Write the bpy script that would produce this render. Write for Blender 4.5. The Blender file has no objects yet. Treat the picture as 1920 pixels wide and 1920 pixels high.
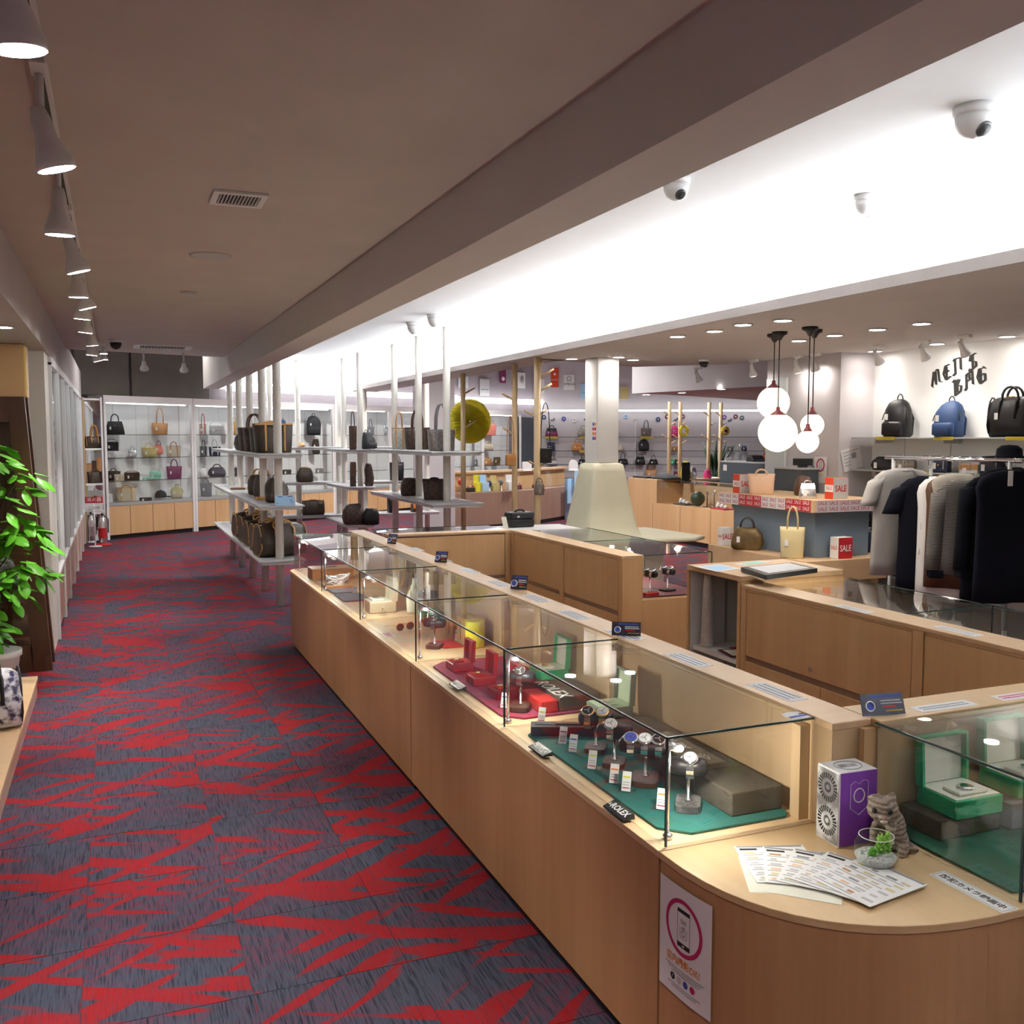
import bpy, bmesh, math, random
from mathutils import Matrix, Vector, Euler
random.seed(7)
S = bpy.context.scene
COL = S.collection
PI = math.pi
# ---------------------------------------------------------------- camera
# focal length and pose solved from the vanishing points of the counters, track and soffit (1920 x 1920 frame)
F, CX, CY, H = 1810.0, 960.0, 960.0, 1.75
RM = Matrix(((0.92495626, 0.02951851, -0.37892556),
             (-0.38007357, 0.07183696, -0.92216242),
             (0.0, 0.99697949, 0.07766525)))
cd = bpy.data.cameras.new('camera'); cd.sensor_width = 36.0; cd.sensor_fit = 'HORIZONTAL'
cd.lens = F / 1920.0 * 36.0; cd.clip_start = 0.05; cd.clip_end = 200
cam = bpy.data.objects.new('camera', cd); COL.objects.link(cam)
cam.matrix_world = Matrix.Translation((0, 0, H)) @ RM.to_4x4()
S.camera = cam
# ---------------------------------------------------------------- world and exposure
w = bpy.data.worlds.new('world'); S.world = w; w.use_nodes = True
w.node_tree.nodes['Background'].inputs[0].default_value = (0.9, 0.92, 1.0, 1)
w.node_tree.nodes['Background'].inputs[1].default_value = 0.25
S.view_settings.view_transform = 'Standard'; S.view_settings.look = 'None'
S.view_settings.exposure = 1.45; S.view_settings.gamma = 1.0; S.view_settings.use_curve_mapping = False
# power of the shop's lamps and of the added unseen ones (each is set in that lamp's builder)
COVE_E, TRACK_W, DOWN_W, SPOT_W, CASE_W, CAB_E, HIGH_W = 27.0, 34.0, 5.0, 1.4, 2.2, 3.4, 180.0
cy = S.cycles; cy.max_bounces = 6; cy.diffuse_bounces = 3; cy.glossy_bounces = 3; cy.transmission_bounces = 4; cy.transparent_max_bounces = 24; cy.caustics_reflective = False; cy.caustics_refractive = False; cy.adaptive_threshold = 0.1; cy.light_sampling_threshold = 0.03; cy.sample_clamp_indirect = 6.0

# ---------------------------------------------------------------- pixel -> place helpers
def ray(px, py): return RM @ Vector((px - CX, -(py - CY), -F))
def onz(px, py, z):
    d = ray(px, py); t = (z - H) / d.z; return Vector((d.x * t, d.y * t, z))
def onx(px, py, x):
    d = ray(px, py); t = x / d.x; return Vector((x, d.y * t, d.z * t + H))
def ony(px, py, y):
    d = ray(px, py); t = y / d.y; return Vector((d.x * t, y, d.z * t + H))
def mpp(p):
    return -(RM.transposed() @ (Vector(p) - Vector((0, 0, H)))).z / F
# the slanted back wall: through WA, along WD; WN points away from the room
WA = Vector((-0.136, 17.713)); WD = Vector((0.8347854, 0.5505754)); WN = Vector((-0.5505754, 0.8347854)); WR = math.atan2(WD.y, WD.x)
def onw(px, py, off=0.0):
    d = ray(px, py); t = (WA.dot(WN) + off) / Vector((d.x, d.y)).dot(WN); return Vector((d.x * t, d.y * t, d.z * t + H))
def wpt(s, off, z): q = WA + WD * s + WN * off; return Vector((q.x, q.y, z))
def wfrac(p): return (Vector((p[0], p[1])) - WA).dot(WD)

# ---------------------------------------------------------------- materials
MATS = {}
def M(name, col, rough=0.5, metal=0.0, emit=0.0, spec=0.5, var=0.0, vscale=8.0, stretch=(1, 1, 1), bump=0.0, col2=None, ecol=None, coat=0.0):
    m = bpy.data.materials.new(name); m.use_nodes = True; nt = m.node_tree; b = nt.nodes['Principled BSDF']
    c = (*col, 1.0)
    b.inputs['Base Color'].default_value = c; b.inputs['Roughness'].default_value = rough
    b.inputs['Metallic'].default_value = metal; b.inputs['Specular IOR Level'].default_value = spec
    if coat: b.inputs['Coat Weight'].default_value = coat
    if emit: 
        b.inputs['Emission Color'].default_value = (*(ecol or col), 1); b.inputs['Emission Strength'].default_value = emit
    if var or bump or col2:
        tc = nt.nodes.new('ShaderNodeTexCoord'); mp = nt.nodes.new('ShaderNodeMapping'); mp.inputs['Scale'].default_value = stretch
        nz = nt.nodes.new('ShaderNodeTexNoise'); nz.inputs['Scale'].default_value = vscale; nz.inputs['Detail'].default_value = 4
        nt.links.new(tc.outputs['Object'], mp.inputs[0]); nt.links.new(mp.outputs[0], nz.inputs[0])
        if var or col2:
            r = nt.nodes.new('ShaderNodeValToRGB'); r.color_ramp.elements[0].position = 0.3; r.color_ramp.elements[1].position = 0.7
            c2 = col2 or tuple(min(1, x * (1 + var)) for x in col)
            r.color_ramp.elements[0].color = (*[x * (1 - var) for x in col], 1); r.color_ramp.elements[1].color = (*c2, 1)
            nt.links.new(nz.outputs[0], r.inputs[0]); nt.links.new(r.outputs[0], b.inputs['Base Color'])
        if bump:
            bn = nt.nodes.new('ShaderNodeBump'); bn.inputs['Strength'].default_value = bump; bn.inputs['Distance'].default_value = 0.01
            nt.links.new(nz.outputs[0], bn.inputs['Height']); nt.links.new(bn.outputs[0], b.inputs['Normal'])
    MATS[name] = m
    return m
def glassmat(name, tint=(0.93, 0.97, 0.96), refl=1.0):
    m = bpy.data.materials.new(name); m.use_nodes = True; nt = m.node_tree; nt.nodes.clear()
    o = nt.nodes.new('ShaderNodeOutputMaterial'); mx = nt.nodes.new('ShaderNodeMixShader'); t = nt.nodes.new('ShaderNodeBsdfTransparent')
    g = nt.nodes.new('ShaderNodeBsdfGlossy'); fr = nt.nodes.new('ShaderNodeFresnel'); fr.inputs[0].default_value = 1.45
    ge = nt.nodes.new('ShaderNodeNewGeometry'); mr = nt.nodes.new('ShaderNodeMapRange'); mr.inputs['To Min'].default_value = 1.45; mr.inputs['To Max'].default_value = 1 / 1.45
    nt.links.new(ge.outputs['Backfacing'], mr.inputs['Value']); nt.links.new(mr.outputs[0], fr.inputs[0])   # same Fresnel on both faces of the pane
    t.inputs[0].default_value = (*tint, 1); g.inputs['Roughness'].default_value = 0.0; g.inputs[0].default_value = (refl, refl, refl, 1)
    nt.links.new(fr.outputs[0], mx.inputs[0]); nt.links.new(t.outputs[0], mx.inputs[1]); nt.links.new(g.outputs[0], mx.inputs[2]); nt.links.new(mx.outputs[0], o.inputs[0])
    MATS[name] = m; return m
def woodmat(name, ca, cb, sc, rough=0.38, coat=0.0):
    m = bpy.data.materials.new(name); m.use_nodes = True; nt = m.node_tree; b = nt.nodes['Principled BSDF']
    tc = nt.nodes.new('ShaderNodeNewGeometry'); mp = nt.nodes.new('ShaderNodeMapping'); mp.inputs['Scale'].default_value = sc
    n1 = nt.nodes.new('ShaderNodeTexNoise'); n1.inputs['Scale'].default_value = 1.0; n1.inputs['Detail'].default_value = 5; n1.inputs['Roughness'].default_value = 0.6
    mp2 = nt.nodes.new('ShaderNodeMapping'); mp2.inputs['Scale'].default_value = tuple(x * 0.16 for x in sc)
    n2 = nt.nodes.new('ShaderNodeTexNoise'); n2.inputs['Scale'].default_value = 1.0; n2.inputs['Detail'].default_value = 1
    ad = nt.nodes.new('ShaderNodeMath'); ad.operation = 'MULTIPLY_ADD'; ad.inputs[1].default_value = 0.45
    ml = nt.nodes.new('ShaderNodeMath'); ml.operation = 'MULTIPLY'; ml.inputs[1].default_value = 0.55
    r = nt.nodes.new('ShaderNodeValToRGB'); r.color_ramp.elements[0].position = 0.33; r.color_ramp.elements[1].position = 0.66
    r.color_ramp.elements[0].color = (*ca, 1); r.color_ramp.elements[1].color = (*cb, 1)
    L = nt.links.new
    L(tc.outputs['Position'], mp.inputs[0]); L(tc.outputs['Position'], mp2.inputs[0]); L(mp.outputs[0], n1.inputs[0]); L(mp2.outputs[0], n2.inputs[0])
    L(n2.outputs[0], ml.inputs[0]); L(n1.outputs[0], ad.inputs[0]); L(ml.outputs[0], ad.inputs[2]); L(ad.outputs[0], r.inputs[0]); L(r.outputs[0], b.inputs['Base Color'])
    b.inputs['Roughness'].default_value = rough; b.inputs['Coat Weight'].default_value = coat
    MATS[name] = m; return m
def checkmat(name, ca, cb, scale, rot=0.0, kind='check', rough=0.5, bump=0.0):
    m = bpy.data.materials.new(name); m.use_nodes = True; nt = m.node_tree; b = nt.nodes['Principled BSDF']; L = nt.links.new
    tc = nt.nodes.new('ShaderNodeTexCoord'); mp = nt.nodes.new('ShaderNodeMapping'); mp.inputs['Rotation'].default_value = (0, rot, 0)
    L(tc.outputs['Object'], mp.inputs[0])
    if kind == 'check':
        t = nt.nodes.new('ShaderNodeTexChecker'); t.inputs['Scale'].default_value = scale; t.inputs[1].default_value = (*ca, 1); t.inputs[2].default_value = (*cb, 1)
        L(mp.outputs[0], t.inputs[0]); L(t.outputs[0], b.inputs['Base Color'])
    else:
        if kind == 'dots':
            t = nt.nodes.new('ShaderNodeTexVoronoi'); t.inputs['Scale'].default_value = scale; t.inputs['Randomness'].default_value = 0.25
            src = t.outputs['Distance']; pos = (0.16, 0.24)
        elif kind == 'band':
            t = nt.nodes.new('ShaderNodeTexWave'); t.inputs['Scale'].default_value = scale; t.bands_direction = 'Z'; t.inputs['Distortion'].default_value = 1.0
            src = t.outputs['Fac']; pos = (0.28, 0.40)
        else:
            t = nt.nodes.new('ShaderNodeTexNoise'); t.inputs['Scale'].default_value = scale; t.inputs['Detail'].default_value = 6
            src = t.outputs[0]; pos = (0.42, 0.56)
        L(mp.outputs[0], t.inputs[0]); r = nt.nodes.new('ShaderNodeValToRGB')
        r.color_ramp.elements[0].position, r.color_ramp.elements[1].position = pos
        r.color_ramp.elements[0].color = (*cb, 1); r.color_ramp.elements[1].color = (*ca, 1)
        L(src, r.inputs[0]); L(r.outputs[0], b.inputs['Base Color'])
    b.inputs['Roughness'].default_value = rough
    MATS[name] = m; return m

def carpetmat(name, tiled):
    m = bpy.data.materials.new(name); m.use_nodes = True; nt = m.node_tree; b = nt.nodes['Principled BSDF']; L = nt.links.new; N = nt.nodes.new
    g = N('ShaderNodeNewGeometry')
    if tiled:
        oi = N('ShaderNodeObjectInfo'); sc = N('ShaderNodeVectorMath'); sc.operation = 'SCALE'; sc.inputs[0].default_value = (1.3, 0.9, 3.0)
        L(oi.outputs['Random'], sc.inputs['Scale']); av = N('ShaderNodeVectorMath'); av.operation = 'ADD'; L(g.outputs['Position'], av.inputs[0]); L(sc.outputs[0], av.inputs[1]); P = av.outputs[0]
    else: P = g.outputs['Position']
    def math_(op, a, b2=None, v=None):
        n = N('ShaderNodeMath'); n.operation = op
        L(a, n.inputs[0])
        if b2 is not None: L(b2, n.inputs[1])
        elif v is not None: n.inputs[1].default_value = v
        return n.outputs[0]
    def streak(rot, su, sv, seed, lo, hi):
        mp = N('ShaderNodeMapping'); mp.vector_type = 'TEXTURE'; mp.inputs['Rotation'].default_value = (0, 0, rot); mp.inputs['Scale'].default_value = (su, sv, 1); mp.inputs['Location'].default_value = (seed, seed * 1.7, 0)
        nz = N('ShaderNodeTexNoise'); nz.inputs['Scale'].default_value = 1.0; nz.inputs['Detail'].default_value = 1.2
        L(P, mp.inputs[0]); L(mp.outputs[0], nz.inputs[0])
        r = N('ShaderNodeMapRange'); r.inputs['From Min'].default_value = lo; r.inputs['From Max'].default_value = hi
        L(nz.outputs[0], r.inputs['Value']); return r.outputs[0]
    a = streak(math.radians(34), 0.62, 0.095, 3.1, 0.572, 0.602)
    c = streak(math.radians(-24), 0.66, 0.10, 9.7, 0.572, 0.602)
    a2 = streak(math.radians(40), 0.5, 0.03, 5.5, 0.47, 0.58)
    c2 = streak(math.radians(-30), 0.5, 0.03, 1.4, 0.47, 0.58)
    # threads along the aisle break the streaks up
    mp = N('ShaderNodeMapping'); mp.inputs['Scale'].default_value = (240, 9, 1); L(P, mp.inputs[0])
    th = N('ShaderNodeTexNoise'); th.inputs['Scale'].default_value = 1.0; th.inputs['Detail'].default_value = 3; L(mp.outputs[0], th.inputs[0])
    strong = math_('MAXIMUM', a, c); weak = math_('MAXIMUM', a2, c2)
    big = streak(0.3, 1.1, 0.8, 2.2, 0.35, 0.65)
    wk = math_('MULTIPLY', math_('MULTIPLY', weak, big), None, 0.8)
    tr = N('ShaderNodeMapRange'); tr.inputs['From Min'].default_value = 0.40; tr.inputs['From Max'].default_value = 0.56; L(th.outputs[0], tr.inputs['Value'])
    wk = math_('MULTIPLY', wk, tr.outputs[0])
    sm = math_('MULTIPLY', strong, math_('MULTIPLY_ADD', tr.outputs[0], None, 0.35))
    n = sm.node.inputs[1].links[0].from_node; n.inputs[2].default_value = 0.65
    slate = N('ShaderNodeValToRGB'); slate.color_ramp.elements[0].position = 0.30; slate.color_ramp.elements[1].position = 0.52
    slate.color_ramp.elements[0].color = (0.020, 0.021, 0.032, 1); slate.color_ramp.elements[1].color = (0.062, 0.071, 0.104, 1); L(th.outputs[0], slate.inputs[0])
    m1 = N('ShaderNodeMix'); m1.data_type = 'RGBA'; L(wk, m1.inputs[0]); L(slate.outputs[0], m1.inputs[6]); m1.inputs[7].default_value = (0.18, 0.020, 0.046, 1)
    m2 = N('ShaderNodeMix'); m2.data_type = 'RGBA'; L(sm, m2.inputs[0]); L(m1.outputs[2], m2.inputs[6]); m2.inputs[7].default_value = (0.30, 0.013, 0.017, 1)
    L(m2.outputs[2], b.inputs['Base Color']); b.inputs['Roughness'].default_value = 0.95; b.inputs['Specular IOR Level'].default_value = 0.15
    bn = N('ShaderNodeBump'); bn.inputs['Strength'].default_value = 0.25; bn.inputs['Distance'].default_value = 0.004; L(th.outputs[0], bn.inputs['Height']); L(bn.outputs[0], b.inputs['Normal'])
    MATS[name] = m; return m
carpetmat('carpet', False); carpetmat('carpet_tile', True)

M('ceil_brown', (0.62, 0.56, 0.52), 0.9, var=0.03, vscale=3); M('soffit', (0.66, 0.62, 0.60), 0.9, var=0.02, vscale=3)
M('coffer', (0.88, 0.89, 0.90), 0.9, var=0.01); M('ceil_grey', (0.58, 0.53, 0.51), 0.9, var=0.03, vscale=3)
M('wall_grey', (0.60, 0.57, 0.59), 0.85, var=0.03, vscale=2); M('wall_white', (0.80, 0.80, 0.80), 0.8, var=0.02, vscale=2); M('wall_mauve', (0.36, 0.32, 0.35), 0.85, var=0.05, vscale=2)
M('panel_dark', (0.17, 0.16, 0.14), 0.7, var=0.08, vscale=3)
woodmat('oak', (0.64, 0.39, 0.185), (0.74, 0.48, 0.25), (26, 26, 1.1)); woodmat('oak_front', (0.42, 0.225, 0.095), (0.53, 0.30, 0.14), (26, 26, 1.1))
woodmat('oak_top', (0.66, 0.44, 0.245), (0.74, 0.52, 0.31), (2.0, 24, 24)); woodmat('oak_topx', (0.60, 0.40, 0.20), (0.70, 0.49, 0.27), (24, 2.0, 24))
woodmat('maple', (0.56, 0.37, 0.20), (0.66, 0.46, 0.27), (20, 20, 1.2), 0.3); woodmat('pine', (0.60, 0.42, 0.22), (0.72, 0.54, 0.32), (24, 24, 1.5)); woodmat('walnut', (0.050, 0.020, 0.009), (0.095, 0.040, 0.018), (22, 22, 1.3), 0.35)
woodmat('pinkwood', (0.48, 0.30, 0.22), (0.56, 0.37, 0.28), (24, 24, 1.2)); woodmat('brownwood', (0.30, 0.19, 0.14), (0.37, 0.24, 0.18), (24, 24, 1.2))
glassmat('glass', (0.975, 0.992, 0.988), 0.8); glassmat('glass_thin', (0.985, 0.995, 0.993), 0.7); glassmat('glass_edge', (0.25, 0.48, 0.42), 0.6)
M('edge_dark', (0.02, 0.05, 0.045), 0.15); M('white', (0.82, 0.82, 0.82), 0.45); M('offwhite', (0.80, 0.77, 0.70), 0.5); M('pole_white', (0.82, 0.78, 0.70), 0.45, var=0.02); M('cream', (0.82, 0.80, 0.62), 0.6, var=0.02)
M('shelf_grey', (0.55, 0.56, 0.58), 0.45); M('black', (0.012, 0.012, 0.014), 0.45); M('black_soft', (0.016, 0.016, 0.020), 0.75, bump=0.2, vscale=30); M('black_leather', (0.012, 0.011, 0.013), 0.45, spec=0.3, bump=0.15, vscale=60)
M('chrome', (0.8, 0.8, 0.82), 0.12, 1.0); M('steel', (0.62, 0.62, 0.64), 0.3, 1.0); M('gold', (0.85, 0.58, 0.22), 0.2, 1.0); M('rosegold', (0.85, 0.50, 0.30), 0.22, 1.0); M('gunmetal', (0.12, 0.12, 0.13), 0.3, 0.8)
M('lamp', (1.0, 0.93, 0.85), 0.5, emit=22.0); M('lamp_soft', (1.0, 0.95, 0.88), 0.5, emit=9.0); M('led', (1, 1, 1), 0.5, emit=COVE_E, ecol=(0.93, 0.97, 1.0)); M('cab_led', (1, 1, 1), 0.5, emit=CAB_E, ecol=(0.92, 0.98, 1.0))
M('case_led', (1, 1, 1), 0.5, emit=60.0, ecol=(1.0, 0.96, 0.9)); M('globe', (1.0, 0.86, 0.66), 0.4, emit=0.5, ecol=(1.0, 0.86, 0.66)); M('band_led', (1, 1, 1), 0.5, emit=1.6)
M('green_felt', (0.005, 0.125, 0.105), 0.95, var=0.12, vscale=14, bump=0.1); M('green_felt2', (0.003, 0.075, 0.040), 0.95, var=0.25, vscale=7, bump=0.1); M('rose_felt', (0.30, 0.035, 0.075), 0.95, var=0.06, vscale=10, bump=0.1); M('grey_felt', (0.16, 0.16, 0.18), 0.95)
M('brown_cloth', (0.085, 0.068, 0.048), 0.85, var=0.1, vscale=16, bump=0.1); M('red', (0.48, 0.012, 0.020), 0.5); M('red_velvet', (0.50, 0.02, 0.015), 0.9); M('sale_red', (0.58, 0.018, 0.030), 0.5); M('orange_red', (0.75, 0.07, 0.02), 0.5); M('orange', (0.80, 0.25, 0.05), 0.5)
M('tan', (0.52, 0.25, 0.09), 0.5, bump=0.1, vscale=50); M('caramel', (0.55, 0.24, 0.07), 0.5); M('vachetta', (0.62, 0.33, 0.10), 0.5); M('beige', (0.62, 0.53, 0.38), 0.65, bump=0.1, vscale=40); M('sand', (0.70, 0.60, 0.33), 0.7, bump=0.12, vscale=50); M('peach', (0.80, 0.53, 0.36), 0.55, bump=0.1, vscale=12)
M('mint', (0.28, 0.68, 0.52), 0.5); M('magenta', (0.22, 0.02, 0.10), 0.45, bump=0.2, vscale=30); M('hotpink', (0.75, 0.05, 0.25), 0.5); M('coral', (0.80, 0.22, 0.17), 0.5); M('navy', (0.02, 0.03, 0.075), 0.5, bump=0.1, vscale=40); M('blue', (0.014, 0.05, 0.155), 0.6, bump=0.3, vscale=18); M('greybag', (0.20, 0.20, 0.22), 0.5); M('silver', (0.70, 0.70, 0.72), 0.25, 0.85); M('ltgrey', (0.55, 0.55, 0.56), 0.6)
M('bronze', (0.15, 0.095, 0.035), 0.4, 0.3, var=0.35, vscale=14, bump=0.6); M('straw', (0.62, 0.52, 0.22), 0.8, bump=0.4, vscale=60); M('yellow', (0.78, 0.72, 0.04), 0.6); M('paper', (0.85, 0.85, 0.85), 0.7); M('cardtan', (0.58, 0.36, 0.17), 0.7); M('purple', (0.22, 0.05, 0.42), 0.5); M('burg', (0.16, 0.02, 0.03), 0.5); M('brown', (0.10, 0.045, 0.022), 0.5); M('green_box', (0.012, 0.36, 0.15), 0.45, spec=0.4); M('olive_box', (0.16, 0.21, 0.16), 0.5); M('ivory', (0.86, 0.85, 0.72), 0.7); M('palegreen', (0.60, 0.74, 0.50), 0.7)
M('slate_panel', (0.085, 0.105, 0.125), 0.6); M('bluegrey', (0.20, 0.27, 0.36), 0.45, var=0.06, vscale=2); M('print_black', (0.02, 0.02, 0.02), 0.7); M('print_grey', (0.30, 0.30, 0.32), 0.7); M('print_orange', (0.80, 0.26, 0.04), 0.7); M('print_ring', (0.50, 0.012, 0.11), 0.7); M('print_blue', (0.05, 0.09, 0.42), 0.7); M('cardblue', (0.42, 0.68, 0.92), 0.6); M('postgreen', (0.02, 0.55, 0.25), 0.6); M('poster_white', (0.80, 0.78, 0.80), 0.7); M('tape_grey', (0.56, 0.54, 0.55), 0.6)
checkmat('monogram', (0.042, 0.026, 0.015), (0.105, 0.072, 0.035), 46, kind='dots', rough=0.5); checkmat('damier', (0.075, 0.038, 0.024), (0.040, 0.020, 0.014), 22, rough=0.5); checkmat('azur', (0.74, 0.70, 0.60), (0.56, 0.56, 0.55), 30, rough=0.55); checkmat('taupe', (0.19, 0.155, 0.13), (0.14, 0.11, 0.09), 26, rough=0.5)
checkmat('floral', (0.80, 0.80, 0.85), (0.03, 0.02, 0.09), 20, kind='noise', rough=0.35); checkmat('tweed', (0.015, 0.015, 0.017), (0.36, 0.35, 0.33), 36, kind='band', rough=0.9); checkmat('marble', (0.16, 0.15, 0.14), (0.05, 0.045, 0.045), 14, kind='noise', rough=0.25); checkmat('snake', (0.30, 0.27, 0.24), (0.10, 0.09, 0.085), 30, kind='dots', rough=0.4); checkmat('leafprint', (0.75, 0.75, 0.76), (0.22, 0.20, 0.21), 11, kind='noise', rough=0.5)
M('leaf', (0.085, 0.36, 0.014), 0.4, spec=0.5, col2=(0.15, 0.50, 0.03), vscale=5); M('leaf_dark', (0.012, 0.045, 0.02), 0.4); M('bark', (0.06, 0.04, 0.025), 0.8); M('soil', (0.02, 0.015, 0.01), 0.95); M('succulent', (0.30, 0.62, 0.09), 0.5); M('gravel', (0.72, 0.70, 0.66), 0.8, bump=0.8, vscale=120, var=0.1); M('catfur', (0.30, 0.24, 0.19), 0.75, bump=0.3, vscale=120); M('catwhite', (0.62, 0.56, 0.48), 0.8); M('catstripe', (0.13, 0.095, 0.07), 0.8); M('pinkish', (0.5, 0.28, 0.24), 0.7)
M('garment_grey', (0.42, 0.41, 0.40), 0.9, spec=0.1, bump=0.15, vscale=60); M('garment_white', (0.78, 0.78, 0.78), 0.9, spec=0.1); M('garment_black', (0.010, 0.011, 0.018), 0.9, spec=0.08); M('garment_navy', (0.008, 0.009, 0.014), 0.9, spec=0.08); M('garment_stone', (0.40, 0.38, 0.33), 0.9); M('steel_grey', (0.45, 0.47, 0.47), 0.4, 0.3); M('signcard', (0.03, 0.028, 0.06), 0.3); M('monitor', (0.02, 0.025, 0.03), 0.3); M('acrylic', (0.85, 0.88, 0.9), 0.1); glassmat('acrylic_clear', (0.90, 0.94, 0.95))
M('paperyellow', (0.85, 0.70, 0.10), 0.7); M('paperlemon', (0.95, 0.88, 0.13), 0.7)
for nm, c3 in (('paperyellow', (0.85, 0.70, 0.10)), ('paperlemon', (0.92, 0.84, 0.14))):
    nt = MATS[nm].node_tree; tb = nt.nodes.new('ShaderNodeBsdfTranslucent'); tb.inputs[0].default_value = (*c3, 1); mx = nt.nodes.new('ShaderNodeMixShader'); mx.inputs[0].default_value = 0.45
    nt.links.new(nt.nodes['Principled BSDF'].outputs[0], mx.inputs[1]); nt.links.new(tb.outputs[0], mx.inputs[2]); nt.links.new(mx.outputs[0], nt.nodes['Material Output'].inputs[0])
M('screen', (0.5, 0.6, 0.7), 0.3, emit=0.6); M('mirror', (0.85, 0.87, 0.88), 0.02, 1.0); M('lightpanel', (0.62, 0.68, 0.70), 0.5); M('wine', (0.10, 0.012, 0.02), 0.6)
# ---------------------------------------------------------------- mesh helpers
class MB:
    def __init__(s): s.v = []; s.f = []; s.sm = []
    def add(s, vs, fs, smooth=False):
        o = len(s.v); s.v += [tuple(v) for v in vs]; s.f += [tuple(i + o for i in f) for f in fs]; s.sm += [smooth] * len(fs); return s
    def box(s, x0, y0, z0, x1, y1, z1):
        x0, x1 = min(x0, x1), max(x0, x1); y0, y1 = min(y0, y1), max(y0, y1); z0, z1 = min(z0, z1), max(z0, z1)
        return s.add([(x0, y0, z0), (x1, y0, z0), (x1, y1, z0), (x0, y1, z0), (x0, y0, z1), (x1, y0, z1), (x1, y1, z1), (x0, y1, z1)],
                     [(3, 2, 1, 0), (4, 5, 6, 7), (0, 1, 5, 4), (1, 2, 6, 5), (2, 3, 7, 6), (3, 0, 4, 7)])
    def bar(s, p, q, wx, wz, up=(0, 0, 1)):      # box between two points
        p, q = Vector(p), Vector(q); d = (q - p).normalized(); u = Vector(up)
        a = d.cross(u)
        if a.length < 1e-4: a = d.cross(Vector((1, 0, 0)))
        a.normalize(); c = a.cross(d); vs = []
        for e in (p, q):
            for i, j in ((-1, -1), (1, -1), (1, 1), (-1, 1)): vs.append(e + a * (i * wx / 2) + c * (j * wz / 2))
        return s.add(vs, [(0, 1, 2, 3), (7, 6, 5, 4), (0, 4, 5, 1), (1, 5, 6, 2), (2, 6, 7, 3), (3, 7, 4, 0)])
    def prism(s, poly, z0, z1):
        n = len(poly); vs = [(x, y, z0) for x, y in poly] + [(x, y, z1) for x, y in poly]
        return s.add(vs, [tuple(reversed(range(n))), tuple(range(n, 2 * n))] + [(i, (i + 1) % n, n + (i + 1) % n, n + i) for i in range(n)])
    def loft(s, rings, smooth=True, c0=True, c1=True):
        n = len(rings[0]); vs = [p for r in rings for p in r]; fs = []
        for k in range(len(rings) - 1):
            for i in range(n): fs.append((k * n + i, k * n + (i + 1) % n, (k + 1) * n + (i + 1) % n, (k + 1) * n + i))
        s.add(vs, fs, smooth); o = len(s.v) - len(vs)
        if c0: s.f.append(tuple(o + i for i in reversed(range(n)))); s.sm.append(False)
        if c1: s.f.append(tuple(o + (len(rings) - 1) * n + i for i in range(n))); s.sm.append(False)
        return s
    def tube(s, path, r, n=8, smooth=True, closed=False):
        path = [Vector(p) for p in path]; rings = []; m = len(path); up = None
        for k, p in enumerate(path):
            d = (path[(k + 1) % m] - path[k - 1]) if closed else (path[min(k + 1, m - 1)] - path[max(k - 1, 0)])
            d.normalize()
            if up is None:
                up = Vector((0, 0, 1)) if abs(d.z) < 0.9 else Vector((1, 0, 0))
            a = d.cross(up); 
            if a.length < 1e-5: a = d.cross(Vector((0, 1, 0)))
            a.normalize(); b = a.cross(d); up = b
            rr = r[k] if isinstance(r, (list, tuple)) else r
            rings.append([p + a * (rr * math.cos(2 * PI * i / n)) + b * (rr * math.sin(2 * PI * i / n)) for i in range(n)])
        if closed: rings.append(rings[0])
        return s.loft(rings, smooth, not closed, not closed)
    def cyl(s, p, q, r0, r1=None, n=14): return s.tube([p, q], [r0, r0 if r1 is None else r1], n)
    def lathe(s, prof, n=18, c=(0, 0, 0), caps=True):
        rings = [[(c[0] + r * math.cos(2 * PI * i / n), c[1] + r * math.sin(2 * PI * i / n), c[2] + z) for i in range(n)] for r, z in prof]
        return s.loft(rings, True, caps, caps)
    def ball(s, c, rx, ry=None, rz=None, n=12, m=8):
        ry = ry or rx; rz = rz or rx; rings = []
        for k in range(m + 1):
            a = -PI / 2 + PI * k / m; rr = max(math.cos(a), 0.02)
            rings.append([(c[0] + rx * rr * math.cos(2 * PI * i / n), c[1] + ry * rr * math.sin(2 * PI * i / n), c[2] + rz * math.sin(a)) for i in range(n)])
        return s.loft(rings)
    def quad(s, a, b, c, d): return s.add([a, b, c, d], [(0, 1, 2, 3)])
    def xf(s, mat):
        s.v = [tuple(mat @ Vector(v)) for v in s.v]; return s
    def mesh(s, name, mat):
        me = bpy.data.meshes.new(name); me.from_pydata(s.v, [], s.f)
        me.polygons.foreach_set('use_smooth', s.sm); me.update()
        me.materials.append(MATS[mat] if isinstance(mat, str) else mat); return me
    def build(s, name, mat, parent=None, bevel=0.0, seg=2, loc=None, rot=None):
        o = bpy.data.objects.new(name, s.mesh(name, mat)); COL.objects.link(o)
        if parent: o.parent = parent
        if loc is not None: o.location = loc
        if rot is not None: o.rotation_euler = rot
        if bevel:
            b = o.modifiers.new('bevel', 'BEVEL'); b.width = bevel; b.segments = seg; b.limit_method = 'ANGLE'
        return o
def B(x0, y0, z0, x1, y1, z1): return MB().box(x0, y0, z0, x1, y1, z1)
def thing(name, label, cat, loc=(0, 0, 0), rz=0.0, group=None):
    o = bpy.data.objects.new(name, None); COL.objects.link(o); o.empty_display_size = 0.05
    o.location = loc; o.rotation_euler = (0, 0, rz); return tag(o, label, cat, group)
def tag(o, label, cat, group=None):
    o['label'] = label; o['category'] = cat
    if group: o['group'] = group
    return o
def struct(o, label=None, cat=None):
    o['kind'] = 'structure'
    if label: o['label'] = label
    if cat: o['category'] = cat
    return o
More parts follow.
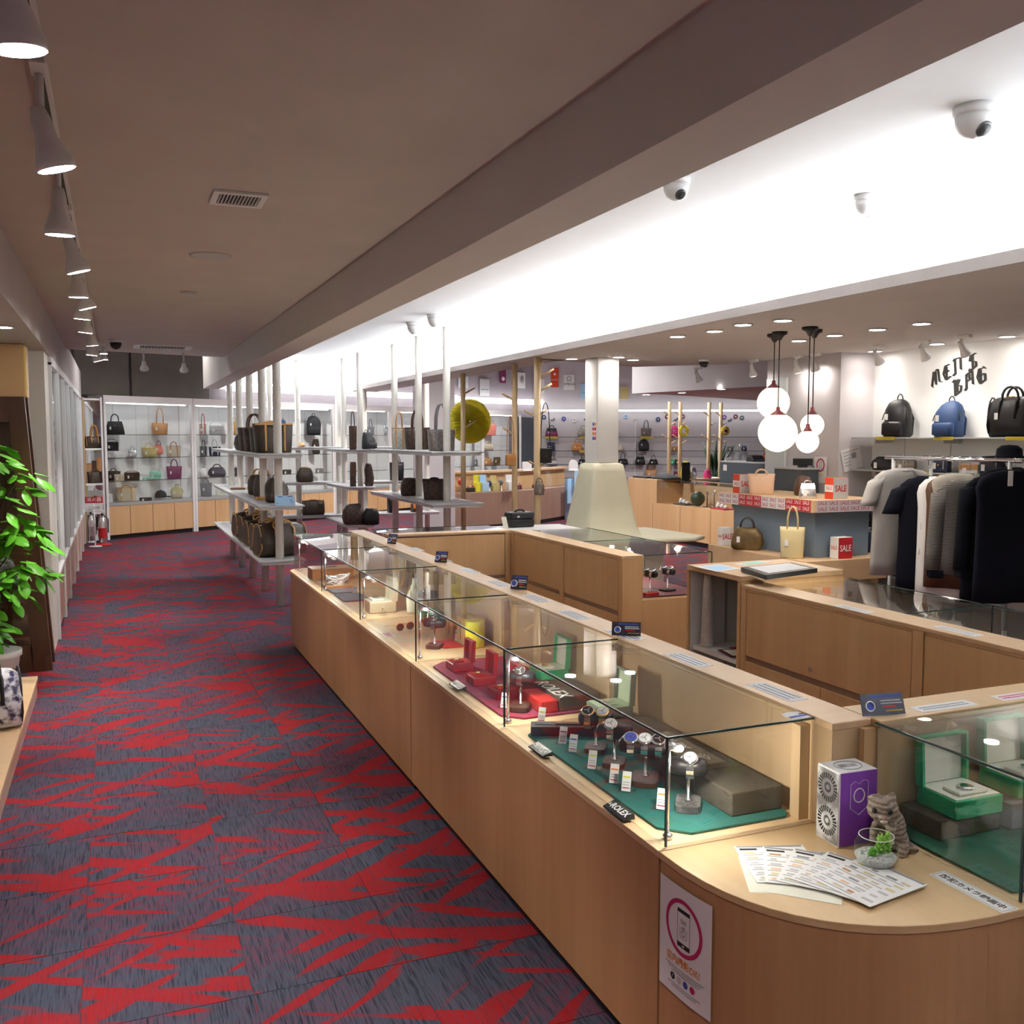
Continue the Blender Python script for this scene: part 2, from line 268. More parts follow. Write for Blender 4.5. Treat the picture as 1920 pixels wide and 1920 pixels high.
def cptree(o, parent=None):
    c = o.copy(); COL.objects.link(c); c.parent = parent
    for ch in o.children:
        cptree(ch, c)
    return c
def ring(a, b, z, n=20, e=2.0, cx=0.0, cy=0.0):
    out = []
    for i in range(n):
        t = 2 * PI * i / n; ct, st = math.cos(t), math.sin(t)
        out.append((cx + a * math.copysign(abs(ct) ** (2 / e), ct), cy + b * math.copysign(abs(st) ** (2 / e), st), z))
    return out
def text(s, size, mat, parent, loc, rot=(PI / 2, 0, 0), name='lettering', bold=0.0, ax='CENTER', sx=1.0, ext=0.0004):
    cu = bpy.data.curves.new('t', 'FONT'); cu.body = s; cu.size = size; cu.align_x = ax; cu.align_y = 'CENTER'; cu.extrude = ext; cu.offset = bold; cu.resolution_u = 2
    ob = bpy.data.objects.new('t', cu); COL.objects.link(ob); bpy.context.view_layer.update()
    me = bpy.data.meshes.new_from_object(ob.evaluated_get(bpy.context.evaluated_depsgraph_get()))
    bpy.data.objects.remove(ob); bpy.data.curves.remove(cu)
    me.materials.clear(); me.materials.append(MATS[mat])
    o = bpy.data.objects.new(name, me); COL.objects.link(o); o.parent = parent; o.location = loc; o.rotation_euler = rot; o.scale = (sx, 1, 1)
    return o
def lamp(kind, name, loc, power, col=(1.0, 0.93, 0.85), size=0.05, aim=None, angle=80, blend=0.6, parent=None):
    l = bpy.data.lights.new(name, kind); l.energy = power; l.color = col
    if kind == 'SPOT': l.spot_size = math.radians(angle); l.spot_blend = blend; l.shadow_soft_size = size
    if kind == 'POINT': l.shadow_soft_size = size
    o = bpy.data.objects.new(name, l); COL.objects.link(o); o.location = loc
    if aim is not None: o.rotation_euler = (Vector(aim) - Vector(loc)).to_track_quat('-Z', 'Y').to_euler()
    return o
def arc(w, h, n=9, y=0.0, z=0.0, p=1.0):      # handle arc in the XZ plane
    return [(-w / 2 * math.cos(PI * k / (n - 1)), y, z + h * (math.sin(PI * k / (n - 1)) ** p)) for k in range(n)]

# ---------------------------------------------------------------- bags
def soft(mb, amt, seed=0):
    rnd = random.Random(seed); ph = [rnd.uniform(0, 6) for _ in range(6)]
    mb.v = [(x + amt * math.sin(19 * z + 11 * y + ph[0]), y + amt * math.sin(17 * x + 23 * z + ph[1]), z + amt * 0.6 * math.sin(21 * x + 13 * y + ph[2])) if z > 0.01 else (x, y, z) for x, y, z in mb.v]
    return mb
def bag(kind, label, loc, rz, w, h, d, mat, trim=None, hh=0.12, cat='bag', group=None, price=True, metal='gold', n=20):
    """w,h,d body size in metres, hh handle rise; local -Y faces the shopper"""
    trim = trim or mat; names = {'tote': 'tote_bag', 'kelly': 'handbag', 'duffel': 'duffel_bag', 'boston': 'boston_bag', 'hobo': 'hobo_bag', 'pack': 'backpack', 'cross': 'shoulder_bag', 'cap': 'baseball_cap', 'basket': 'basket_bag', 'bucket': 'bucket_bag', 'clutch': 'clutch_bag'}
    t = thing(names[kind], label, cat, loc, rz, group); m = MB(); hr = max(0.005, min(0.011, w * 0.03))
    if kind == 'tote':
        m.loft([ring(w * a / 2, d * b / 2, h * z, n, 5) for z, a, b in ((0, .84, .96), (.04, .88, 1), (.5, .93, .95), (.85, .98, .7), (1, 1, .5))]); m.build('body', mat, t)
        for s in (-1, 1):
            MB().tube(arc(w * .42, hh + h * .12, 9, s * d * .24, h * .88, .7), hr).build('handle', trim, t)
        if trim != mat:
            for s in (-1, 1): B(s * w * .24 - .009, -d * .50, h * .06, s * w * .24 + .009, -d * .36, h * .95).build('strap', trim, t, .003)
        if trim != mat: B(-w * .485, -d * .28, h * .94, w * .485, d * .28, h * 1.005).build('rim_trim', trim, t, .004)
    elif kind == 'kelly':
        m.loft([ring(w * a / 2, d * b / 2, h * z, n, 6) for z, a, b in ((0, .97, .95), (.04, 1, 1), (.6, .88, .75), (1, .72, .30))]); m.build('body', mat, t)
        MB().add([(-w * .36, -d * .18, h * 1.01), (w * .36, -d * .18, h * 1.01), (w * .41, -d * .40, h * .66), (-w * .41, -d * .40, h * .66), (-w * .36, d * .1, h * 1.015), (w * .36, d * .1, h * 1.015), (w * .41, -d * .36, h * .66), (-w * .41, -d * .36, h * .66)],
                 [(3, 2, 1, 0), (0, 1, 5, 4), (2, 3, 7, 6), (1, 2, 6, 5), (3, 0, 4, 7)]).build('flap', trim, t)
        MB().tube(arc(w * .40, hh, 9, -d * .02, h * .98, .7), hr).build('handle', trim, t); MB().ball((0, -d * .42, h * .66), w * .035).build('clasp', metal, t)
    elif kind in ('duffel', 'boston'):
        R = []; 
        for k in range(9):
            u = -1 + 2 * k / 8; sc = (1 - abs(u) ** 6 * .22); r = []
            for i in range(n):
                a = 2 * PI * i / n; yy = math.cos(a); zz = math.sin(a); e = 3.2 if kind == 'duffel' else 2.6
                yy = math.copysign(abs(yy) ** (2 / e), yy); zz = math.copysign(abs(zz) ** (2 / e), zz)
                r.append((u * w / 2, yy * d / 2 * sc * (1 if zz < 0 else 1 - .35 * zz), h / 2 + zz * h / 2 * (sc if zz > 0 else 1)))
            R.append(r)
        m.loft(R); soft(m, .004, len(label)); m.build('body', mat, t)
        for s in (-1, 1):
            MB().tube([(-w * .2, s * d * .50, h * .45), (-w * .2, s * d * .42, h * .86)] + arc(w * .4, hh, 9, s * d * .22, h * .92, .8) + [(w * .2, s * d * .42, h * .86), (w * .2, s * d * .50, h * .45)], hr).build('handle', trim, t)
        MB().tube([(-w * .45, -.01, h * .93), (0, 0, h * 1.01), (w * .45, .01, h * .93)], .006, 6).build('zip', metal, t)
        for s in (-1, 1):
            pts = [(s * w * .49, math.cos(a) * d * .46 * (1 if math.sin(a) < 0 else .8), h / 2 + math.sin(a) * h * .49) for a in [2 * PI * q / 14 for q in range(14)]]
            MB().tube(pts, .006, 6, closed=True).build('piping', trim, t)
    elif kind in ('hobo', 'bucket'):
        m.loft([ring(w * a / 2, d * b / 2, h * z, n, 3) for z, a, b in ((0, .78, .9), (.06, .92, 1), (.35, 1, 1), (.7, .9, .8), (.92, .68, .55), (1, .6, .4))]); soft(m, .008, len(label)); m.build('body', mat, t)
        for s in (-1, 1): MB().tube(arc(w * .42, hh, 9, s * d * .12, h * .95, .8), hr).build('handle', trim, t)
    elif kind == 'pack':
        m.loft([ring(w * a / 2, d * b / 2, h * z, n, 3.2, 0, y * d) for z, a, b, y in ((0, .88, .95, 0), (.05, .96, 1, 0), (.4, 1, .95, .02), (.7, .93, .75, .06), (.88, .70, .52, .10), (.97, .40, .30, .14), (1, .12, .1, .16))]); soft(m, .005, len(label)); m.build('body', mat, t)
        q = MB(); q.loft([ring(w * a / 2, d * b / 2, h * z, 16, 4, 0, -d * .52) for z, a, b in ((.05, .70, .22), (.08, .78, .34), (.34, .78, .30), (.40, .68, .12))]); q.build('front_pocket', trim, t)
        MB().tube(arc(w * .22, h * .09 + .02, 7, d * .16, h * .97), hr * .8).build('top_loop', 'black', t)
        MB().tube([(w * .497 * math.cos(PI * k / 10), d * (-.30 + .28 * math.sin(PI * k / 10)), h * (.45 + .46 * math.sin(PI * k / 10))) for k in range(11)], .004, 6).build('zip', 'black', t)
        for s in (-1, 1): MB().tube([(s * w * .2, d * .42, h * .85), (s * w * .34, d * .64, h * .5), (s * w * .36, d * .5, h * .06)], hr * 1.2).build('shoulder_strap', trim, t)
    elif kind in ('cross', 'clutch'):
        m.loft([ring(w * a / 2, d * b / 2, h * z, n, 6) for z, a, b in ((0, .96, .95), (.05, 1, 1), (.8, .99, .92), (1, .95, .6))]); m.build('body', mat, t)
        B(-w * .5, -d * .54, h * .42, w * .5, -d * .44, h * .97).build('flap', trim, t, .004); MB().ball((0, -d * .55, h * .46), w * .04, w * .03).build('clasp', metal, t)
        if kind == 'cross': MB().tube([(-w * .49, 0, h * .85)] + arc(w * .8, hh, 9, 0, h * .95, .8) + [(w * .49, 0, h * .85)], max(.0045, hr * .7)).build('strap', trim, t)
    elif kind == 'basket':
        m.loft([ring(w * a / 2, d * b / 2, h * z, n, 3.5) for z, a, b in ((0, .78, .85), (.3, .88, .95), (.7, .97, 1), (1, 1, 1))]); m.build('body', mat, t)
        MB().tube([(p[0] * 1.0, p[1], h * .97) for p in ring(w * .5, d * .5, 0, 16, 3.5)], .008, 6, closed=True).build('rim', trim, t)
        MB().tube(arc(w * .6, hh, 9, 0, h * .9), hr).build('handle', trim, t)
    elif kind == 'cap':
        m.lathe([(w * .36, 0), (w * .37, h * .25), (w * .33, h * .6), (w * .22, h * .88), (w * .03, h)], 20); m.build('crown', mat, t)
        MB().loft([[(w * (.20 + .42 * k / 5), (j / 5 - .5) * w * (.66 - .05 * k), .012 + .05 * w * (1 - (j / 2.5 - 1) ** 2)) for j in range(6)] + [(w * (.20 + .42 * k / 5), (.5 - j / 5) * w * (.66 - .05 * k), .006 + .05 * w * (1 - (j / 2.5 - 1) ** 2)) for j in range(6)] for k in range(6)]).build('brim', trim, t); MB().ball((0, 0, h), .008).build('button', trim, t)
    if price and kind not in ('cap',):
        MB().add([(-w * .28, -d * .56, h * .60), (-w * .28 + .028, -d * .57, h * .60), (-w * .28 + .028, -d * .57, h * .60 - .05), (-w * .28, -d * .56, h * .60 - .05), (-w * .28, -d * .55, h * .60), (-w * .28 + .028, -d * .56, h * .60), (-w * .28 + .028, -d * .56, h * .60 - .05), (-w * .28, -d * .55, h * .60 - .05)],
                 [(3, 2, 1, 0), (4, 5, 6, 7), (0, 1, 5, 4), (2, 3, 7, 6), (1, 2, 6, 5), (3, 0, 4, 7)]).build('price_tag', 'paper', t)
    return t
# ================================================================ STRUCTURE
SOF, CEIL, COF, HIGH = 2.50, 2.757, 2.95, 4.4
fl = struct(B(-2.2, -3, -0.12, 30, 38, -0.003).build('floor', 'carpet'), 'red and slate carpet tile floor')
tm = MB().box(-0.2485, -0.2485, -0.0029, 0.2485, 0.2485, 0.0).mesh('carpet_tile', 'carpet_tile')
for i in range(4):
    for j in range(29):
        o = bpy.data.objects.new('carpet_tile', tm); COL.objects.link(o); o.parent = fl; o.location = (-0.396 + 0.5 * i, 1.75 + 0.5 * j, 0)
P0 = onw(1010, 800, 0.35); R2 = Vector((0.925, -0.38)); P1 = Vector((P0.x, P0.y)) + R2 * 9.5
def wallq(name, a, b, z0, z1, mat, th=0.1, label=None):
    a, b = Vector(a[:2]), Vector(b[:2]); d = (b - a).normalized(); n = Vector((-d.y, d.x)) * th
    return struct(MB().prism([(a.x, a.y), (b.x, b.y), (b.x + n.x, b.y + n.y), (a.x + n.x, a.y + n.y)], z0, z1).build(name, mat), label)
wallq('wall_back', wpt(-2.4, 0.5, 0), wpt(wfrac(P0), 0.5, 0), 0, HIGH, 'wall_mauve')
wallq('wall_back_right', P0, P1, 0, HIGH, 'wall_grey')
wallq('wall_left', (-1.0, 8.0), (-1.0, 18.0), 0, HIGH, 'wall_white')
wallq('wall_alcove', (-2.1, -3), (-2.1, 8.0), 0, HIGH, 'wall_grey')
struct(B(-2.2, -3.1, 0, 6.6, -3.0, HIGH).build('wall_front', 'wall_grey'))
struct(B(6.38, -3.1, 0, 6.5, 6.9, 2.56).build('wall_right', 'wall_white'), 'white right wall with the bag shelves')
struct(B(6.0, 6.9, 0, 6.5, 7.0, 2.56).build('wall_return', 'wall_grey')); struct(B(6.0, 7.0, 0, 6.1, 7.95, 2.56).build('wall_partition', 'wall_grey'))
struct(B(22, 7, 0, 22.1, 30, HIGH).build('wall_far', 'wall_grey'))
# the near ceiling, the soffit beam, the lit coffer, the right-hand ceiling, the high ceiling at the back
struct(MB().prism([(-2.2, -3), (1.4, -3), (1.4, 12.88), (-2.2, 11.85)], CEIL, CEIL + 0.08).build('ceiling', 'ceil_brown'))
struct(B(1.313, -3, SOF, 1.547, 15.9, COF + 0.05).build('trim_1', 'soffit'), 'long boxed beam beside the lit ceiling recess')
struct(B(1.50, -3, COF, 4.12, 16.0, COF + 0.06).build('ceiling_coffer', 'coffer')); struct(B(1.50, 15.9, SOF, 4.12, 16.0, COF).build('trim_2', 'coffer'))
struct(B(4.06, -3, SOF + .05, 4.12, 15.9, COF).build('trim_3', 'coffer')); struct(B(3.63, 8.6, SOF, 4.1, 15.9, SOF + .06).build('trim_4', 'ceil_grey'))
struct(MB().prism([(3.63, -3), (6.5, -3), (6.5, 6.95), (6.02, 7.0), (5.95, 8.42), (5.2, 9.2), (4.48, 8.85), (3.63, 8.62)], SOF, SOF + 0.06).build('ceiling_right', 'ceil_grey'))
struct(B(-2.2, -3, HIGH, 30, 38, HIGH + .1).build('ceiling_high', 'ceil_grey'))
struct(B(-1.6, -3, 2.43, -0.475, 17.3, CEIL + .05).build('trim_5', 'wall_grey'), 'boxed bulkhead over the left cabinets')
struct(B(-1.0, 8.60, 0, -0.50, 9.10, 2.43).build('trim_6', 'offwhite'), 'pale wall pier between alcove and cabinets')
# dropped slab in front of the far shelves
q0, q1, q2, q3 = onz(1185, 738, 2.4), onz(1440, 724, 2.4), onz(1440, 752, 2.4), onz(1250, 740, 2.4)
struct(MB().prism([(p.x, p.y) for p in (q0, q1, q2 , q3)], 2.4, 2.82).build('trim_7', 'wall_grey'), 'dropped ceiling box over the register area')

# ---------------------------------------------------------------- lit coves
tag(B(3.84, -2.9, SOF + .065, 3.92, 15.8, SOF + .09).build('cove_light', 'led'), 'white light strip hidden along the right edge of the ceiling recess', 'light strip')
tag(B(1.7, 15.70, SOF + .05, 3.6, 15.74, SOF + .08).build('cove_light', 'led'), 'white light strip across the far end of the ceiling recess', 'light strip')
bl = thing('wall_cove_light', 'long glowing white cove above the far back wall cabinets', 'light strip')
for a, b, h in ((2.8, 10.0, .13), (10.0, wfrac(P0), .14)):
    p, q = wpt(a, .26, 2.70), wpt(b, .26, 2.74); MB().bar(p, q, .12, h).build('glow_strip', 'band_led', bl)
p, q = Vector((P0.x, P0.y)) - Vector((.1, .24)), Vector((P1.x, P1.y)) - Vector((.1, .24)); MB().bar((p.x, p.y, 2.50), (q.x, q.y, 2.50), .12, .05).build('glow_strip', 'band_led', bl)

# ---------------------------------------------------------------- ceiling track with spotlights
tr = thing('lighting_track', 'long white lighting track on the brown ceiling', 'light track', (-0.155, 0, CEIL))
B(-.018, 1.2, -.03, .018, 12.2, 0).build('rail', 'white', tr); B(-.007, 1.2, -.0315, .007, 12.2, -.0301).build('slot', 'black', tr)
def spot(name, label, base, aim, power, group, drop=.10, L=.13, r=.05, ang=62, col=(1, .94, .86)):
    t = thing(name, label, 'spotlight', base, 0, group)
    B(-.02, -.055, -.025, .02, .055, 0).build('adapter', 'white', t, .003)
    MB().cyl((0, .03, -.02), (0, .03, -drop), .011).build('arm', 'white', t)
    d = (Vector(aim) - Vector(base)).normalized(); rq = d.to_track_quat('-Z', 'Y').to_euler(); c = Vector((0, .03, -drop))
    MB().lathe([(r * .35, .03), (r * .5, .0), (r * .55, -L * .35), (r, -L * .85), (r, -L)], 18).build('head', 'white', t, loc=c, rot=rq)
    MB().lathe([(r * .93, -L - .001), (.001, -L - .0015)], 18, caps=False).build('lens', 'lamp', t, loc=c, rot=rq)
    l = lamp('SPOT', 'spotlight_beam', c + d * (L + .02), power, col, .04, None, ang, .7); l.rotation_euler = rq; l.parent = t
    return t
ords = ('nearest the camera', 'second', 'third', 'fourth', 'fifth', 'sixth', 'seventh', 'eighth', 'ninth', 'tenth', 'eleventh', 'farthest')
for k, (px, py) in enumerate(((33, 76), (105, 309), (112, 432), (147, 505), (147, 552), (164, 575), (154, 594), (160, 620), (173, 645), (172, 663), (184, 675))):
    dp = .14 if k < 4 else .11; q = onz(px, py, CEIL - .03 - dp - .115); by = min(q.y, 11.9) - .03; dx = max(-.06, min(.06, q.x + .155))
    spot('track_spotlight', 'white track spotlight %s along the ceiling track' % ords[k], (-.155, by, CEIL - .03), (-.155 + dx, by + .01, CEIL - .03 - .12), TRACK_W, 'white spotlights on the ceiling track', drop=dp)
spot('ceiling_spotlight', 'left one of two white spotlights under the far ceiling edge', (0.34, 11.9, CEIL), (0.6, 14, 0), TRACK_W, 'far spotlights', .16, .09)
spot('ceiling_spotlight', 'right one of two white spotlights under the far ceiling edge', (0.78, 12.0, CEIL), (1.0, 14, 0), TRACK_W, 'far spotlights', .16, .09)
for k, px in enumerate((192, 193)):
    p = onz(px, (656, 664)[k], CEIL); spot('ceiling_spotlight', ('upper', 'lower')[k] + ' small white spotlight right of the track end', (p.x + .02, p.y - .6 - .25 * (1 - k), CEIL), (p.x, p.y - .6 - .25 * (1 - k), 0), 12, 'far spotlights', .05, .06, .04)
# ---------------------------------------------------------------- downlights, right ceiling
def downlight(label, x, y, z, power=None, group='recessed downlights', ang=110, r=.055):
    t = thing('downlight', label, 'downlight', (x, y, z), 0, group)
    MB().lathe([(r, 0), (r * 1.25, -.003), (r * 1.25, -.006), (r, -.008)], 18, caps=False).build('trim_ring', 'white', t)
    MB().lathe([(r, -.003), (.002, -.0035)], 18, caps=False).build('lens', 'lamp', t)
    l = lamp('SPOT', 'downlight_beam', (0, 0, -.02), power or DOWN_W, (1, .92, .83), .05, None, ang, .8); l.parent = t
names = {(1270, 630): 'beside the leftmost pair of pendant globes, lower left', (1340, 620): 'in the left row near the ceiling recess edge', (1393, 608): 'nearest the ceiling recess edge, left of the pendants', (1468, 600): 'just above the left pendant canopies', (1498, 638): 'between the two pendant pairs', (1565, 628): 'right of the right pendant canopies', (1645, 617): 'in the middle of the right ceiling', (1728, 606): 'high on the right ceiling', (1889, 630): 'at the right edge, above the large black bag', (1757, 644): 'above the wall lettering', (1640, 658): 'small one in the corner above the black backpack', (1072, 672): 'left of the cream column top', (1160, 669): 'right of the cream column top', (1187, 674): 'second right of the cream column top'}
for (px, py), s in names.items():
    p = onz(px, py, SOF); downlight('recessed round downlight ' + s, p.x, p.y, SOF)
for k, (px, py) in enumerate(((1235, 737), (1305, 733), (1384, 726))): 
    p = onz(px, py, 2.4); downlight(('left', 'middle', 'right')[k] + ' recessed downlight in the dropped ceiling box', p.x + .05, p.y + .45, 2.4, 20, 'dropped box downlights')
p = onz(5, 612, 2.43); downlight('recessed downlight in the bulkhead over the plant alcove', p.x, p.y, 2.43, 5, 'alcove downlights')
for k in range(4): downlight('added fill downlight in the right ceiling, unseen behind the viewer', 4.6, 2.6 - k * 1.3, SOF, None, 'added downlights behind the viewer')  # extra downlights out of view, added for more light on the right
for k in range(3): downlight('added fill downlight over the aisle, unseen behind the viewer', .5, .6 - 1.2 * k, CEIL, 25, 'added aisle downlights')  # unseen downlights added to brighten the near aisle
# lamps added above the ceiling edge, out of the picture, to light the back
for k, (x, y) in enumerate(((1.0, 15.5), (5.5, 13.5), (5.0, 18.5), (9.5, 16.5), (9.5, 21.5), (13.5, 19.5))):
    t = thing('added_high_lamp', 'bell shaped fill lamp added out of view under the high back ceiling', 'fill lamp', (x, y, HIGH - .35), 0, 'added high fill lamps')
    MB().cyl((0, 0, .05), (0, 0, .35), .01).build('rod', 'white', t); MB().lathe([(.05, .08), (.09, .02), (.2, -.1), (.2, -.11)], 20, caps=False).build('shade', 'white', t); MB().lathe([(.17, -.09), (.002, -.09)], 20, caps=False).build('lens', 'lamp', t)
    l = lamp('SPOT', 'added_high_beam', (0, 0, -.15), HIGH_W * (.3 if k == 0 else 1), (1, .97, .95), .15, None, 150, .5); l.parent = t
# spotlights on the right ceiling aimed at the bag wall
for k, (px, py, ax) in enumerate(((1413, 674, 'n'), (1365, 690, 'n'), (1502, 666, 'n'), (1577, 664, 'n'), (1693, 650, 'w'), (1783, 640, 'w'), (1873, 632, 'w'))):
    p = onz(px, py, SOF); aim = (p.x + .45, p.y, 1.5) if ax == 'w' else (p.x + .6, p.y + .2, 0.8)
    lb = ['left of the pendant globes', 'at the ceiling edge beside the dark dome camera', 'between the pendant pairs at the ceiling edge', 'above the wall sign beside the bag wall', 'over the black backpack', 'over the wall lettering', 'over the large black bag'][k]
    spot('ceiling_spotlight', 'white ceiling spotlight ' + lb, (min(p.x, 5.85), p.y, SOF), aim, SPOT_W if ax == 'w' else SPOT_W * .35, 'spotlights on the right ceiling', .07, .09, .04)
# ---------------------------------------------------------------- small ceiling fittings
def vent(label, px, py, z, w, d, slats):
    p = onz(px, py, z); t = thing('ceiling_vent', label, 'air vent', (p.x, p.y, z), 0, 'ceiling vents')
    m = MB().box(-w / 2, -d / 2, -.012, w / 2, -d * .36, 0).box(-w / 2, d * .36, -.012, w / 2, d / 2, 0).box(-w / 2, -d * .36, -.012, -w * .38, d * .36, 0).box(w * .38, -d * .36, -.012, w / 2, d * .36, 0); m.build('frame', 'white', t, .003)
    B(-w * .38, -d * .36, -.003, w * .38, d * .36, -.001).build('duct', 'black', t)
    for k in range(slats):
        x = -w * .38 + w * .76 * (k + .5) / slats; B(x - .003, -d * .36, -.011, x + .003, d * .36, -.004).build('slat', 'ltgrey', t)
vent('square white air vent with slats in the brown ceiling', 447, 371, CEIL, .22, .24, 12); vent('long white air conditioner grille near the far ceiling edge', 305, 650, CEIL, .62, .5, 14)
p = onz(395, 479, CEIL); t = thing('ceiling_speaker', 'round flush ceiling speaker in the brown ceiling', 'speaker', p); MB().lathe([(.115, 0), (.115, -.004), (.1, -.006)], 28).build('rim', 'ceil_grey', t); MB().lathe([(.1, -.0062), (.002, -.009)], 28, caps=False).build('grille', 'ltgrey', t)
p = onz(353, 548, CEIL); t = thing('smoke_detector', 'flat round smoke detector in the brown ceiling', 'smoke detector', p); MB().lathe([(.055, 0), (.055, -.006), (.04, -.012), (.015, -.014)], 20).build('body', 'ltgrey', t); MB().lathe([(.016, -.0145), (.010, -.02), (.002, -.021)], 12).build('sensor', 'white', t)
def domecam(label, p, r=.055, dark=False, aim=(0, -1)):
    t = thing('dome_camera', label, 'security camera', p, math.atan2(aim[1], aim[0]), 'dome cameras')
    MB().lathe([(r * 1.1, 0), (r * 1.1, -r * .35), (r, -r * .5)], 22).build('base', 'white', t)
    MB().lathe([(r, -r * .5), (r * .96, -r * .9), (r * .75, -r * 1.35), (r * .4, -r * 1.6), (.002, -r * 1.7)], 22).build('dome', 'black' if dark else 'white', t)
    m = MB().lathe([(r * .42, 0), (r * .45, -.012), (r * .36, -.016)], 16); m.xf(Matrix.Translation((r * .55, 0, -r * 1.25)) @ Matrix.Rotation(-.8, 4, 'Y')); e = m.build('lens_bezel', 'gunmetal', t)
    m = MB().lathe([(r * .34, -.0165), (.002, -.02)], 16, caps=False); m.xf(Matrix.Translation((r * .55, 0, -r * 1.25)) @ Matrix.Rotation(-.8, 4, 'Y')); m.build('lens', 'black', t)
domecam('white dome camera nearest on the lit recess ceiling', onz(1828, 200, COF), .068); domecam('white dome camera half hidden by the boxed beam', onz(1268, 335, COF), .06); domecam('white dome camera facing away in the middle of the lit recess', onz(1627, 366, COF), .06, False, (.8, .6))
domecam('left of two small white dome cameras far along the lit recess', onz(776, 605, COF), .07, False, (0, 1)); domecam('right of two small white dome cameras far along the lit recess', onz(815, 590, COF), .07, False, (0, 1))
domecam('black dome camera on the brown ceiling near the far edge', onz(217, 637, CEIL), .06, True); domecam('black dome camera on the right ceiling edge beside the pendants', onz(1325, 676, SOF) + Vector((-.1, -.1, 0)), .045, True)
# ================================================================ COUNTERS
XF, XG, XB, XB2 = 1.305, 1.333, 1.815, 1.955
LZ, GZ, BZ = 0.653, 0.953, 0.958
def sup(cx, cy, rx, ry, e, n=14):       # quarter superellipse from (cx-rx,cy) to (cx,cy-ry)
    out = []
    for k in range(n + 1):
        a = PI / 2 * k / n; out.append((cx - rx * math.cos(a) ** (2 / e), cy - ry * math.sin(a) ** (2 / e)))
    return out
def inset(poly, d):
    n = len(poly); out = []
    for i in range(n):
        a, b, c = Vector(poly[i - 1]), Vector(poly[i]), Vector(poly[(i + 1) % n]); d1 = (b - a).normalized(); d2 = (c - b).normalized()
        n1, n2 = Vector((-d1.y, d1.x)), Vector((-d2.y, d2.x)); k = (n1 + n2); k = k / max(.5, k.dot(n1)); out.append(tuple(b + k * d))
    return out
def counter(label, poly, topmat='oak_top'):
    t = thing('display_counter', label, 'counter', (0, 0, 0))
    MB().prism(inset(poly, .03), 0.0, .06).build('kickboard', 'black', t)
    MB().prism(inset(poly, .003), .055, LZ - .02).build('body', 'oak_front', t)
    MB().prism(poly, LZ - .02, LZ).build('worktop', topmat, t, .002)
    return t
end = [(XF + .14 - .14 * math.cos(a), 7.96 + .14 * math.sin(a)) for a in [PI / 2 * k / 8 for k in range(9)]]
counter('oak counter base with rounded far end beside the red carpet aisle', [(XF, 4.492)] + [(XB2, 4.492), (XB2, 8.10)] + list(reversed(end)))
counter('oak counter base under the green and rose felt watch cases', [(XF, 2.152), (XB2, 2.152), (XB2, 4.488), (XF, 4.488)])
cor = sup(1.945, 2.148, .64, .593, 2.6)
counter('oak corner counter with a curved front carrying flyers and a cat figurine', cor + [(3.0, 1.555), (3.0, 2.12), (XB2, 2.12), (XB2, 2.148)], 'oak_topx')
def edges(t, pts, r=.0035): 
    for a, b in pts: MB().bar(a, b, r * 2, r * 2).build('glass_edge', 'edge_dark', t)
def glasscase(label, y0, y1, far=False):
    t = thing('glass_case', label, 'display case', (0, y0, LZ), 0, 'watch cases along the aisle counter'); L = y1 - y0; hz = GZ - LZ
    B(XG, .004, hz - .008, XB, L - .004, hz).build('top_pane', 'glass', t); B(XG, .004, .001, XG + .007, L - .004, hz - .009).build('front_pane', 'glass', t)
    B(XG + .008, .004, .001, XB - .002, .011, hz - .009).build('side_pane', 'glass_thin', t)
    if far: B(XG + .008, L - .011, .001, XB - .002, L - .004, hz - .009).build('side_pane', 'glass_thin', t)
    e = [((XG, .002, hz), (XB, .002, hz)), ((XG, .002, hz), (XG, L - .002, hz)), ((XG, .002, 0.003), (XG, .002, hz))]
    if far: e += [((XG, L - .002, hz), (XB, L - .002, hz))]
    edges(t, e, .0028); return t
gy = [2.160 + 1.159 * i for i in range(6)]; gl = ['nearest glass watch case with the green felt', 'second glass watch case with the rose felt and red boxes', 'third glass case with the yellow cylinder', 'fourth glass case with necklaces', 'farthest glass case with the wooden box at the rounded counter end']
for i in range(5): glasscase(gl[i], gy[i], gy[i + 1], i == 4)
def casespot(label, x, y, h, dirx, on=True):
    t = thing('case_spotlight', label, 'lamp', (x, y, LZ), 0, 'slim case lamps'); MB().lathe([(.014, 0), (.014, .012), (.008, .018)], 14).build('foot', 'chrome', t); MB().cyl((0, 0, .01), (0, 0, h), .0055, n=10).build('post', 'chrome', t)
    MB().cyl((-.008, 0, h + .008), (.03, 0, h - .004), .011, .013, 12).build('head', 'steel', t)
    if on:
        MB().ball((.032, -.006, h - .004), .010, n=10, m=6).build('led', 'case_led', t); l = lamp('POINT', 'case_light', (.05, 0, h - .02), CASE_W, (1, .95, .82), .02); l.parent = t
for i, n in enumerate(('green felt', 'rose felt', 'yellow cylinder', 'necklace', 'wooden box')):
    casespot('slim chrome lamp post in the near front corner of the %s case' % n, XG + .035, gy[i] + .05, .255, 1, True)
casespot('slim chrome lamp post at the far front corner of the wooden box case', XG + .035, gy[5] - .06, .255, 1)
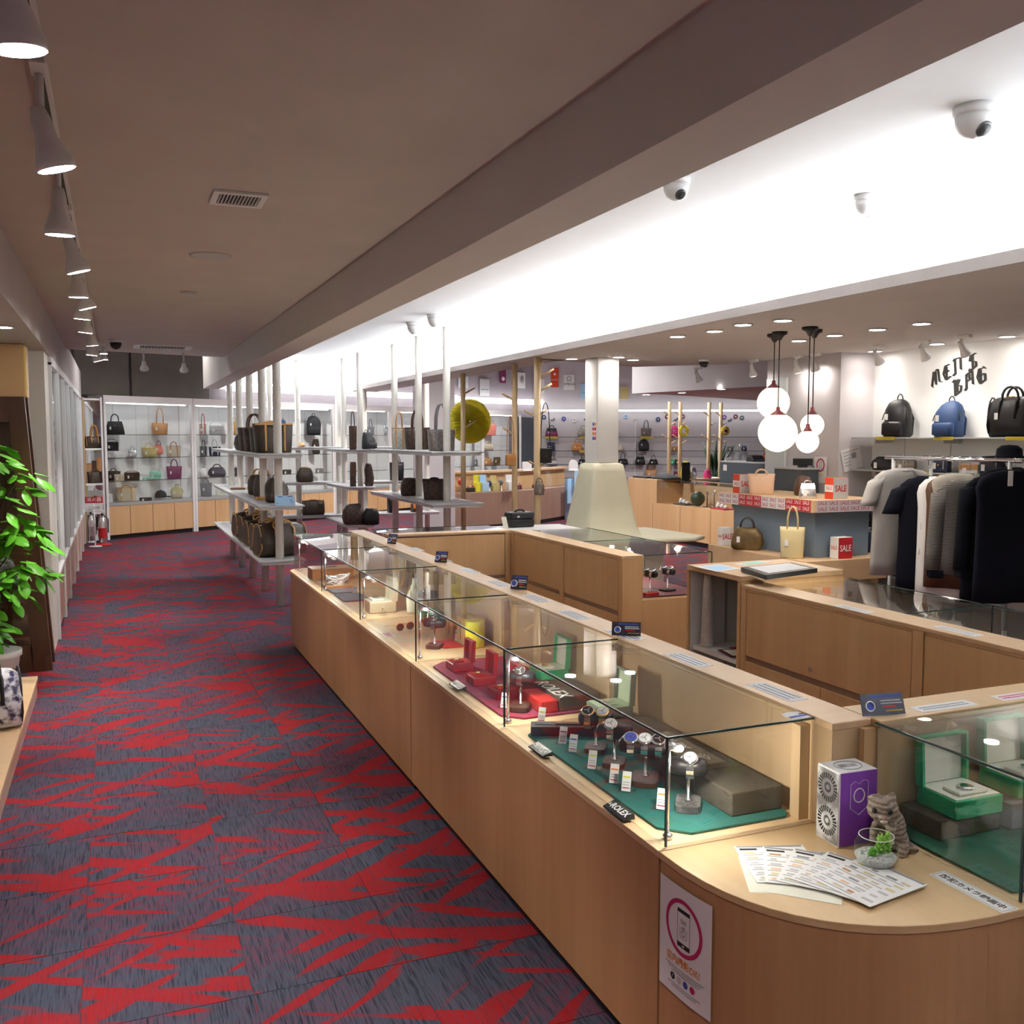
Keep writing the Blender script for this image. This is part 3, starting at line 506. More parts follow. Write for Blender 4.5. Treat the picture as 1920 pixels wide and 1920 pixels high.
# back wall of the aisle counter with its paper labels
t = thing('counter_back_ledge', 'long oak back ledge with paper labels behind the aisle watch cases', 'counter')
B(XB + .002, 2.086, LZ + .0005, XB2, 8.08, BZ - .022).build('body', 'maple', t); B(XB + .001, 2.086, BZ - .022, XB2, 8.08, BZ).build('top_cap', 'oak_top', t, .003)
for k in range(6): B(XB - .03, gy[k] - .03 if k else gy[k] + .02, LZ + .001, XB + .002, gy[k] + .03 if k else gy[k] + .06, BZ - .03).build('pilaster', 'maple', t)
for k, (px, py) in enumerate(((1455, 1297), (1290, 1237), (1170, 1190), (1075, 1153), (1005, 1122), (935, 1094), (880, 1070), (830, 1050), (780, 1030))):
    p = onz(px, py, BZ); l = B(-.035, -.11, 0, .035, .11, .0008).build('paper_label', 'paper', t, loc=(p.x, p.y, BZ))
    for q in (-.02, .0, .02): B(q - .003, -.09, .0008, q + .003, .09, .0012).build('print_line', 'print_grey', l)
# wing of the corner counter
t = thing('glass_case', 'glass case with green boxes at the right picture edge', 'display case', (0, 0, LZ)); hz = GZ - LZ
B(1.945, 1.578, hz - .008, 2.98, 2.06, hz).build('top_pane', 'glass', t); B(1.945, 1.578, .001, 1.952, 2.06, hz - .009).build('side_pane', 'glass', t); B(1.953, 1.578, .001, 2.98, 1.585, hz - .009).build('front_pane', 'glass', t)
edges(t, [((1.945, 1.578, hz), (1.945, 2.06, hz)), ((1.945, 1.578, hz), (2.98, 1.578, hz)), ((1.945, 1.578, .003), (1.945, 1.578, hz))], .0028)
t = thing('counter_back_ledge', 'oak back ledge behind the right wing glass case', 'counter'); B(XB2 + .002, 2.062, LZ, 3.0, 2.2, BZ - .022).build('body', 'maple', t); B(XB2 + .002, 2.055, BZ - .022, 3.0, 2.21, BZ).build('top_cap', 'oak_topx', t, .003); B(1.912, 2.066, LZ + .001, XB2, 2.084, BZ - .022).build('end_panel', 'oak', t)
for px, py, sx in ((1770, 1324, .11), (1905, 1305, .08)):
    p = onz(px, py, BZ); l = B(-sx, -.028, 0, sx, .028, .0008).build('paper_label', 'paper', t, loc=(p.x, p.y, BZ))
    for q in (-.008, .008): B(-sx * .8, q - .003, .0008, sx * .8, q + .003, .0012).build('print_line', 'print_ring' if sx < .1 else 'print_grey', l)
casespot('slim chrome lamp post inside the green box case', 2.9, 1.63, .255, 1)
# far cross counter (staff side seen)
def doors(t, mk, spans, z0, z1, lock=False):
    for k, (a, b) in enumerate(spans):
        d = mk(a, b, z0, z1).build('door', 'oak', t, .002)
        if lock: p = mk((a + b) / 2, (a + b) / 2, z0 + .05, z0 + .05, 'lock'); p.build('lock', 'steel', d)
t = thing('staff_counter', 'oak cross counter at the far end of the staff area', 'counter')
B(2.03, 7.585, 0, 3.10, 7.70, BZ - .02).build('body', 'brownwood', t); B(2.03, 7.57, BZ - .02, 3.12, 7.71, BZ).build('top_cap', 'oak_top', t, .003); B(2.03, 7.57, 0, 2.06, 7.585, BZ - .02).build('stile', 'oak', t); B(3.05, 7.57, 0, 3.10, 7.585, BZ - .02).build('stile', 'oak', t)
doors(t, lambda a, b, z0, z1, k=None: B(a, 7.572, z0, b, 7.584, z1), [(2.065, 3.045)], .58, .925); doors(t, lambda a, b, z0, z1, k=None: B(a, 7.572, z0, b, 7.584, z1), [(2.065, 2.55), (2.555, 3.045)], .06, .55)
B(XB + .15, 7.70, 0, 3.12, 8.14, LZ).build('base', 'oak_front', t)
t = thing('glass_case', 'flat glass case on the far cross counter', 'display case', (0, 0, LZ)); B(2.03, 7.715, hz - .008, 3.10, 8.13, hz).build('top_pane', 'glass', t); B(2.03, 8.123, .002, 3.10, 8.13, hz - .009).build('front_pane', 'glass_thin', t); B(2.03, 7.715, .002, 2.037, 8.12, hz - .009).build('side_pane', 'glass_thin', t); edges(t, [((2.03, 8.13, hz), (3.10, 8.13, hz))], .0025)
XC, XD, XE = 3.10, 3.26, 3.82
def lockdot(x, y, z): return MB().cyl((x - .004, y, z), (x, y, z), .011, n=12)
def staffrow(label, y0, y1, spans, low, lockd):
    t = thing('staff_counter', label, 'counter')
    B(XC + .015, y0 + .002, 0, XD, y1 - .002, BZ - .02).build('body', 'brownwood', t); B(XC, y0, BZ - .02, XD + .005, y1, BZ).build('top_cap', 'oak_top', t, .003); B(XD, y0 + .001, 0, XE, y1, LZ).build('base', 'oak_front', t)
    ends = [(y0, y0 + .045), (y1 - .045, y1)] + [(spans[k][1] + .006, spans[k + 1][0] - .006) for k in range(len(spans) - 1)]
    for a, b in ends: B(XC, a, 0, XC + .014, b, BZ - .021).build('stile', 'oak', t)
    for k, (a, b) in enumerate(spans):
        d = B(XC + .002, a, .58, XC + .014, b, .925).build('door', 'oak', t, .002); B(XC + .004, a, .927, XC + .014, b, .937).build('rail', 'oak', t)
        if k in lockd: lockdot(XC + .001, a + (b - a) * .55, .62).build('lock', 'steel', d)
    for a, b in low: B(XC + .002, a, .06, XC + .014, b, .548).build('lower_door', 'oak', t, .002)
    B(XD + .001, y0 - .005, .001, XE - .001, y0 + .0005, LZ - .001).build('end_panel', 'oak', t); B(XC + .002, y0 - .003, 0, XD, y0 + .001, BZ - .021).build('end_post', 'oak', t)
    return t
staffrow('oak staff counter run with two flap doors behind the aisle ledge', 5.62, 7.565, [(5.675, 6.52), (6.60, 7.51)], [(5.675, 6.10), (6.105, 6.52), (6.60, 7.51)], (0,))
staffrow('oak staff counter run nearest on the right with a small lock', 2.22, 4.295, [(2.28, 3.02), (3.09, 4.25)], [(2.28, 3.02), (3.09, 3.65), (3.655, 4.25)], (1,))
def rowcase(label, ys, y1):
    t = thing('glass_case', label, 'display case', (0, 0, LZ))
    for k, (a, b) in enumerate(ys):
        B(XD + .006, a, hz - .008, XE, b, hz).build('top_pane', 'glass', t); B(XE - .007, a, .002, XE, b, hz - .009).build('front_pane', 'glass_thin', t); B(XD + .008, a, .002, XE - .008, a + .007, hz - .009).build('side_pane', 'glass_thin', t)
        edges(t, [((XD + .006, a, hz), (XE, a, hz)), ((XE, a, hz), (XE, b, hz)), ((XE, a, .003), (XE, a, hz))], .0025)
rowcase('glass case of wristwatches on red cloth past the staff gap', [(5.64, 6.55), (6.56, 7.56)], 0); rowcase('long glass case on the right staff counter, clothes rack behind', [(2.25, 3.31), (3.315, 4.28)], 0)
for k, (px, py, rw) in enumerate(((1172, 1022, 1), (1558, 1096, 2), (1885, 1160, 2))):
    p = onz(px, py, GZ - .04); lb = ('far staff counter case near the cream column', 'right staff case, left of the perfume bottle', 'right staff case, below the clothes rack pole')[k]
    p = onx(px, py, XD + (.30, .12, .14)[k]); casespot('slim chrome lamp post in the ' + lb, p.x, min(p.y, (7.5, 4.2, 3.25)[k]), .25, -1)
# open white shelf box at the head of the right staff run
t = thing('shelf_unit', 'open white shelf box framed in oak at the staff gap', 'shelf unit', (0, 0, 0)); y0, y1, xb, zt = 4.30, 4.83, 3.80, 1.0
B(XC, y0, zt - .03, xb, y1, zt).build('top_panel', 'oak_top', t, .003); B(XC, y0 + .002, 0, xb, y0 + .03, zt - .031).build('side_panel', 'oak', t); B(XC, y1 - .022, 0, xb, y1, zt - .031).build('side_panel', 'oak', t)
B(xb - .02, y0 + .031, 0, xb, y1 - .023, zt - .031).build('back_panel', 'white', t); B(XC + .012, y0 + .031, .03, xb - .021, y0 + .036, zt - .032).build('inner_lining', 'white', t); B(XC + .012, y1 - .028, .03, xb - .021, y1 - .023, zt - .032).build('inner_lining', 'white', t)
B(XC + .03, y0 + .037, .50, xb - .021, y1 - .029, .525).build('shelf', 'white', t); B(XC + .012, y0 + .037, .04, xb - .021, y1 - .029, .06).build('shelf', 'white', t); B(XC + .25, y1 - .031, .1, XC + .265, y1 - .0285, .9).build('shelf_rail', 'steel', t)

# ================================================================ WHITE POLE SHELVES
def poleshelf(label, x0, x1, y0, y1, poles, zs, top, rounded=False, rp=.042):
    t = thing('pole_shelf', label, 'shelf', ((x0 + x1) / 2, (y0 + y1) / 2, 0)); cx, cy = (x0 + x1) / 2, (y0 + y1) / 2
    for z in zs:
        poly = [(x0 - cx, y0 - cy), (x1 - cx, y0 - cy), (x1 - cx, y1 - cy), (x0 - cx, y1 - cy)]
        if rounded: r = .14; poly = [(x0 - cx, y1 - cy), (x0 - cx, y0 - cy + r), (x0 - cx + r * .3, y0 - cy + r * .3), (x0 - cx + r, y0 - cy), (x1 - cx - r, y0 - cy), (x1 - cx - r * .3, y0 - cy + r * .3), (x1 - cx, y0 - cy + r), (x1 - cx, y1 - cy)]
        s = MB().prism(poly, z - .018, z).build('shelf_board', 'shelf_grey', t, .002); MB().prism(inset(poly, .02), z - .045, z - .0185).build('shelf_underside', 'white', s)
    for (px, py) in poles: MB().cyl((px - cx, py - cy, 0), (px - cx, py - cy, top), rp, n=18).build('pole', 'pole_white', t)
    return t
ZS = (.49, 1.05, 1.58)
poleshelf('long white pole shelf of brown monogram bags beside the aisle', 1.33, 1.79, 9.95, 14.9, [(1.555, 10.13 + 1.085 * k) for k in range(5)], ZS, COF)
poleshelf('white pole shelf of brown bags right of the yellow paper fan side', 3.12, 3.72, 9.85, 12.6, [(3.41, 10.2), (3.41, 11.27), (3.41, 12.35)], (1.03, 1.59), COF)
poleshelf('narrow white pole shelf with rounded end holding slim brown bags', 3.02, 3.46, 13.45, 15.0, [(3.28, 13.75), (3.28, 14.8)], (.50, 1.04, 1.57), COF, True)
poleshelf('white pole shelf across the far end of the display bay', 1.95, 4.95, 15.15, 15.6, [(2.25, 15.4), (2.68, 15.4), (3.32, 15.4), (3.75, 15.4), (4.8, 15.4)], (.52, 1.04, 1.59), COF)
# ================================================================ GOODS IN THE AISLE CASES
FZ = LZ + .001
def mat(label, x0, x1, y0, y1, m, ch=.07, z=FZ, th=.008):
    tag(MB().prism([(x0 + ch, y0), (x1 - .02, y0), (x1, y0 + .02), (x1, y1 - .02), (x1 - .02, y1), (x0 + ch, y1), (x0, y1 - ch), (x0, y0 + ch)], z, z + th).build('felt_mat', m, None, .002), label, 'display mat', 'felt mats')
mat('teal green felt mat in the nearest watch case', 1.372, 1.782, 2.205, 3.255, 'green_felt'); mat('dusty rose felt mat under the red watch boxes', 1.372, 1.782, 3.385, 4.40, 'rose_felt')
MZ = FZ + .0085
def riser(label, x0, x1, y0, y1, h, m='brown_cloth', z=MZ): return tag(B(x0, y0, z, x1, y1, z + h).build('display_riser', m, None, .004), label, 'display block', 'cloth display blocks')
for k, lb in enumerate(('nearest', 'second', 'third', 'fourth')): riser('%s dark cloth display block at the back of the green felt case' % lb, 1.605, 1.782, 2.25 + .195 * k, 2.443 + .195 * k, .07)
riser('dark cloth block in the far back corner of the green felt case', 1.62, 1.775, 3.035, 3.24, .055)
def crown(parent, loc, s, rot, matn='paper'):
    m = MB().box(-.5 * s, -.05 * s, 0, .5 * s, .06 * s, .0008)
    for k in range(5):
        a = math.radians(90 + (k - 2) * 26); e = Vector((math.cos(a) * .62 * s, .06 * s + math.sin(a) * .55 * s, 0)); b0 = Vector(((2 - k) * .2 * s, .03 * s, 0))
        m.add([b0 + Vector((-.07 * s, 0, .0008)), b0 + Vector((.07 * s, 0, .0008)), e + Vector((0, 0, .0008))], [(0, 1, 2)]); m.lathe([(.06 * s, 0), (.06 * s, .0009)], 8, (e.x, e.y, 0))
    return m.build('crown_emblem', matn, parent, loc=loc, rot=rot)
# clear sign with crown on the blocks
p = onz(1295, 1398, MZ + .075); t = thing('acrylic_sign', 'clear acrylic sign with a white crown lying on the dark blocks', 'sign', (min(p.x, 1.69), p.y, MZ + .0705), -PI / 2)
B(-.17, -.055, 0, .17, .055, .004).build('plate', 'acrylic_clear', t); crown(t, (.11, -.005, .0045), .05, (0, 0, 0)); text('ROLEX', .055, 'paper', t, (-.06, 0, .005), (0, 0, 0))
def nameplate(label, px, py, z):
    p = onz(px, py, z); t = thing('name_plate', label, 'name plate', (p.x, p.y, z), -PI / 2, 'black name plates')
    MB().add([(-.06, -.02, 0), (.06, -.02, 0), (.06, .02, 0), (-.06, .02, 0), (-.06, -.018, .004), (.06, -.018, .004), (.06, .018, .016), (-.06, .018, .016)], [(3, 2, 1, 0), (4, 5, 6, 7), (0, 1, 5, 4), (1, 2, 6, 5), (2, 3, 7, 6), (3, 0, 4, 7)]).build('plate', 'black', t)
    text('ROLEX', .030, 'paper', t, (.006, 0, .0106), (.322, 0, 0), bold=.0006); crown(t, (-.048, -.004, .0098), .014, (.322, 0, 0))
nameplate('black name plate at the near front of the green felt', 1160, 1524, MZ); nameplate('black name plate at the far front of the green felt', 1013, 1409, MZ); nameplate('black name plate on the rose felt', 858, 1288, MZ)
# watches
def bracelet(t, R, wd, matb, seg=16, sq=1.25):
    for k in range(seg):
        a = 2 * PI * k / seg; c, s = math.cos(a), math.sin(a); m = B(-R * PI / seg * .93 * sq ** .5, -wd / 2, -.0022, R * PI / seg * .93 * sq ** .5, wd / 2, .0022)
        m.build('link', matb, t, .0006, 1, loc=(R * sq * s, 0, R * c), rot=(0, a, 0))
def watch(label, loc, rz, met='chrome', dial='print_black', R=.030, tilt=0.0, grp='wristwatches on stands'):
    """closed watch round a cushion lying along local Y; the dial is on top, tipped to local -X"""
    t = thing('wristwatch', label, 'watch', loc, rz, grp); t.rotation_euler = (0, tilt, rz)
    n = bpy.data.objects.new('bracelet', MB().tube([(R * 1.2 * math.sin(2 * PI * k / 20), 0, R * math.cos(2 * PI * k / 20)) for k in range(20)], .0016, 6, closed=True).mesh('bracelet', met)); COL.objects.link(n); n.parent = t
    bracelet(n, R, .022, met)
    c = MB().lathe([(.021, 0), (.024, .002), (.024, .007), (.020, .010)], 20).build('case', met, t, loc=(0, 0, R)); MB().lathe([(.0185, .0102), (.001, .0105)], 20, caps=False).build('dial', dial, c); MB().cyl((0, .023, .004), (0, .029, .004), .0035, n=8).build('crown', met, c)
    for q in range(3): B(-.0007, -.001, .0107, .0007, .013, .0111).build('hand', 'paper' if dial == 'print_black' else 'print_black', c, rot=(0, 0, q * 2.1))
    return t
def wstand(label, loc, rz, ph=.07, bw=(.095, .075, .018), bm='walnut', cush=.12, cr=.026):
    t = thing('watch_stand', label, 'watch stand', loc, rz, 'pillow watch stands'); bx, by, bz = bw
    MB().prism([(p[0], p[1]) for p in ring(bx / 2, by / 2, 0, 20, 5)], 0, bz).build('base', bm, t, .003); MB().lathe([(.011, bz), (.011, bz + .004), (.0042, bz + .008), (.0042, bz + ph)], 12).build('post', 'chrome', t)
    m = MB(); m.loft([[(q[0] * s, y, bz + ph + cr + q[1] * s) for q in [(p[0], p[1]) for p in ring(cr * 1.15, cr, 0, 16, 2.4)]] for y, s in ((-cush / 2, .5), (-cush * .44, .88), (-cush * .2, 1), (cush * .2, 1), (cush * .44, .88), (cush / 2, .5))]); m.build('cushion', 'black_leather', t)
    return t, bz + ph + cr
def stand_at(label, bpx, bpy_, z, rz, watches, **kw):
    p = onz(bpx, bpy_, z); p.x = min(p.x, 1.70); t, zc = wstand(label, (p.x, p.y, z), rz, **kw)
    for off, lb, met, dial in watches:
        q = Matrix.Rotation(rz, 3, 'Z') @ Vector((0, off, zc)); watch(lb, (p.x + q.x, p.y + q.y, z + q.z), rz, met, dial, .0295, -.55)
stand_at('dark wood watch stand with two gold watches on the green felt', 1117, 1407, MZ, .96, [(-.024, 'gold wristwatch nearer on its black cushion', 'gold', 'paper'), (.026, 'rose gold wristwatch behind the gold one', 'rosegold', 'print_black')])
stand_at('dark wood watch stand with one steel watch on the green felt', 1152, 1434, MZ, .96, [(.012, 'steel wristwatch alone on its black cushion, second stand', 'chrome', 'paper')])
stand_at('dark wood watch stand with three steel watches on the green felt', 1210, 1466, MZ, .96, [(-.042, 'steel wristwatch at the near end of the triple cushion', 'chrome', 'print_black'), (.002, 'steel wristwatch in the middle of the triple cushion', 'chrome', 'paper'), (.045, 'steel wristwatch at the far end of the triple cushion', 'chrome', 'print_blue')], cush=.17, bw=(.12, .085, .02))
stand_at('grey marble watch stand nearest on the green felt', 1290, 1514, MZ, .96, [(-.005, 'steel wristwatch on the marble stand', 'chrome', 'ltgrey')], bm='marble', bw=(.105, .075, .022), ph=.078, cush=.11)
stand_at('dark watch stand at the near end of the rose felt', 976, 1330, MZ, .96, [(0, 'steel wristwatch at the near end of the rose felt', 'chrome', 'print_black')], ph=.085, bw=(.11, .08, .022))
stand_at('dark wood watch stand beside the lime yellow cylinder', 815, 1214, FZ, .96, [(0, 'dark wristwatch beside the lime yellow cylinder', 'gunmetal', 'print_black')], ph=.085, bw=(.1, .08, .02))
stand_at('tall watch stand at the back behind the lime yellow cylinder', 862, 1160, FZ, .96, [(0, 'steel wristwatch high at the back of the yellow cylinder case', 'chrome', 'print_black')], ph=.12, bw=(.08, .07, .015))
# long black watch tray
p = onz(1040, 1378, MZ); p.x = max(p.x, 1.50); t = thing('watch_tray', 'long black watch tray on the green felt', 'tray', (p.x, p.y, MZ), -.42)
B(-.125, -.035, 0, .125, .035, .035).build('box', 'black_leather', t, .003); B(-.11, -.012, .0352, .11, .012, .037).build('strap_slot', 'black_soft', t)
q = Matrix.Rotation(-.42, 3, 'Z') @ Vector((.085, 0, 0)); t = thing('wristwatch', 'gold wristwatch on a dark strap lying on the long tray', 'watch', (p.x + q.x, p.y + q.y, MZ + .0375), -.42); B(-.12, -.009, 0, .03, .009, .003).build('strap', 'brown', t, .001); c = MB().lathe([(.016, 0), (.018, .003), (.018, .008), (.014, .011)], 18).build('case', 'gold', t); MB().lathe([(.013, .0112), (.001, .0115)], 18, caps=False).build('dial', 'ivory', c)
# price cards in clear stands
def pricecard(label, px, py, z, tone='print_blue', rz=-.75, s=1.0):
    p = onz(px, py, z); t = thing('price_card', label, 'price card', (p.x, p.y, z), rz, 'price cards'); w, h = .028 * s, .058 * s
    B(-w, -.002, 0, w, .03 * s, .0025).build('clear_foot', 'acrylic_clear', t); c = MB().add([(-w / 2, 0, .0025), (w / 2, 0, .0025), (w / 2, h * .35, h), (-w / 2, h * .35, h), (-w / 2, .0012, .0025), (w / 2, .0012, .0025), (w / 2, h * .35 + .0012, h), (-w / 2, h * .35 + .0012, h)], [(0, 1, 2, 3), (7, 6, 5, 4), (0, 4, 5, 1), (1, 5, 6, 2), (2, 6, 7, 3), (3, 7, 4, 0)]).build('card', 'paper', t)
    a = math.atan2(h * .35, h - .0025)
    for zz, hw, hh, mm in ((.72, .40, .08, tone), (.45, .40, .03, 'print_grey'), (.32, .40, .03, 'print_grey'), (.17, .40, .05, 'print_ring')):
        B(-w * hw, -.0007, -h * hh / 2, w * hw, -.0002, h * hh / 2).build('print', mm, c, loc=(0, h * .35 * zz, .0025 + (h - .0025) * zz), rot=(-a, 0, 0))
for px, py, tn, lb in ((1054, 1396, 'print_blue', 'farthest of the row on the green felt'), (1073, 1411, 'print_blue', 'second farthest of the row on the green felt'), (1109, 1443, 'yellow', 'with a yellow bar before the single steel watch'), (1150, 1470, 'print_orange', 'with an orange bar, fourth of the row'), (1173, 1485, 'yellow', 'with a yellow bar before the triple watch stand'), (1239, 1519, 'print_orange', 'before the marble stand')):
    pricecard('white price card %s' % lb, px, py, MZ, tn)
for px, py, z, tn, lb in ((944, 1328, MZ, 'print_blue', 'beside the dark stand on the rose felt'), (1014, 1357, MZ, 'yellow', 'with a yellow top at the near end of the rose felt'), (829, 1177, FZ, 'print_blue', 'left of the two at the back of the yellow cylinder case'), (841, 1180, FZ, 'print_orange', 'right of the two at the back of the yellow cylinder case'), (856, 1202, FZ, 'print_blue', 'beside the lime yellow cylinder'), (664, 1115, FZ, 'print_blue', 'on the grey mat in the necklace case')):
    pricecard('white price card %s' % lb, px, py, z, tn)
# open watch boxes
def wbox(label, px, py, z, w, h, m, inner, rz=-PI / 2, lidh=None, wt='gold', open_=.06, cush='paper', grp='open watch boxes', deep=None):
    p = onz(px, py, z) if not isinstance(px, Vector) else px; t = thing('watch_box', label, 'box', (p.x, p.y, z), rz, grp); d = deep or w; lid = lidh or w
    b = MB().box(-w / 2, -d / 2, 0, w / 2, d / 2, h * .8).build('base', m, t, .004); B(-w * .46, -d * .46, h * .8, w * .46, d * .46, h * .84).build('lining', inner, t)
    c = B(-w * .30, -d * .36, h * .84, w * .30, d * .10, h * .98).build('cushion', cush, t, .004); q = MB().tube([(w * .10 * math.sin(k), -d * .14 + d * .06 * math.cos(k), h) for k in [2 * PI * j / 12 for j in range(12)]], .0035, 6, closed=True).build('watch_bracelet', wt, c); MB().lathe([(w * .13, h * .99), (w * .13, h * 1.06), (w * .1, h * 1.09)], 16, (0, -d * .14, 0)).build('watch_face', wt, c)
    l = bpy.data.objects.new('lid', MB().box(-w / 2, 0, 0, w / 2, h * .12, lid).box(-w / 2, -h * .32, 0, -w * .45, 0, lid).box(w * .45, -h * .32, 0, w / 2, 0, lid).box(-w * .45, -h * .32, lid * .95, w * .45, 0, lid).mesh('lid', m)); COL.objects.link(l); l.parent = t; l.location = (0, d / 2 - h * .02, h * .8); l.rotation_euler = (-open_, 0, 0)
    B(-w * .44, -.002, lid * .02, w * .44, .0005, lid * .94).build('lid_lining', inner, l); return t
for k, (px, py, lb) in enumerate(((862, 1254, 'farthest'), (902, 1280, 'middle'), (944, 1305, 'nearest'))): wbox('%s open red watch box on the rose felt' % lb, px, py, MZ, .105, .045, 'red', 'red_velvet', cush='red_velvet', lidh=.10)
p = onz(1107, 1290, MZ); wbox('open sage green watch box in the back corner of the green felt case', Vector((1.68, 3.13, MZ + .056)), 0, MZ + .056, .13, .05, 'olive_box', 'palegreen', cush='palegreen', lidh=.125, wt='chrome'); wbox('open dark green watch box at the back of the rose felt case', Vector((1.70, 3.72, MZ + .061)), 0, MZ + .061, .13, .05, 'green_box', 'ivory', cush='ivory', lidh=.13)
riser('dark lettered display block behind the red watch boxes', 1.60, 1.78, 3.40, 3.86, .06); t = bpy.data.objects['display_riser.005']; text('ROLEX', .085, 'paper', t, (1.625, 3.52, MZ + .0605), (0, 0, -PI / 2))
tag(B(1.52, 3.40, MZ, 1.595, 3.60, MZ + .05).build('display_riser', 'red_velvet', None, .005), 'rose red cushion block at the near end of the rose felt', 'display block', 'cloth display blocks')
# third case: lime cylinder, tan boxes, trays; fourth: cream box, necklaces; fifth: wooden box
p = onz(890, 1212, FZ); t = thing('display_cylinder', 'lime yellow display cylinder', 'display block', (p.x, p.y, FZ)); MB().lathe([(.048, 0), (.05, .003), (.05, .135), (.048, .138)], 28).build('cylinder', 'yellow', t); MB().lathe([(.046, .1385), (.002, .139)], 28, caps=False).build('cap', 'paperlemon', t)
for k, (x, y, w, h, lb) in enumerate(((1.735, 4.80, .12, .14, 'tan cardboard display box beside the lime cylinder, taller'), (1.725, 4.96, .13, .11, 'tan cardboard display box beside the lime cylinder, lower'))):
    t = thing('display_box', lb, 'box', (x, y, FZ)); B(-.06, -w / 2, 0, .06, w / 2, h).build('body', 'cardtan', t, .003); B(-.061, -.004, .02, -.0602, .004, h - .02).build('seam', 'brown', t)
riser('red cloth tile beside the lime yellow cylinder', 1.55, 1.66, 4.70, 4.87, .008, 'red_velvet', FZ)
t = thing('sunglasses', 'thin gold framed sunglasses lying in the yellow cylinder case', 'sunglasses', (1.50, 5.25, FZ + .02), .3)
for s in (-1, 1): MB().tube([(s * .034 + .026 * math.cos(a), 0, .022 * math.sin(a)) for a in [2 * PI * k / 14 for k in range(14)]], .0016, 6, closed=True).build('rim', 'gold', t); MB().tube([(s * .06, 0, .008), (s * .064, .05, .006), (s * .06, .13, -.012)], .0014, 6).build('temple', 'gold', t); MB().loft([ring(.025, .021, 0, 14), ring(.025, .021, .001, 14)]).xf(Matrix.Translation((s * .034, 0, 0)) @ Matrix.Rotation(PI / 2, 4, 'X')).build('lens', 'brown', t)
p = onz(726, 1190, FZ); t = thing('note_card', 'white note card with magenta print lying in the yellow cylinder case', 'card', (p.x, p.y, FZ), -PI / 2); B(-.06, -.028, 0, .06, .028, .001).build('card', 'paper', t); [B(-.05, y - .005, .001, .05, y + .005, .0013).build('print', 'print_ring', t) for y in (-.014, .002, .017)]
wbox('open cream watch box in the necklace case', 712, 1145, FZ, .17, .085, 'beige', 'ivory', cush='ivory', lidh=.15, wt='chrome')
for k, (y, lb, m) in enumerate(((5.75, 'gold chain necklace nearest on the case back panel', 'gold'), (5.9, 'fine gold necklace with pendant on the case back panel', 'gold'), (6.08, 'dark bead necklace on the case back panel', 'gunmetal'), (6.25, 'silver chain necklace farthest on the case back panel', 'silver'))):
    t = thing('necklace', lb, 'necklace', (XB - .012, y, LZ + .27), 0, 'necklaces on the case back'); MB().tube([(0, .035 * math.cos(a) * (1 if math.sin(a) > -.2 else .6), -.09 + .085 * math.sin(a)) for a in [2 * PI * j / 18 for j in range(18)]], .0022, 5, closed=True).build('chain', m, t); MB().ball((0, 0, -.18), .006, .006, .009).build('pendant', m, t)
riser('small green display block in the necklace case', 1.68, 1.79, 5.5, 5.6, .05, 'green_box', FZ)
t = thing('necklace_bust', 'ivory necklace bust in the necklace case', 'display bust', (1.70, 5.73, FZ)); MB().loft([ring(.045, .03, 0), ring(.05, .034, .02), ring(.055, .03, .10), ring(.035, .024, .15), ring(.018, .018, .19), ring(.018, .018, .22)]).build('torso', 'ivory', t); MB().tube([(-.036 + 0, .04 * math.sin(a), .13 + .05 * math.cos(a)) for a in [2 * PI * j / 14 for j in range(14)]], .002, 5, closed=True).build('chain', 'gold', t)
p = onz(618, 1076, FZ); t = thing('wooden_box', 'orange tan wooden box in the farthest glass case', 'box', (1.53, 7.45, FZ), 0); B(-.16, -.10, 0, .16, .10, .07).build('body', 'caramel', t, .004); B(-.162, -.102, .071, .162, .102, .085).build('lid', 'tan', t, .004); B(-.05, -.02, .0852, .05, .02, .088).build('handle_groove', 'brown', t)
t = thing('bracelet_pile', 'silvery tangle of bracelets on a tan tray in the farthest case', 'bracelets', (1.48, 6.98, FZ)); B(-.10, -.09, 0, .10, .09, .02).build('tray', 'tan', t, .003)
for k in range(9): MB().tube([((.06 + .004 * k) * math.cos(a), (.05) * math.sin(a), .028 + .006 * k + .02 * math.sin(a * 2 + k)) for a in [2 * PI * j / 16 for j in range(16)]], .005, 6, closed=True).build('bracelet', 'silver' if k % 2 else 'white', t)
mat('slate grey felt mat in the necklace case', 1.38, 1.56, 6.30, 6.62, 'grey_felt', .01); mat('slate grey felt mat in the farthest case', 1.38, 1.56, 6.66, 6.85, 'grey_felt', .01)
for k, (x, y, lb) in enumerate(((1.5, 5.75, 'gold ring in a clear holder nearest in the necklace case'), (1.56, 5.95, 'gold ring in a clear holder in the middle of the necklace case'))):
    t = thing('ring_holder', lb, 'ring', (x, y, FZ)); B(-.02, -.02, 0, .02, .02, .03).build('holder', 'acrylic_clear', t); MB().tube([(0, .010 * math.cos(a), .036 + .010 * math.sin(a)) for a in [2 * PI * j / 12 for j in range(12)]], .0016, 6, closed=True).build('band', 'gold', t); MB().ball((0, 0, .048), .004).build('stone', 'paper', t)
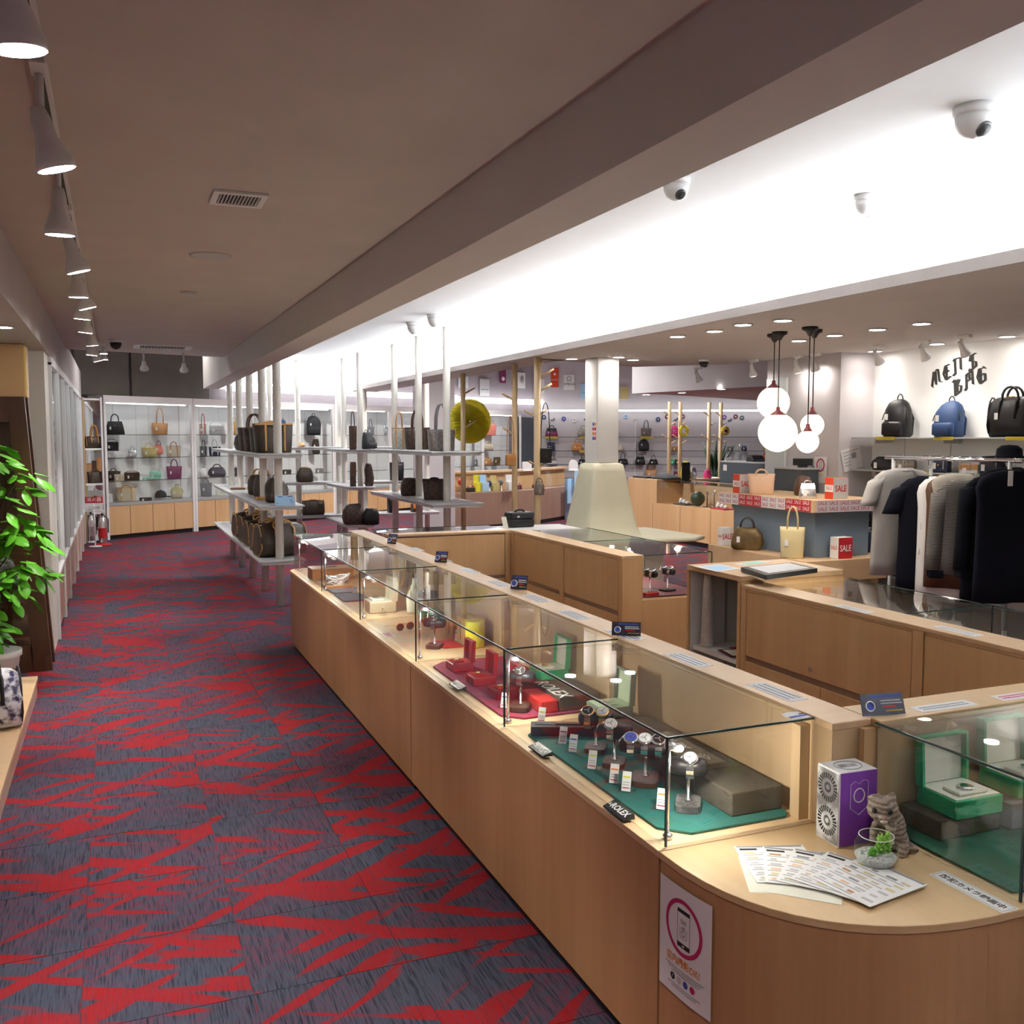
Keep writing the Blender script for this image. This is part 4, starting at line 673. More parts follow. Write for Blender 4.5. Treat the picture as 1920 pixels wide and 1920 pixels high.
# dark info cards standing on the ledge
def infocard(label, px, py, w, h, rz):
    p = onz(px, py, BZ); x = p.x; t = thing('info_card', label, 'sign card', (x, p.y, BZ + .002), rz, 'dark watch repair cards'); c = B(-w / 2, -.0012, 0, w / 2, .0012, h).build('card', 'signcard', t, rot=(-.35, 0, 0))
    B(-w * .3, -.004, -.002, w * .3, .03, .0).build('clear_foot', 'acrylic_clear', t)
    B(-w * .28, -.0018, h * .80, w * .42, -.0013, h * .90).build('title', 'print_blue', c); B(-w * .05, -.0018, h * .62, w * .42, -.0013, h * .68).build('print', 'paper', c); B(-w * .05, -.0018, h * .50, w * .45, -.0013, h * .55).build('print', 'paper', c); B(w * .0, -.0018, h * .34, w * .30, -.0013, h * .42).build('print', 'sale_red', c); B(w * .05, -.0018, h * .16, w * .45, -.0013, h * .22).build('print', 'paperyellow', c)
    MB().tube([(-w * .30 + h * .22 * math.cos(a), -.0018, h * .42 + h * .22 * math.sin(a)) for a in [2 * PI * j / 16 for j in range(16)]], h * .045, 6, closed=True).build('watch_emblem', 'silver', c); MB().lathe([(h * .2, 0), (h * .2, .0006)], 16).xf(Matrix.Translation((-w * .30, -.0014, h * .42)) @ Matrix.Rotation(PI / 2, 4, 'X')).build('watch_dial', 'print_blue', c)
infocard('dark watch sale card on the right wing ledge', 1658, 1342, .135, .062, -.18); infocard('dark watch card on the ledge beside the green felt case', 1174, 1193, .115, .055, -.55); infocard('dark purple topped card on the ledge beside the rose felt case', 972, 1106, .09, .075, -.75); infocard('small dark card on the ledge, second farthest', 826, 1055, .085, .07, -.8); infocard('small dark card farthest on the ledge', 734, 1020, .08, .075, -.9)
# ================================================================ CORNER COUNTER GOODS
def flat(name, label, cat, px4, z, m, th=.001, parent=None, group=None):
    pts = [onz(a, b, z) for a, b in px4]; c = sum(pts, Vector()) / 4; o = MB().prism([(p.x - c.x, p.y - c.y) for p in pts], 0, th).build(name, m, parent, loc=(c.x, c.y, z)); return o, pts, c
def flyer(label, px4, z, k):
    pts = [onz(a, b, z) for a, b in px4]; c = sum(pts, Vector()) / 4; u = (pts[1] - pts[0]); rz = math.atan2(u.y, u.x); t = thing('flyer', label, 'flyer', (c.x, c.y, z), rz, 'fanned flyers on the corner counter')
    W2, H2 = .093, .106; B(-W2, -H2, 0, W2, H2, .0016).build('sheet', 'paper', t)
    rnd = random.Random(k); B(-W2 * .95, H2 * .90, .0016, W2 * .95, H2 * .985, .0019).build('print_title', 'print_grey', t); B(-W2 * .9, H2 * .74, .0016, -W2 * .4, H2 * .84, .0019).build('print_box', 'print_black', t)
    for r in range(6):
        y = H2 * (.56 - .27 * r)
        for c2 in range(4):
            x = -W2 * .82 + W2 * .46 * c2; B(x, y - H2 * .05 * rnd.uniform(.4, 1), .0016, x + W2 * rnd.uniform(.18, .34), y + H2 * .06, .0019).build('print_picture', rnd.choice(['print_grey', 'tan', 'peach', 'ltgrey', 'beige', 'ltgrey', 'sand', 'ltgrey']), t)
        B(-W2 * .9, y - H2 * .11, .0016, W2 * rnd.uniform(.3, .85), y - H2 * .085, .0019).build('print_line', 'print_grey', t)
fz = LZ + .001
def fan(cx, cy, ang, z): 
    pts = [];
    for a, b in ((-.105, .1485), (.105, .1485), (.105, -.1485), (-.105, -.1485)): q = Matrix.Rotation(ang, 2) @ Vector((a, b)); pts.append((cx + q.x, cy + q.y))
    return pts
def flyer_at(label, cx, cy, ang, z, k):
    def back(x, y): 
        c = RM.transposed() @ Vector((x, y, z - H)); return (CX - F * c.x / c.z, CY + F * c.y / c.z)
    flyer(label, [back(*p) for p in fan(cx, cy, ang, z)], z, k)
for k in range(5):
    f = k / 4.0; ang = math.radians(-20 - 61 * f); W2s = 1.0
    flyer_at('%s printed flyer of the fan on the corner counter' % ('leftmost', 'second from left', 'middle', 'fourth from left', 'topmost right')[k], 1.556 + .122 * f, 1.966 - .176 * f, ang, fz + .0022 * k, k)
# two more sheets show below the fan
for k, (cx, cy, a, lb) in enumerate(((1.52, 1.925, -28, 'leftmost pale back sheet under the flyer fan'), (1.565, 1.875, -45, 'middle pale back sheet under the flyer fan'))):
    t = thing('flyer', lb, 'flyer', (cx, cy, LZ + .0001 + .0004 * k), math.radians(a), 'fanned flyers on the corner counter'); B(-.09, -.115, 0, .09, .09, .0003).build('sheet', 'ivory', t)
# white and purple box with an oval seal
t = thing('gift_box', 'white and purple patterned box in the corner behind the cat figurine', 'box', (1.755, 1.982, LZ + .001), -.05)
B(0, 0, 0, .122, .092, .205).build('carton', 'paper', t, .002); B(.004, -.0012, .003, .1215, -.0002, .2035).build('purple_face', 'purple', t)
B(-.0012, .002, .004, -.0002, .091, .200).build('gear_print', 'leafprint', t)
MB().tube([(.062 + .04 * math.cos(a), .046 + .032 * math.sin(a), .2056) for a in [2 * PI * j / 24 for j in range(24)]], .0013, 5, closed=True).build('oval_seal', 'print_grey', t); m = MB()
for yy, zz, r1 in ((.046, .152, .040), (.046, .060, .040)):
    for r0, r2 in ((.62, 1.0), (.18, .36)):
        for k in range(24):
            a, b = 2 * PI * k / 24, 2 * PI * (k + .62) / 24
            m.quad(*[(-.0016, yy + r1 * r * math.cos(q), zz + r1 * r * math.sin(q)) for r, q in ((r0, a), (r2, a), (r2, b), (r0, b))])
m.build('gear_rings', 'print_black', t)
B(.036, .036, .2051, .088, .056, .2056).build('seal_emblem', 'print_grey', t); text('店', .016, 'paper', t, (.062, .046, .2058), (0, 0, 0), name='seal_letter')
m = MB()
for a, b in (((.035, .17), (.035, .105)), ((.035, .105), (.0625, .085)), ((.0625, .085), (.092, .105)), ((.092, .105), (.092, .175)), ((.035, .17), (.05, .178)), ((.05, .178), (.0625, .170)), ((.0625, .170), (.078, .180)), ((.078, .18), (.092, .175))): m.bar((a[0], -.0016, a[1]), (b[0], -.0016, b[1]), .0008, .0022, (0, 1, 0))
m.tube([(.0635 + .017 * math.cos(q), -.0016, .138 + .019 * math.sin(q)) for q in [2 * PI * j / 18 for j in range(18)]], .0018, 5, closed=True); m.build('shield_print', 'paper', t)
# kitten figurine leaning on the bowl: one continuous body
t = thing('cat_figurine', 'grey tabby kitten figurine leaning over the glass bowl', 'figurine', (1.868, 1.925, LZ), 0)
m = MB(); hd = Vector((-.046, -.030, .132))
m.ball((.012, .004, .058), .044, .040, .058, 16, 10); m.ball((-.008, -.008, .092), .036, .034, .042, 16, 10); m.ball((.02, .006, .03), .048, .042, .030, 16, 10)
m.ball(hd, .041, .038, .034, 18, 12); m.ball(hd + Vector((-.022, -.028, -.012)), .015, .014, .011, 12, 8)
for s, e in ((-1, Vector((-.050, -.012, .166))), (1, Vector((-.010, -.030, .172)))):
    b0 = hd + Vector((.0 + .018 * s - .004, -.002 - .012 * s + .004, .018)); m.tube([b0, b0.lerp(e, .6), e], [.017, .011, .002], 10)
for a, b, c in (((-.018, -.034, .086), (-.040, -.052, .074), (-.050, -.062, .060)), ((-.040, -.006, .082), (-.062, -.018, .066), (-.072, -.030, .056))): m.tube([a, b, c], [.0135, .012, .011], 10); m.ball(c, .0125, .012, .010, 10, 8)
m.tube([(.022, -.03, .024), (.012, -.046, .012), (-.004, -.052, .009)], [.02, .014, .010], 10); m.tube([(.042, .0, .02), (.050, -.03, .012), (.046, -.046, .009)], [.018, .013, .010], 10); m.tube([(.05, .02, .02), (.062, .0, .012), (.064, -.03, .010), (.058, -.048, .010)], [.013, .011, .009, .007], 8)
o = m.build('body', 'catfur', t); r = o.modifiers.new('remesh', 'REMESH'); r.mode = 'VOXEL'; r.voxel_size = .0028; r.use_smooth_shade = True; sm = o.modifiers.new('smooth', 'SMOOTH'); sm.factor = .5; sm.iterations = 3
mt = MATS['catfur']; nt = mt.node_tree; wv = nt.nodes.new('ShaderNodeTexWave'); wv.inputs['Scale'].default_value = 24; wv.inputs['Distortion'].default_value = 5.5; wv.inputs['Detail'].default_value = 2; wv.bands_direction = 'Z'; tc = nt.nodes.new('ShaderNodeTexCoord'); nt.links.new(tc.outputs['Object'], wv.inputs[0]); rp = nt.nodes.new('ShaderNodeValToRGB'); rp.color_ramp.elements[0].position = .25; rp.color_ramp.elements[0].color = (.19, .145, .11, 1); rp.color_ramp.elements[1].position = .62; rp.color_ramp.elements[1].color = (.36, .29, .23, 1); nt.links.new(wv.outputs['Fac'], rp.inputs[0]); nt.links.new(rp.outputs[0], nt.nodes['Principled BSDF'].inputs['Base Color'])
for d in ((-.036, -.010, .004), (-.010, -.036, .006)):
    e = MB().ball(hd + Vector(d), .0075, n=12, m=8).build('eye', 'black', t)
MB().ball(hd + Vector((-.032, -.038, -.008)), .004, .004, .003).build('nose', 'pinkish', t); MB().ball(hd + Vector((-.026, -.033, -.017)), .010, .010, .007).build('muzzle', 'catwhite', t); MB().ball((-.052, -.064, .058), .0115, .011, .010).build('paw', 'catwhite', t)
for s in ((-.047, -.016, .160), (-.014, -.034, .163)): MB().ball(s, .005, .004, .009).build('inner_ear', 'pinkish', t)
# glass bowl with white gravel and a succulent
t = thing('terrarium_bowl', 'small round glass bowl with white gravel and green succulent', 'glass bowl', (1.772, 1.862, LZ), 0)
MB().lathe([(.03, .001), (.046, .012), (.056, .035), (.053, .060), (.043, .082)], 28, caps=False).build('bowl', 'acrylic_clear', t); MB().tube([(.043 * math.cos(a), .043 * math.sin(a), .082) for a in [2 * PI * j / 24 for j in range(24)]], .0012, 6, closed=True).build('rim', 'acrylic', t)
g = MB().lathe([(.028, .003), (.044, .013), (.0525, .028), (.045, .034), (.002, .038)], 24).build('gravel', 'gravel', t)
rnd = random.Random(3)
for k in range(34):
    a = rnd.uniform(0, 6.28); r = rnd.uniform(0, .043); MB().ball((r * math.cos(a), r * math.sin(a), .036), .0045, .004, .003, 6, 4).build('pebble', 'paper', g)
def succ(name, mt, c, n, L, up):
    s = MB()
    for k in range(n):
        a = k * 2.4; e = .35 + .6 * (k / n); d = Vector((math.cos(a) * math.cos(e * 1.3), math.sin(a) * math.cos(e * 1.3), math.sin(e * 1.3))); b = Vector(c) + Vector((0, 0, up * k / n)); s.tube([b, b + d * L * .5, b + d * L], [.003, .0042, .001], 6)
    s.build(name, mt, t)
succ('succulent', 'succulent', (.006, -.010, .036), 30, .020, .034); succ('succulent', 'succulent', (.026, -.012, .036), 22, .014, .046); succ('succulent', 'leaf', (-.022, -.012, .036), 18, .014, .010)
# security camera label and the octagonal sticker
t = thing('counter_label', 'white strip label with black Japanese characters on the corner counter', 'label', (1.889, 1.666, LZ + .0002), math.radians(-89)); B(-.108, -.026, 0, .108, .026, .0006).build('strip', 'paper', t); text('防犯カメラ録画中', .0235, 'print_black', t, (0, -.001, .0007), (0, 0, 0), bold=.0005, ext=.0001)
m = MB()
for a in ((-.103, -.0215, .103, -.0208), (-.103, .0208, .103, .0215), (-.1035, -.0215, -.1028, .0215), (.1028, -.0215, .1035, .0215)): m.box(a[0], a[1], .0006, a[2], a[3], .0008)
m.build('border', 'print_black', t)
p = onz(1495, 1341, GZ + .001); t = thing('case_sticker', 'white eight sided sticker with a blue stripe on the nearest case lid', 'sticker', (p.x, p.y, GZ + .0005), -.3); MB().prism([(.045 * math.cos(PI / 8 + PI / 4 * k), .036 * math.sin(PI / 8 + PI / 4 * k)) for k in range(8)], 0, .0006).build('sticker', 'paper', t); MB().bar((-.032, -.022, .0009), (.038, .006, .0009), .012, .0005).build('stripe', 'print_blue', t); MB().bar((.008, .008, .0009), (.026, .018, .0009), .005, .0006).build('mark', 'print_black', t)
# poster pasted round the curved front
path = [Vector((XF, 2.165))] + [Vector(q) for q in sup(1.945, 2.148, .64, .593, 2.6, 60)]
acc = [0.0]
for a, b in zip(path, path[1:]): acc.append(acc[-1] + (b - a).length)
def onfront(u, v, off):
    for k in range(len(acc) - 1):
        if u <= acc[k + 1] or k == len(acc) - 2:
            f = (u - acc[k]) / (acc[k + 1] - acc[k]); q = path[k].lerp(path[k + 1], f); d = (path[k + 1] - path[k]).normalized(); n = Vector((d.y, -d.x)); 
            if n.x > 0 and d.y < 0: n = -n
            q = q + n * off; return (q.x, q.y, v)
PU, PV, PW, PH = .028, .602, .212, .297
def pgrid(u0, v0, u1, v1, off, n=10):
    m = MB(); 
    for k in range(n):
        a = PU + u0 + (u1 - u0) * k / n; b = PU + u0 + (u1 - u0) * (k + 1) / n; m.quad(onfront(a, PV - v1, off), onfront(b, PV - v1, off), onfront(b, PV - v0, off), onfront(a, PV - v0, off))
    return m
t = thing('poster', 'white photography permitted poster with a red ring on the curved counter front', 'poster'); m = pgrid(0, 0, PW, PH, .0022); m.v += []
m.build('sheet', 'poster_white', t)
def pring(cx, cy, r0, r1, off, n=40):
    m = MB()
    for k in range(n):
        a, b = 2 * PI * k / n, 2 * PI * (k + 1) / n
        m.quad(*[onfront(PU + cx + r * math.cos(q), PV - cy - r * math.sin(q), off) for r, q in ((r0, a), (r1, a), (r1, b), (r0, b))])
    return m
pring(PW / 2, .105, .064, .075, .0028).build('ring', 'print_ring', t)
def prect(u0, v0, u1, v1, mt, nm='print', off=.0028): pgrid(u0, v0, u1, v1, off, 4).build(nm, mt, t)
prect(.083, .056, .134, .066, 'print_black', 'phone_top'); prect(.083, .145, .134, .157, 'print_black', 'phone_base'); prect(.083, .066, .0842, .145, 'print_black', 'phone_edge'); prect(.1328, .066, .134, .145, 'print_black', 'phone_edge'); prect(.104, .149, .113, .153, 'poster_white', 'phone_button', .0033)
def ptext(s, size, cu, cv, mt, bold=0.0, sx=1.0):
    o = text(s, size, mt, t, (0, 0, 0), (0, 0, 0), bold=bold, ext=0, sx=1)
    for v in o.data.vertices: v.co = onfront(PU + cu + v.co.x * sx, PV - cv + v.co.y, .003)
ptext('OK!', .018, .1085, .088, 'print_grey', 0, .8); m = pring(.1085, .117, .006, .0085, .003, 20); m.build('camera_lens', 'print_grey', t)
for r in ((.094, .105, .123, .1065), (.094, .1285, .123, .130), (.094, .105, .0955, .130), (.1215, .105, .123, .130), (.103, .100, .114, .105)): prect(*r, 'print_grey', 'camera_icon')
ptext('店内撮影OK!', .026, .106, .2005, 'print_orange', .0004, .92)
for k, (a, b) in enumerate(((.03, .19), (.045, .18), (.06, .17))): prect(a, .219 + .0065 * k, b, .2213 + .0065 * k, 'print_grey', 'print_line')
for k, mt in enumerate(('print_black', 'ltgrey', 'print_blue', 'print_ring')): pring(.065 + .027 * k, .249, .0, .0095, .0028, 20).build('social_icon', mt, t)
ptext('f', .014, .065, .249, 'paper'); 
for k, (a, b) in enumerate(((.045, .175), (.06, .16))): prect(a, .266 + .007 * k, b, .2682 + .007 * k, 'print_grey', 'print_line')
# ---------------- right wing case: dark green cloth, blocks, open green boxes
tag(MB().prism([(1.965, 1.62), (2.04, 1.60), (2.97, 1.60), (2.97, 2.05), (1.965, 2.05)], FZ, FZ + .006).build('felt_mat', 'green_felt2', None, .002), 'dark green cloth in the right wing case', 'display mat', 'felt mats')
riser('dark cloth block under the nearer green watch box', 2.03, 2.25, 1.90, 2.05, .055, 'brown_cloth', FZ + .0065); riser('dark grey cloth block at the right edge of the wing case', 2.27, 2.55, 1.88, 2.05, .075, 'grey_felt', FZ + .0065)
wbox('large open green watch box with ivory lining in the wing case', Vector((2.155, 1.955, FZ + .0625)), 0, FZ + .0625, .17, .065, 'green_box', 'ivory', rz=-.02, cush='ivory', lidh=.14, wt='chrome', deep=.14); wbox('second open green watch box cut off by the right picture edge', Vector((2.40, 1.965, FZ + .0825)), 0, FZ + .0825, .17, .065, 'green_box', 'ivory', rz=-.02, cush='ivory', lidh=.14, wt='chrome', deep=.14)
# ================================================================ LEFT SIDE
t = thing('display_plinth', 'low oak display plinth at the lower left picture edge', 'plinth', (-1.05, 5.4, 0)); B(-.5, -2.6, 0, .515, 1.79, .10).build('body', 'pinkwood', t); B(-.5, -2.6, .101, .523, 1.80, .13).build('top_board', 'oak_top', t, .003)
bag('boston', 'white and navy floral print bag on the low plinth at the left edge', (-.70, 5.95, .1305), .25, .34, .34, .24, 'floral', 'black', .12, price=False)
t = thing('glass_cabinet', 'dark walnut cabinet with glass front behind the ficus', 'cabinet', (-1.05, 8.10, 0))
def taper(x0b, x1b, x0t, x1t, y0, y1, z0, z1): return MB().add([(x0b, y0, z0), (x1b, y0, z0), (x1b, y1, z0), (x0b, y1, z0), (x0t, y0, z1), (x1t, y0, z1), (x1t, y1, z1), (x0t, y1, z1)], [(3, 2, 1, 0), (4, 5, 6, 7), (0, 1, 5, 4), (1, 2, 6, 5), (2, 3, 7, 6), (3, 0, 4, 7)])
taper(.44, .57, .34, .45, -.19, -.12, .0, 2.04).build('post', 'walnut', t); taper(.48, .57, .38, .45, .12, .19, .0, 2.04).build('post', 'walnut', t); B(-.6, -.19, 0, -.5, .19, 2.04).build('post', 'walnut', t)
B(-.5, -.19, .0, .44, .19, .20).build('plinth_board', 'walnut', t); B(-.5, -.19, 1.86, .345, .19, 2.04).build('top_board', 'walnut', t); B(-.5, .17, .2, .40, .19, 1.86).build('back_board', 'walnut', t); taper(-.5, .43, -.5, .36, -.165, -.158, .2, 1.86).build('pane', 'glass', t)
for z in (.62, 1.05, 1.48): B(-.5, -.15, z, .36, .165, z + .02).build('shelf', 'walnut', t)
bag('hobo', 'dim grey bag on a shelf inside the walnut cabinet', (-.85, 8.1, .64), 0, .28, .24, .14, 'leafprint', 'black', .1, price=False); bag('kelly', 'black bag on the upper shelf inside the walnut cabinet', (-.95, 8.1, 1.07), 0, .26, .2, .13, 'black_leather', None, .1, price=False)
t = thing('sign_box', 'tan box with a yellow and pink printed side on the walnut cabinet', 'box', (ony(46, 700, 7.95).x, 8.12, 2.041)); B(-.7, -.17, 0, 0, .165, .385).build('carton', 'cardtan', t, .004); B(.0012, -.16, .005, .003, -.05, .38).build('yellow_print', 'paperyellow', t); B(.0012, -.05, .005, .003, .15, .38).build('pink_print', 'peach', t)
bag('cross', 'black shoulder bag hung beside the walnut cabinet post', (-.97, 7.72, .40), .2, .20, .24, .09, 'black_leather', None, .55, price=True)
# ficus
t = thing('potted_ficus', 'leafy green ficus in a white pot beside the walnut cabinet', 'potted plant', (-.80, 7.48, 0))
MB().lathe([(.10, 0), (.115, .01), (.145, .22), (.16, .23), (.16, .27), (.15, .272)], 24).build('pot', 'white', t); MB().lathe([(.148, .262), (.002, .268)], 20, caps=False).build('soil', 'soil', t)
tr2 = MB().tube([(0, 0, .26), (.02, .01, .6), (-.01, .0, 1.0), (.02, -.01, 1.5)], [.02, .017, .014, .008], 8).build('trunk', 'bark', t)
lm = MB(); R = []
for k in range(7):
    u = k / 6; w = .027 * math.sin(PI * min(1, u * .93 + .05)) ** .8; lm.add([(-w, u * .105, -.012 * u * u), (0, u * .105, .008 - .016 * u * u), (w, u * .105, -.012 * u * u)], [])
lm.f = [(3 * k + a, 3 * k + a + 1, 3 * k + a + 4, 3 * k + a + 3) for k in range(6) for a in (0, 1)]; lm.sm = [True] * len(lm.f)
lme = lm.mesh('leaf', 'leaf'); lmd = lm.mesh('leaf', 'leaf'); rnd = random.Random(11)
cl = [(-.02, -.05, 1.62, .20), (.16, -.05, 1.42, .17), (.02, -.1, 1.25, .25), (.20, -.08, 1.06, .19), (.02, -.1, .95, .24), (.22, -.06, .80, .17), (.05, -.1, .68, .20), (-.05, -.12, .45, .17), (-.12, -.1, .36, .12)]
for c in cl: MB().tube([(.01, 0, max(.3, c[2] - .25)), (c[0] * .6, c[1] * .6, c[2] - .1), (c[0], c[1], c[2])], [.006, .004, .002], 6).build('branch', 'bark', t)
for k in range(250):
    c = cl[k % len(cl)]; a, b = rnd.uniform(0, 6.28), rnd.uniform(-.6, 1); r = c[3] * rnd.uniform(.45, 1); d = Vector((math.cos(a) * (1 - b * b * .7), math.sin(a) * (1 - b * b * .7), b * .8))
    o = bpy.data.objects.new('leaf', lme); COL.objects.link(o); o.parent = t; o.location = Vector(c[:3]) + d * r; o.rotation_euler = (rnd.uniform(-.9, .1), rnd.uniform(-.5, .5), math.atan2(d.y, d.x) - PI / 2 + rnd.uniform(-.7, .7)); s = rnd.uniform(1.0, 1.5); o.scale = (s, s, s)
# white framed glass cabinets along the left wall
def leftcab(k, y0, L):
    t = thing('glass_cabinet', 'white framed glass cabinet %s along the left wall' % ('nearest', 'second', 'third', 'fourth', 'fifth', 'sixth', 'farthest')[k], 'cabinet', (-.95, y0, 0), 0, 'white glass cabinets on the left wall'); X = .475
    B(.02, .0, .0, X - .06, L - .004, .06).build('kickboard', 'black', t); B(0, 0, .06, X - .03, L - .004, .53).build('body', 'pinkwood', t)
    for a in range(2): B(X - .029, .05 + a * (L - .1) / 2 + .004, .07, X - .012, .05 + (a + 1) * (L - .1) / 2 - .004, .52).build('door', 'pinkwood', t, .002)
    for a in (0.0, L - .05): B(X - .05, a, .0, X, a + .045, 2.38).build('post', 'white', t)
    B(0, 0, 2.36, X, L - .004, 2.43).build('top_rail', 'white', t); B(0, 0, .53, X, L - .004, .56).build('ledge', 'white', t); B(0, .0, .56, .02, L - .004, 2.36).build('back_panel', 'wall_white', t)
    for a in range(2): B(X - .03 - .008 * a, .046 + a * (L - .1) * .48, .565, X - .024 - .008 * a, .05 + (.52 + .48 * a) * (L - .1), 2.355).build('sliding_pane', 'glass', t)
    for z in (.98, 1.38, 1.78): B(.021, .05, z - .008, X - .06, L - .05, z).build('glass_shelf', 'glass_thin', t)
    B(.05, .1, 2.345, .09, L - .1, 2.359).build('light_strip', 'cab_led', t)
    if k == 0: B(.02, .002, .56, X - .051, .008, 2.36).build('end_pane', 'glass_thin', t)
for k in range(7): leftcab(k, 9.12 + 1.165 * k, 1.165)
for z, m, lb in ((1.78, 'navy', 'navy handbag on the top shelf of the nearest left wall cabinet'), (1.38, 'black_leather', 'black handbag on the second shelf of the nearest left wall cabinet'), (.98, 'beige', 'beige handbag on the third shelf of the nearest left wall cabinet'), (.56, 'tan', 'tan handbag at the bottom of the nearest left wall cabinet')):
    bag('kelly', lb, (-.72, 9.45, z + .001), PI / 2, .26, .2, .12, m, None, .1, price=False)
# ================================================================ FAR SLANTED CABINETS
ZW = (1.79, 1.385, .985, .622); SR = WR
def wallcab(k, s0, L):
    p = wpt(s0, 0, 0); t = thing('glass_cabinet', 'white framed bag cabinet %s along the slanted back wall' % ('first from the left', 'second from the left', 'third from the left', 'fourth from the left', 'fifth from the left', 'sixth from the left', 'seventh from the left')[k], 'cabinet', p, WR, 'bag cabinets on the back wall'); D = .45
    B(.01, .04, 0, L - .01, D, .07).build('kickboard', 'black', t); B(0, .02, .07, L, D, .57).build('body', 'oak', t); n = 4
    for a in range(n): d = B(a * L / n + .006, .004, .075, (a + 1) * L / n - .006, .0195, .565).build('door', 'oak', t, .002); MB().ball((a * L / n + (.06 if a % 2 else L / n - .06), .0, .52), .008, n=8, m=6).build('knob', 'steel', d)
    B(0, 0, .57, L, D, .62).build('ledge', 'steel_grey', t); B(0, 0, 2.33, L, D, 2.45).build('fascia', 'white', t); B(0, D - .03, .62, L, D, 2.33).build('back_panel', 'wall_white', t)
    for a in range(1, 4): B(a * L / 4 - .003, D - .032, .62, a * L / 4 + .003, D - .0301, 2.33).build('panel_joint', 'ltgrey', t)
    for a in (0.0, L - .045): B(a, -.003, .0, a + .045, .04, 2.45).build('post', 'white', t)
    for z in ZW[:3]: g = B(.05, .10, z - .008, L - .05, D - .04, z).build('glass_shelf', 'glass_thin', t); B(.05, .094, z - .009, L - .05, .0995, z).build('shelf_edge', 'glass_edge', g)
    B(.05, .012, .622, L * .5, .018, 2.329).build('sliding_pane', 'glass_thin', t); B(L * .48, .021, .622, L - .05, .027, 2.329).build('sliding_pane', 'glass_thin', t)
    B(.1, .07, 2.315, L - .1, .11, 2.329).build('light_strip', 'cab_led', t)
for k in range(7): wallcab(k, -.02 + 1.81 * k, 1.80)
# dark wall panels over the first cabinets
for a, b, lb in ((140, 240, 'left'), (247, 392, 'right')):
    s0, s1 = wfrac(onw(a, 700, .40)), wfrac(onw(b, 700, .40)); p = wpt(s0, .40, 2.46); tag(B(0, 0, 0, s1 - s0, .05, 1.1).build('wall_panel', 'panel_dark', None, .01, loc=p, rot=(0, 0, WR)), '%s dark taupe panel above the far bag cabinets' % lb, 'wall panel', 'dark wall panels')
rowname = ('top shelf', 'second shelf', 'third shelf', 'bottom ledge')
def wb(kind, what, x0, x1, hpx, row, m, trim=None, hh=0, dx=.25, d=.5, up=0.0, **kw):
    cx = (x0 + x1) / 2; p = onw(cx, (816, 857, 897, 936)[row], dx); s = mpp((p.x, p.y, 1)); w = (x1 - x0) * s * 1.0; h = hpx * s
    cab = 'first far cabinet' if cx < 368 else 'second far cabinet' if cx < 470 else 'rear cabinets'
    bag(kind, '%s on the %s of the %s' % (what, rowname[row], cab), (p.x, p.y, ZW[row] + .001 + up), kw.pop('rz', 0.0), w, h, max(.07, w * d * .7), m, trim, hh * s, group='bags in the far cabinets', **kw)
wb('kelly', 'black trapezoid handbag', 199, 233, 24, 0, 'black_leather', None, 14); wb('tote', 'tan shoulder bag with tall strap', 286, 315, 22, 0, 'tan', 'tan', 28); wb('tote', 'white and red printed tote', 374, 388, 19, 0, 'azur', 'red', 20); wb('cross', 'pale grey shoulder bag', 393, 418, 17, 0, 'ltgrey', None, 10)
wb('cross', 'black flap bag', 199, 222, 17, 1, 'black_leather', None, 6, up=.12); wb('clutch', 'white clutch', 216, 234, 12, 1, 'white', dx=.14); wb('clutch', 'grey clutch', 201, 213, 12, 1, 'ltgrey', dx=.16); wb('tote', 'silver mini tote', 241, 256, 14, 1, 'silver', 'silver', 8); wb('basket', 'straw basket bag', 267, 294, 18, 1, 'straw', 'straw', 10); wb('bucket', 'brick red pouch', 290, 306, 18, 1, 'coral', 'burg', 8, dx=.36, up=.05); wb('tote', 'beige boxy tote with brown patch', 313, 339, 20, 1, 'beige', 'tan', 8); wb('tote', 'dark tote with tall handles', 375, 389, 18, 1, 'greybag', 'black', 12); wb('tote', 'navy white striped tote', 392, 414, 18, 1, 'navy', 'white', 13)
wb('boston', 'black dome bag', 201, 225, 19, 2, 'black_leather', None, 6); wb('clutch', 'beige card purse', 215, 231, 13, 2, 'beige', dx=.13); wb('cross', 'black camera bag', 234, 261, 15, 2, 'black_leather', None, 3); wb('cross', 'mint green shoulder bag', 281, 302, 14, 2, 'mint', None, 7); wb('clutch', 'flat green pouch', 268, 281, 5, 2, 'mint', dx=.15); wb('tote', 'plum purple tote with looped handles', 313, 341, 23, 2, 'magenta', 'magenta', 13); wb('bucket', 'white bucket bag', 375, 388, 18, 2, 'white', None, 6); wb('hobo', 'navy slouchy bag', 391, 424, 18, 2, 'navy', None, 6)
wb('tote', 'large beige canvas tote', 219, 256, 26, 3, 'beige', 'vachetta', 4); wb('clutch', 'white envelope purse', 200, 211, 15, 3, 'paper'); wb('cap', 'black baseball cap', 287, 316, 14, 3, 'black_soft', None, 0, up=.03, cat='cap', dx=.25); wb('clutch', 'slim black eyeglass case', 262, 284, 6, 3, 'black', dx=.12); wb('pack', 'cream small backpack', 321, 343, 23, 3, 'sand', 'beige', 5); wb('tote', 'grey leather tote', 376, 398, 26, 3, 'greybag', None, 7); wb('clutch', 'cream floral purse', 405, 424, 12, 3, 'ivory')
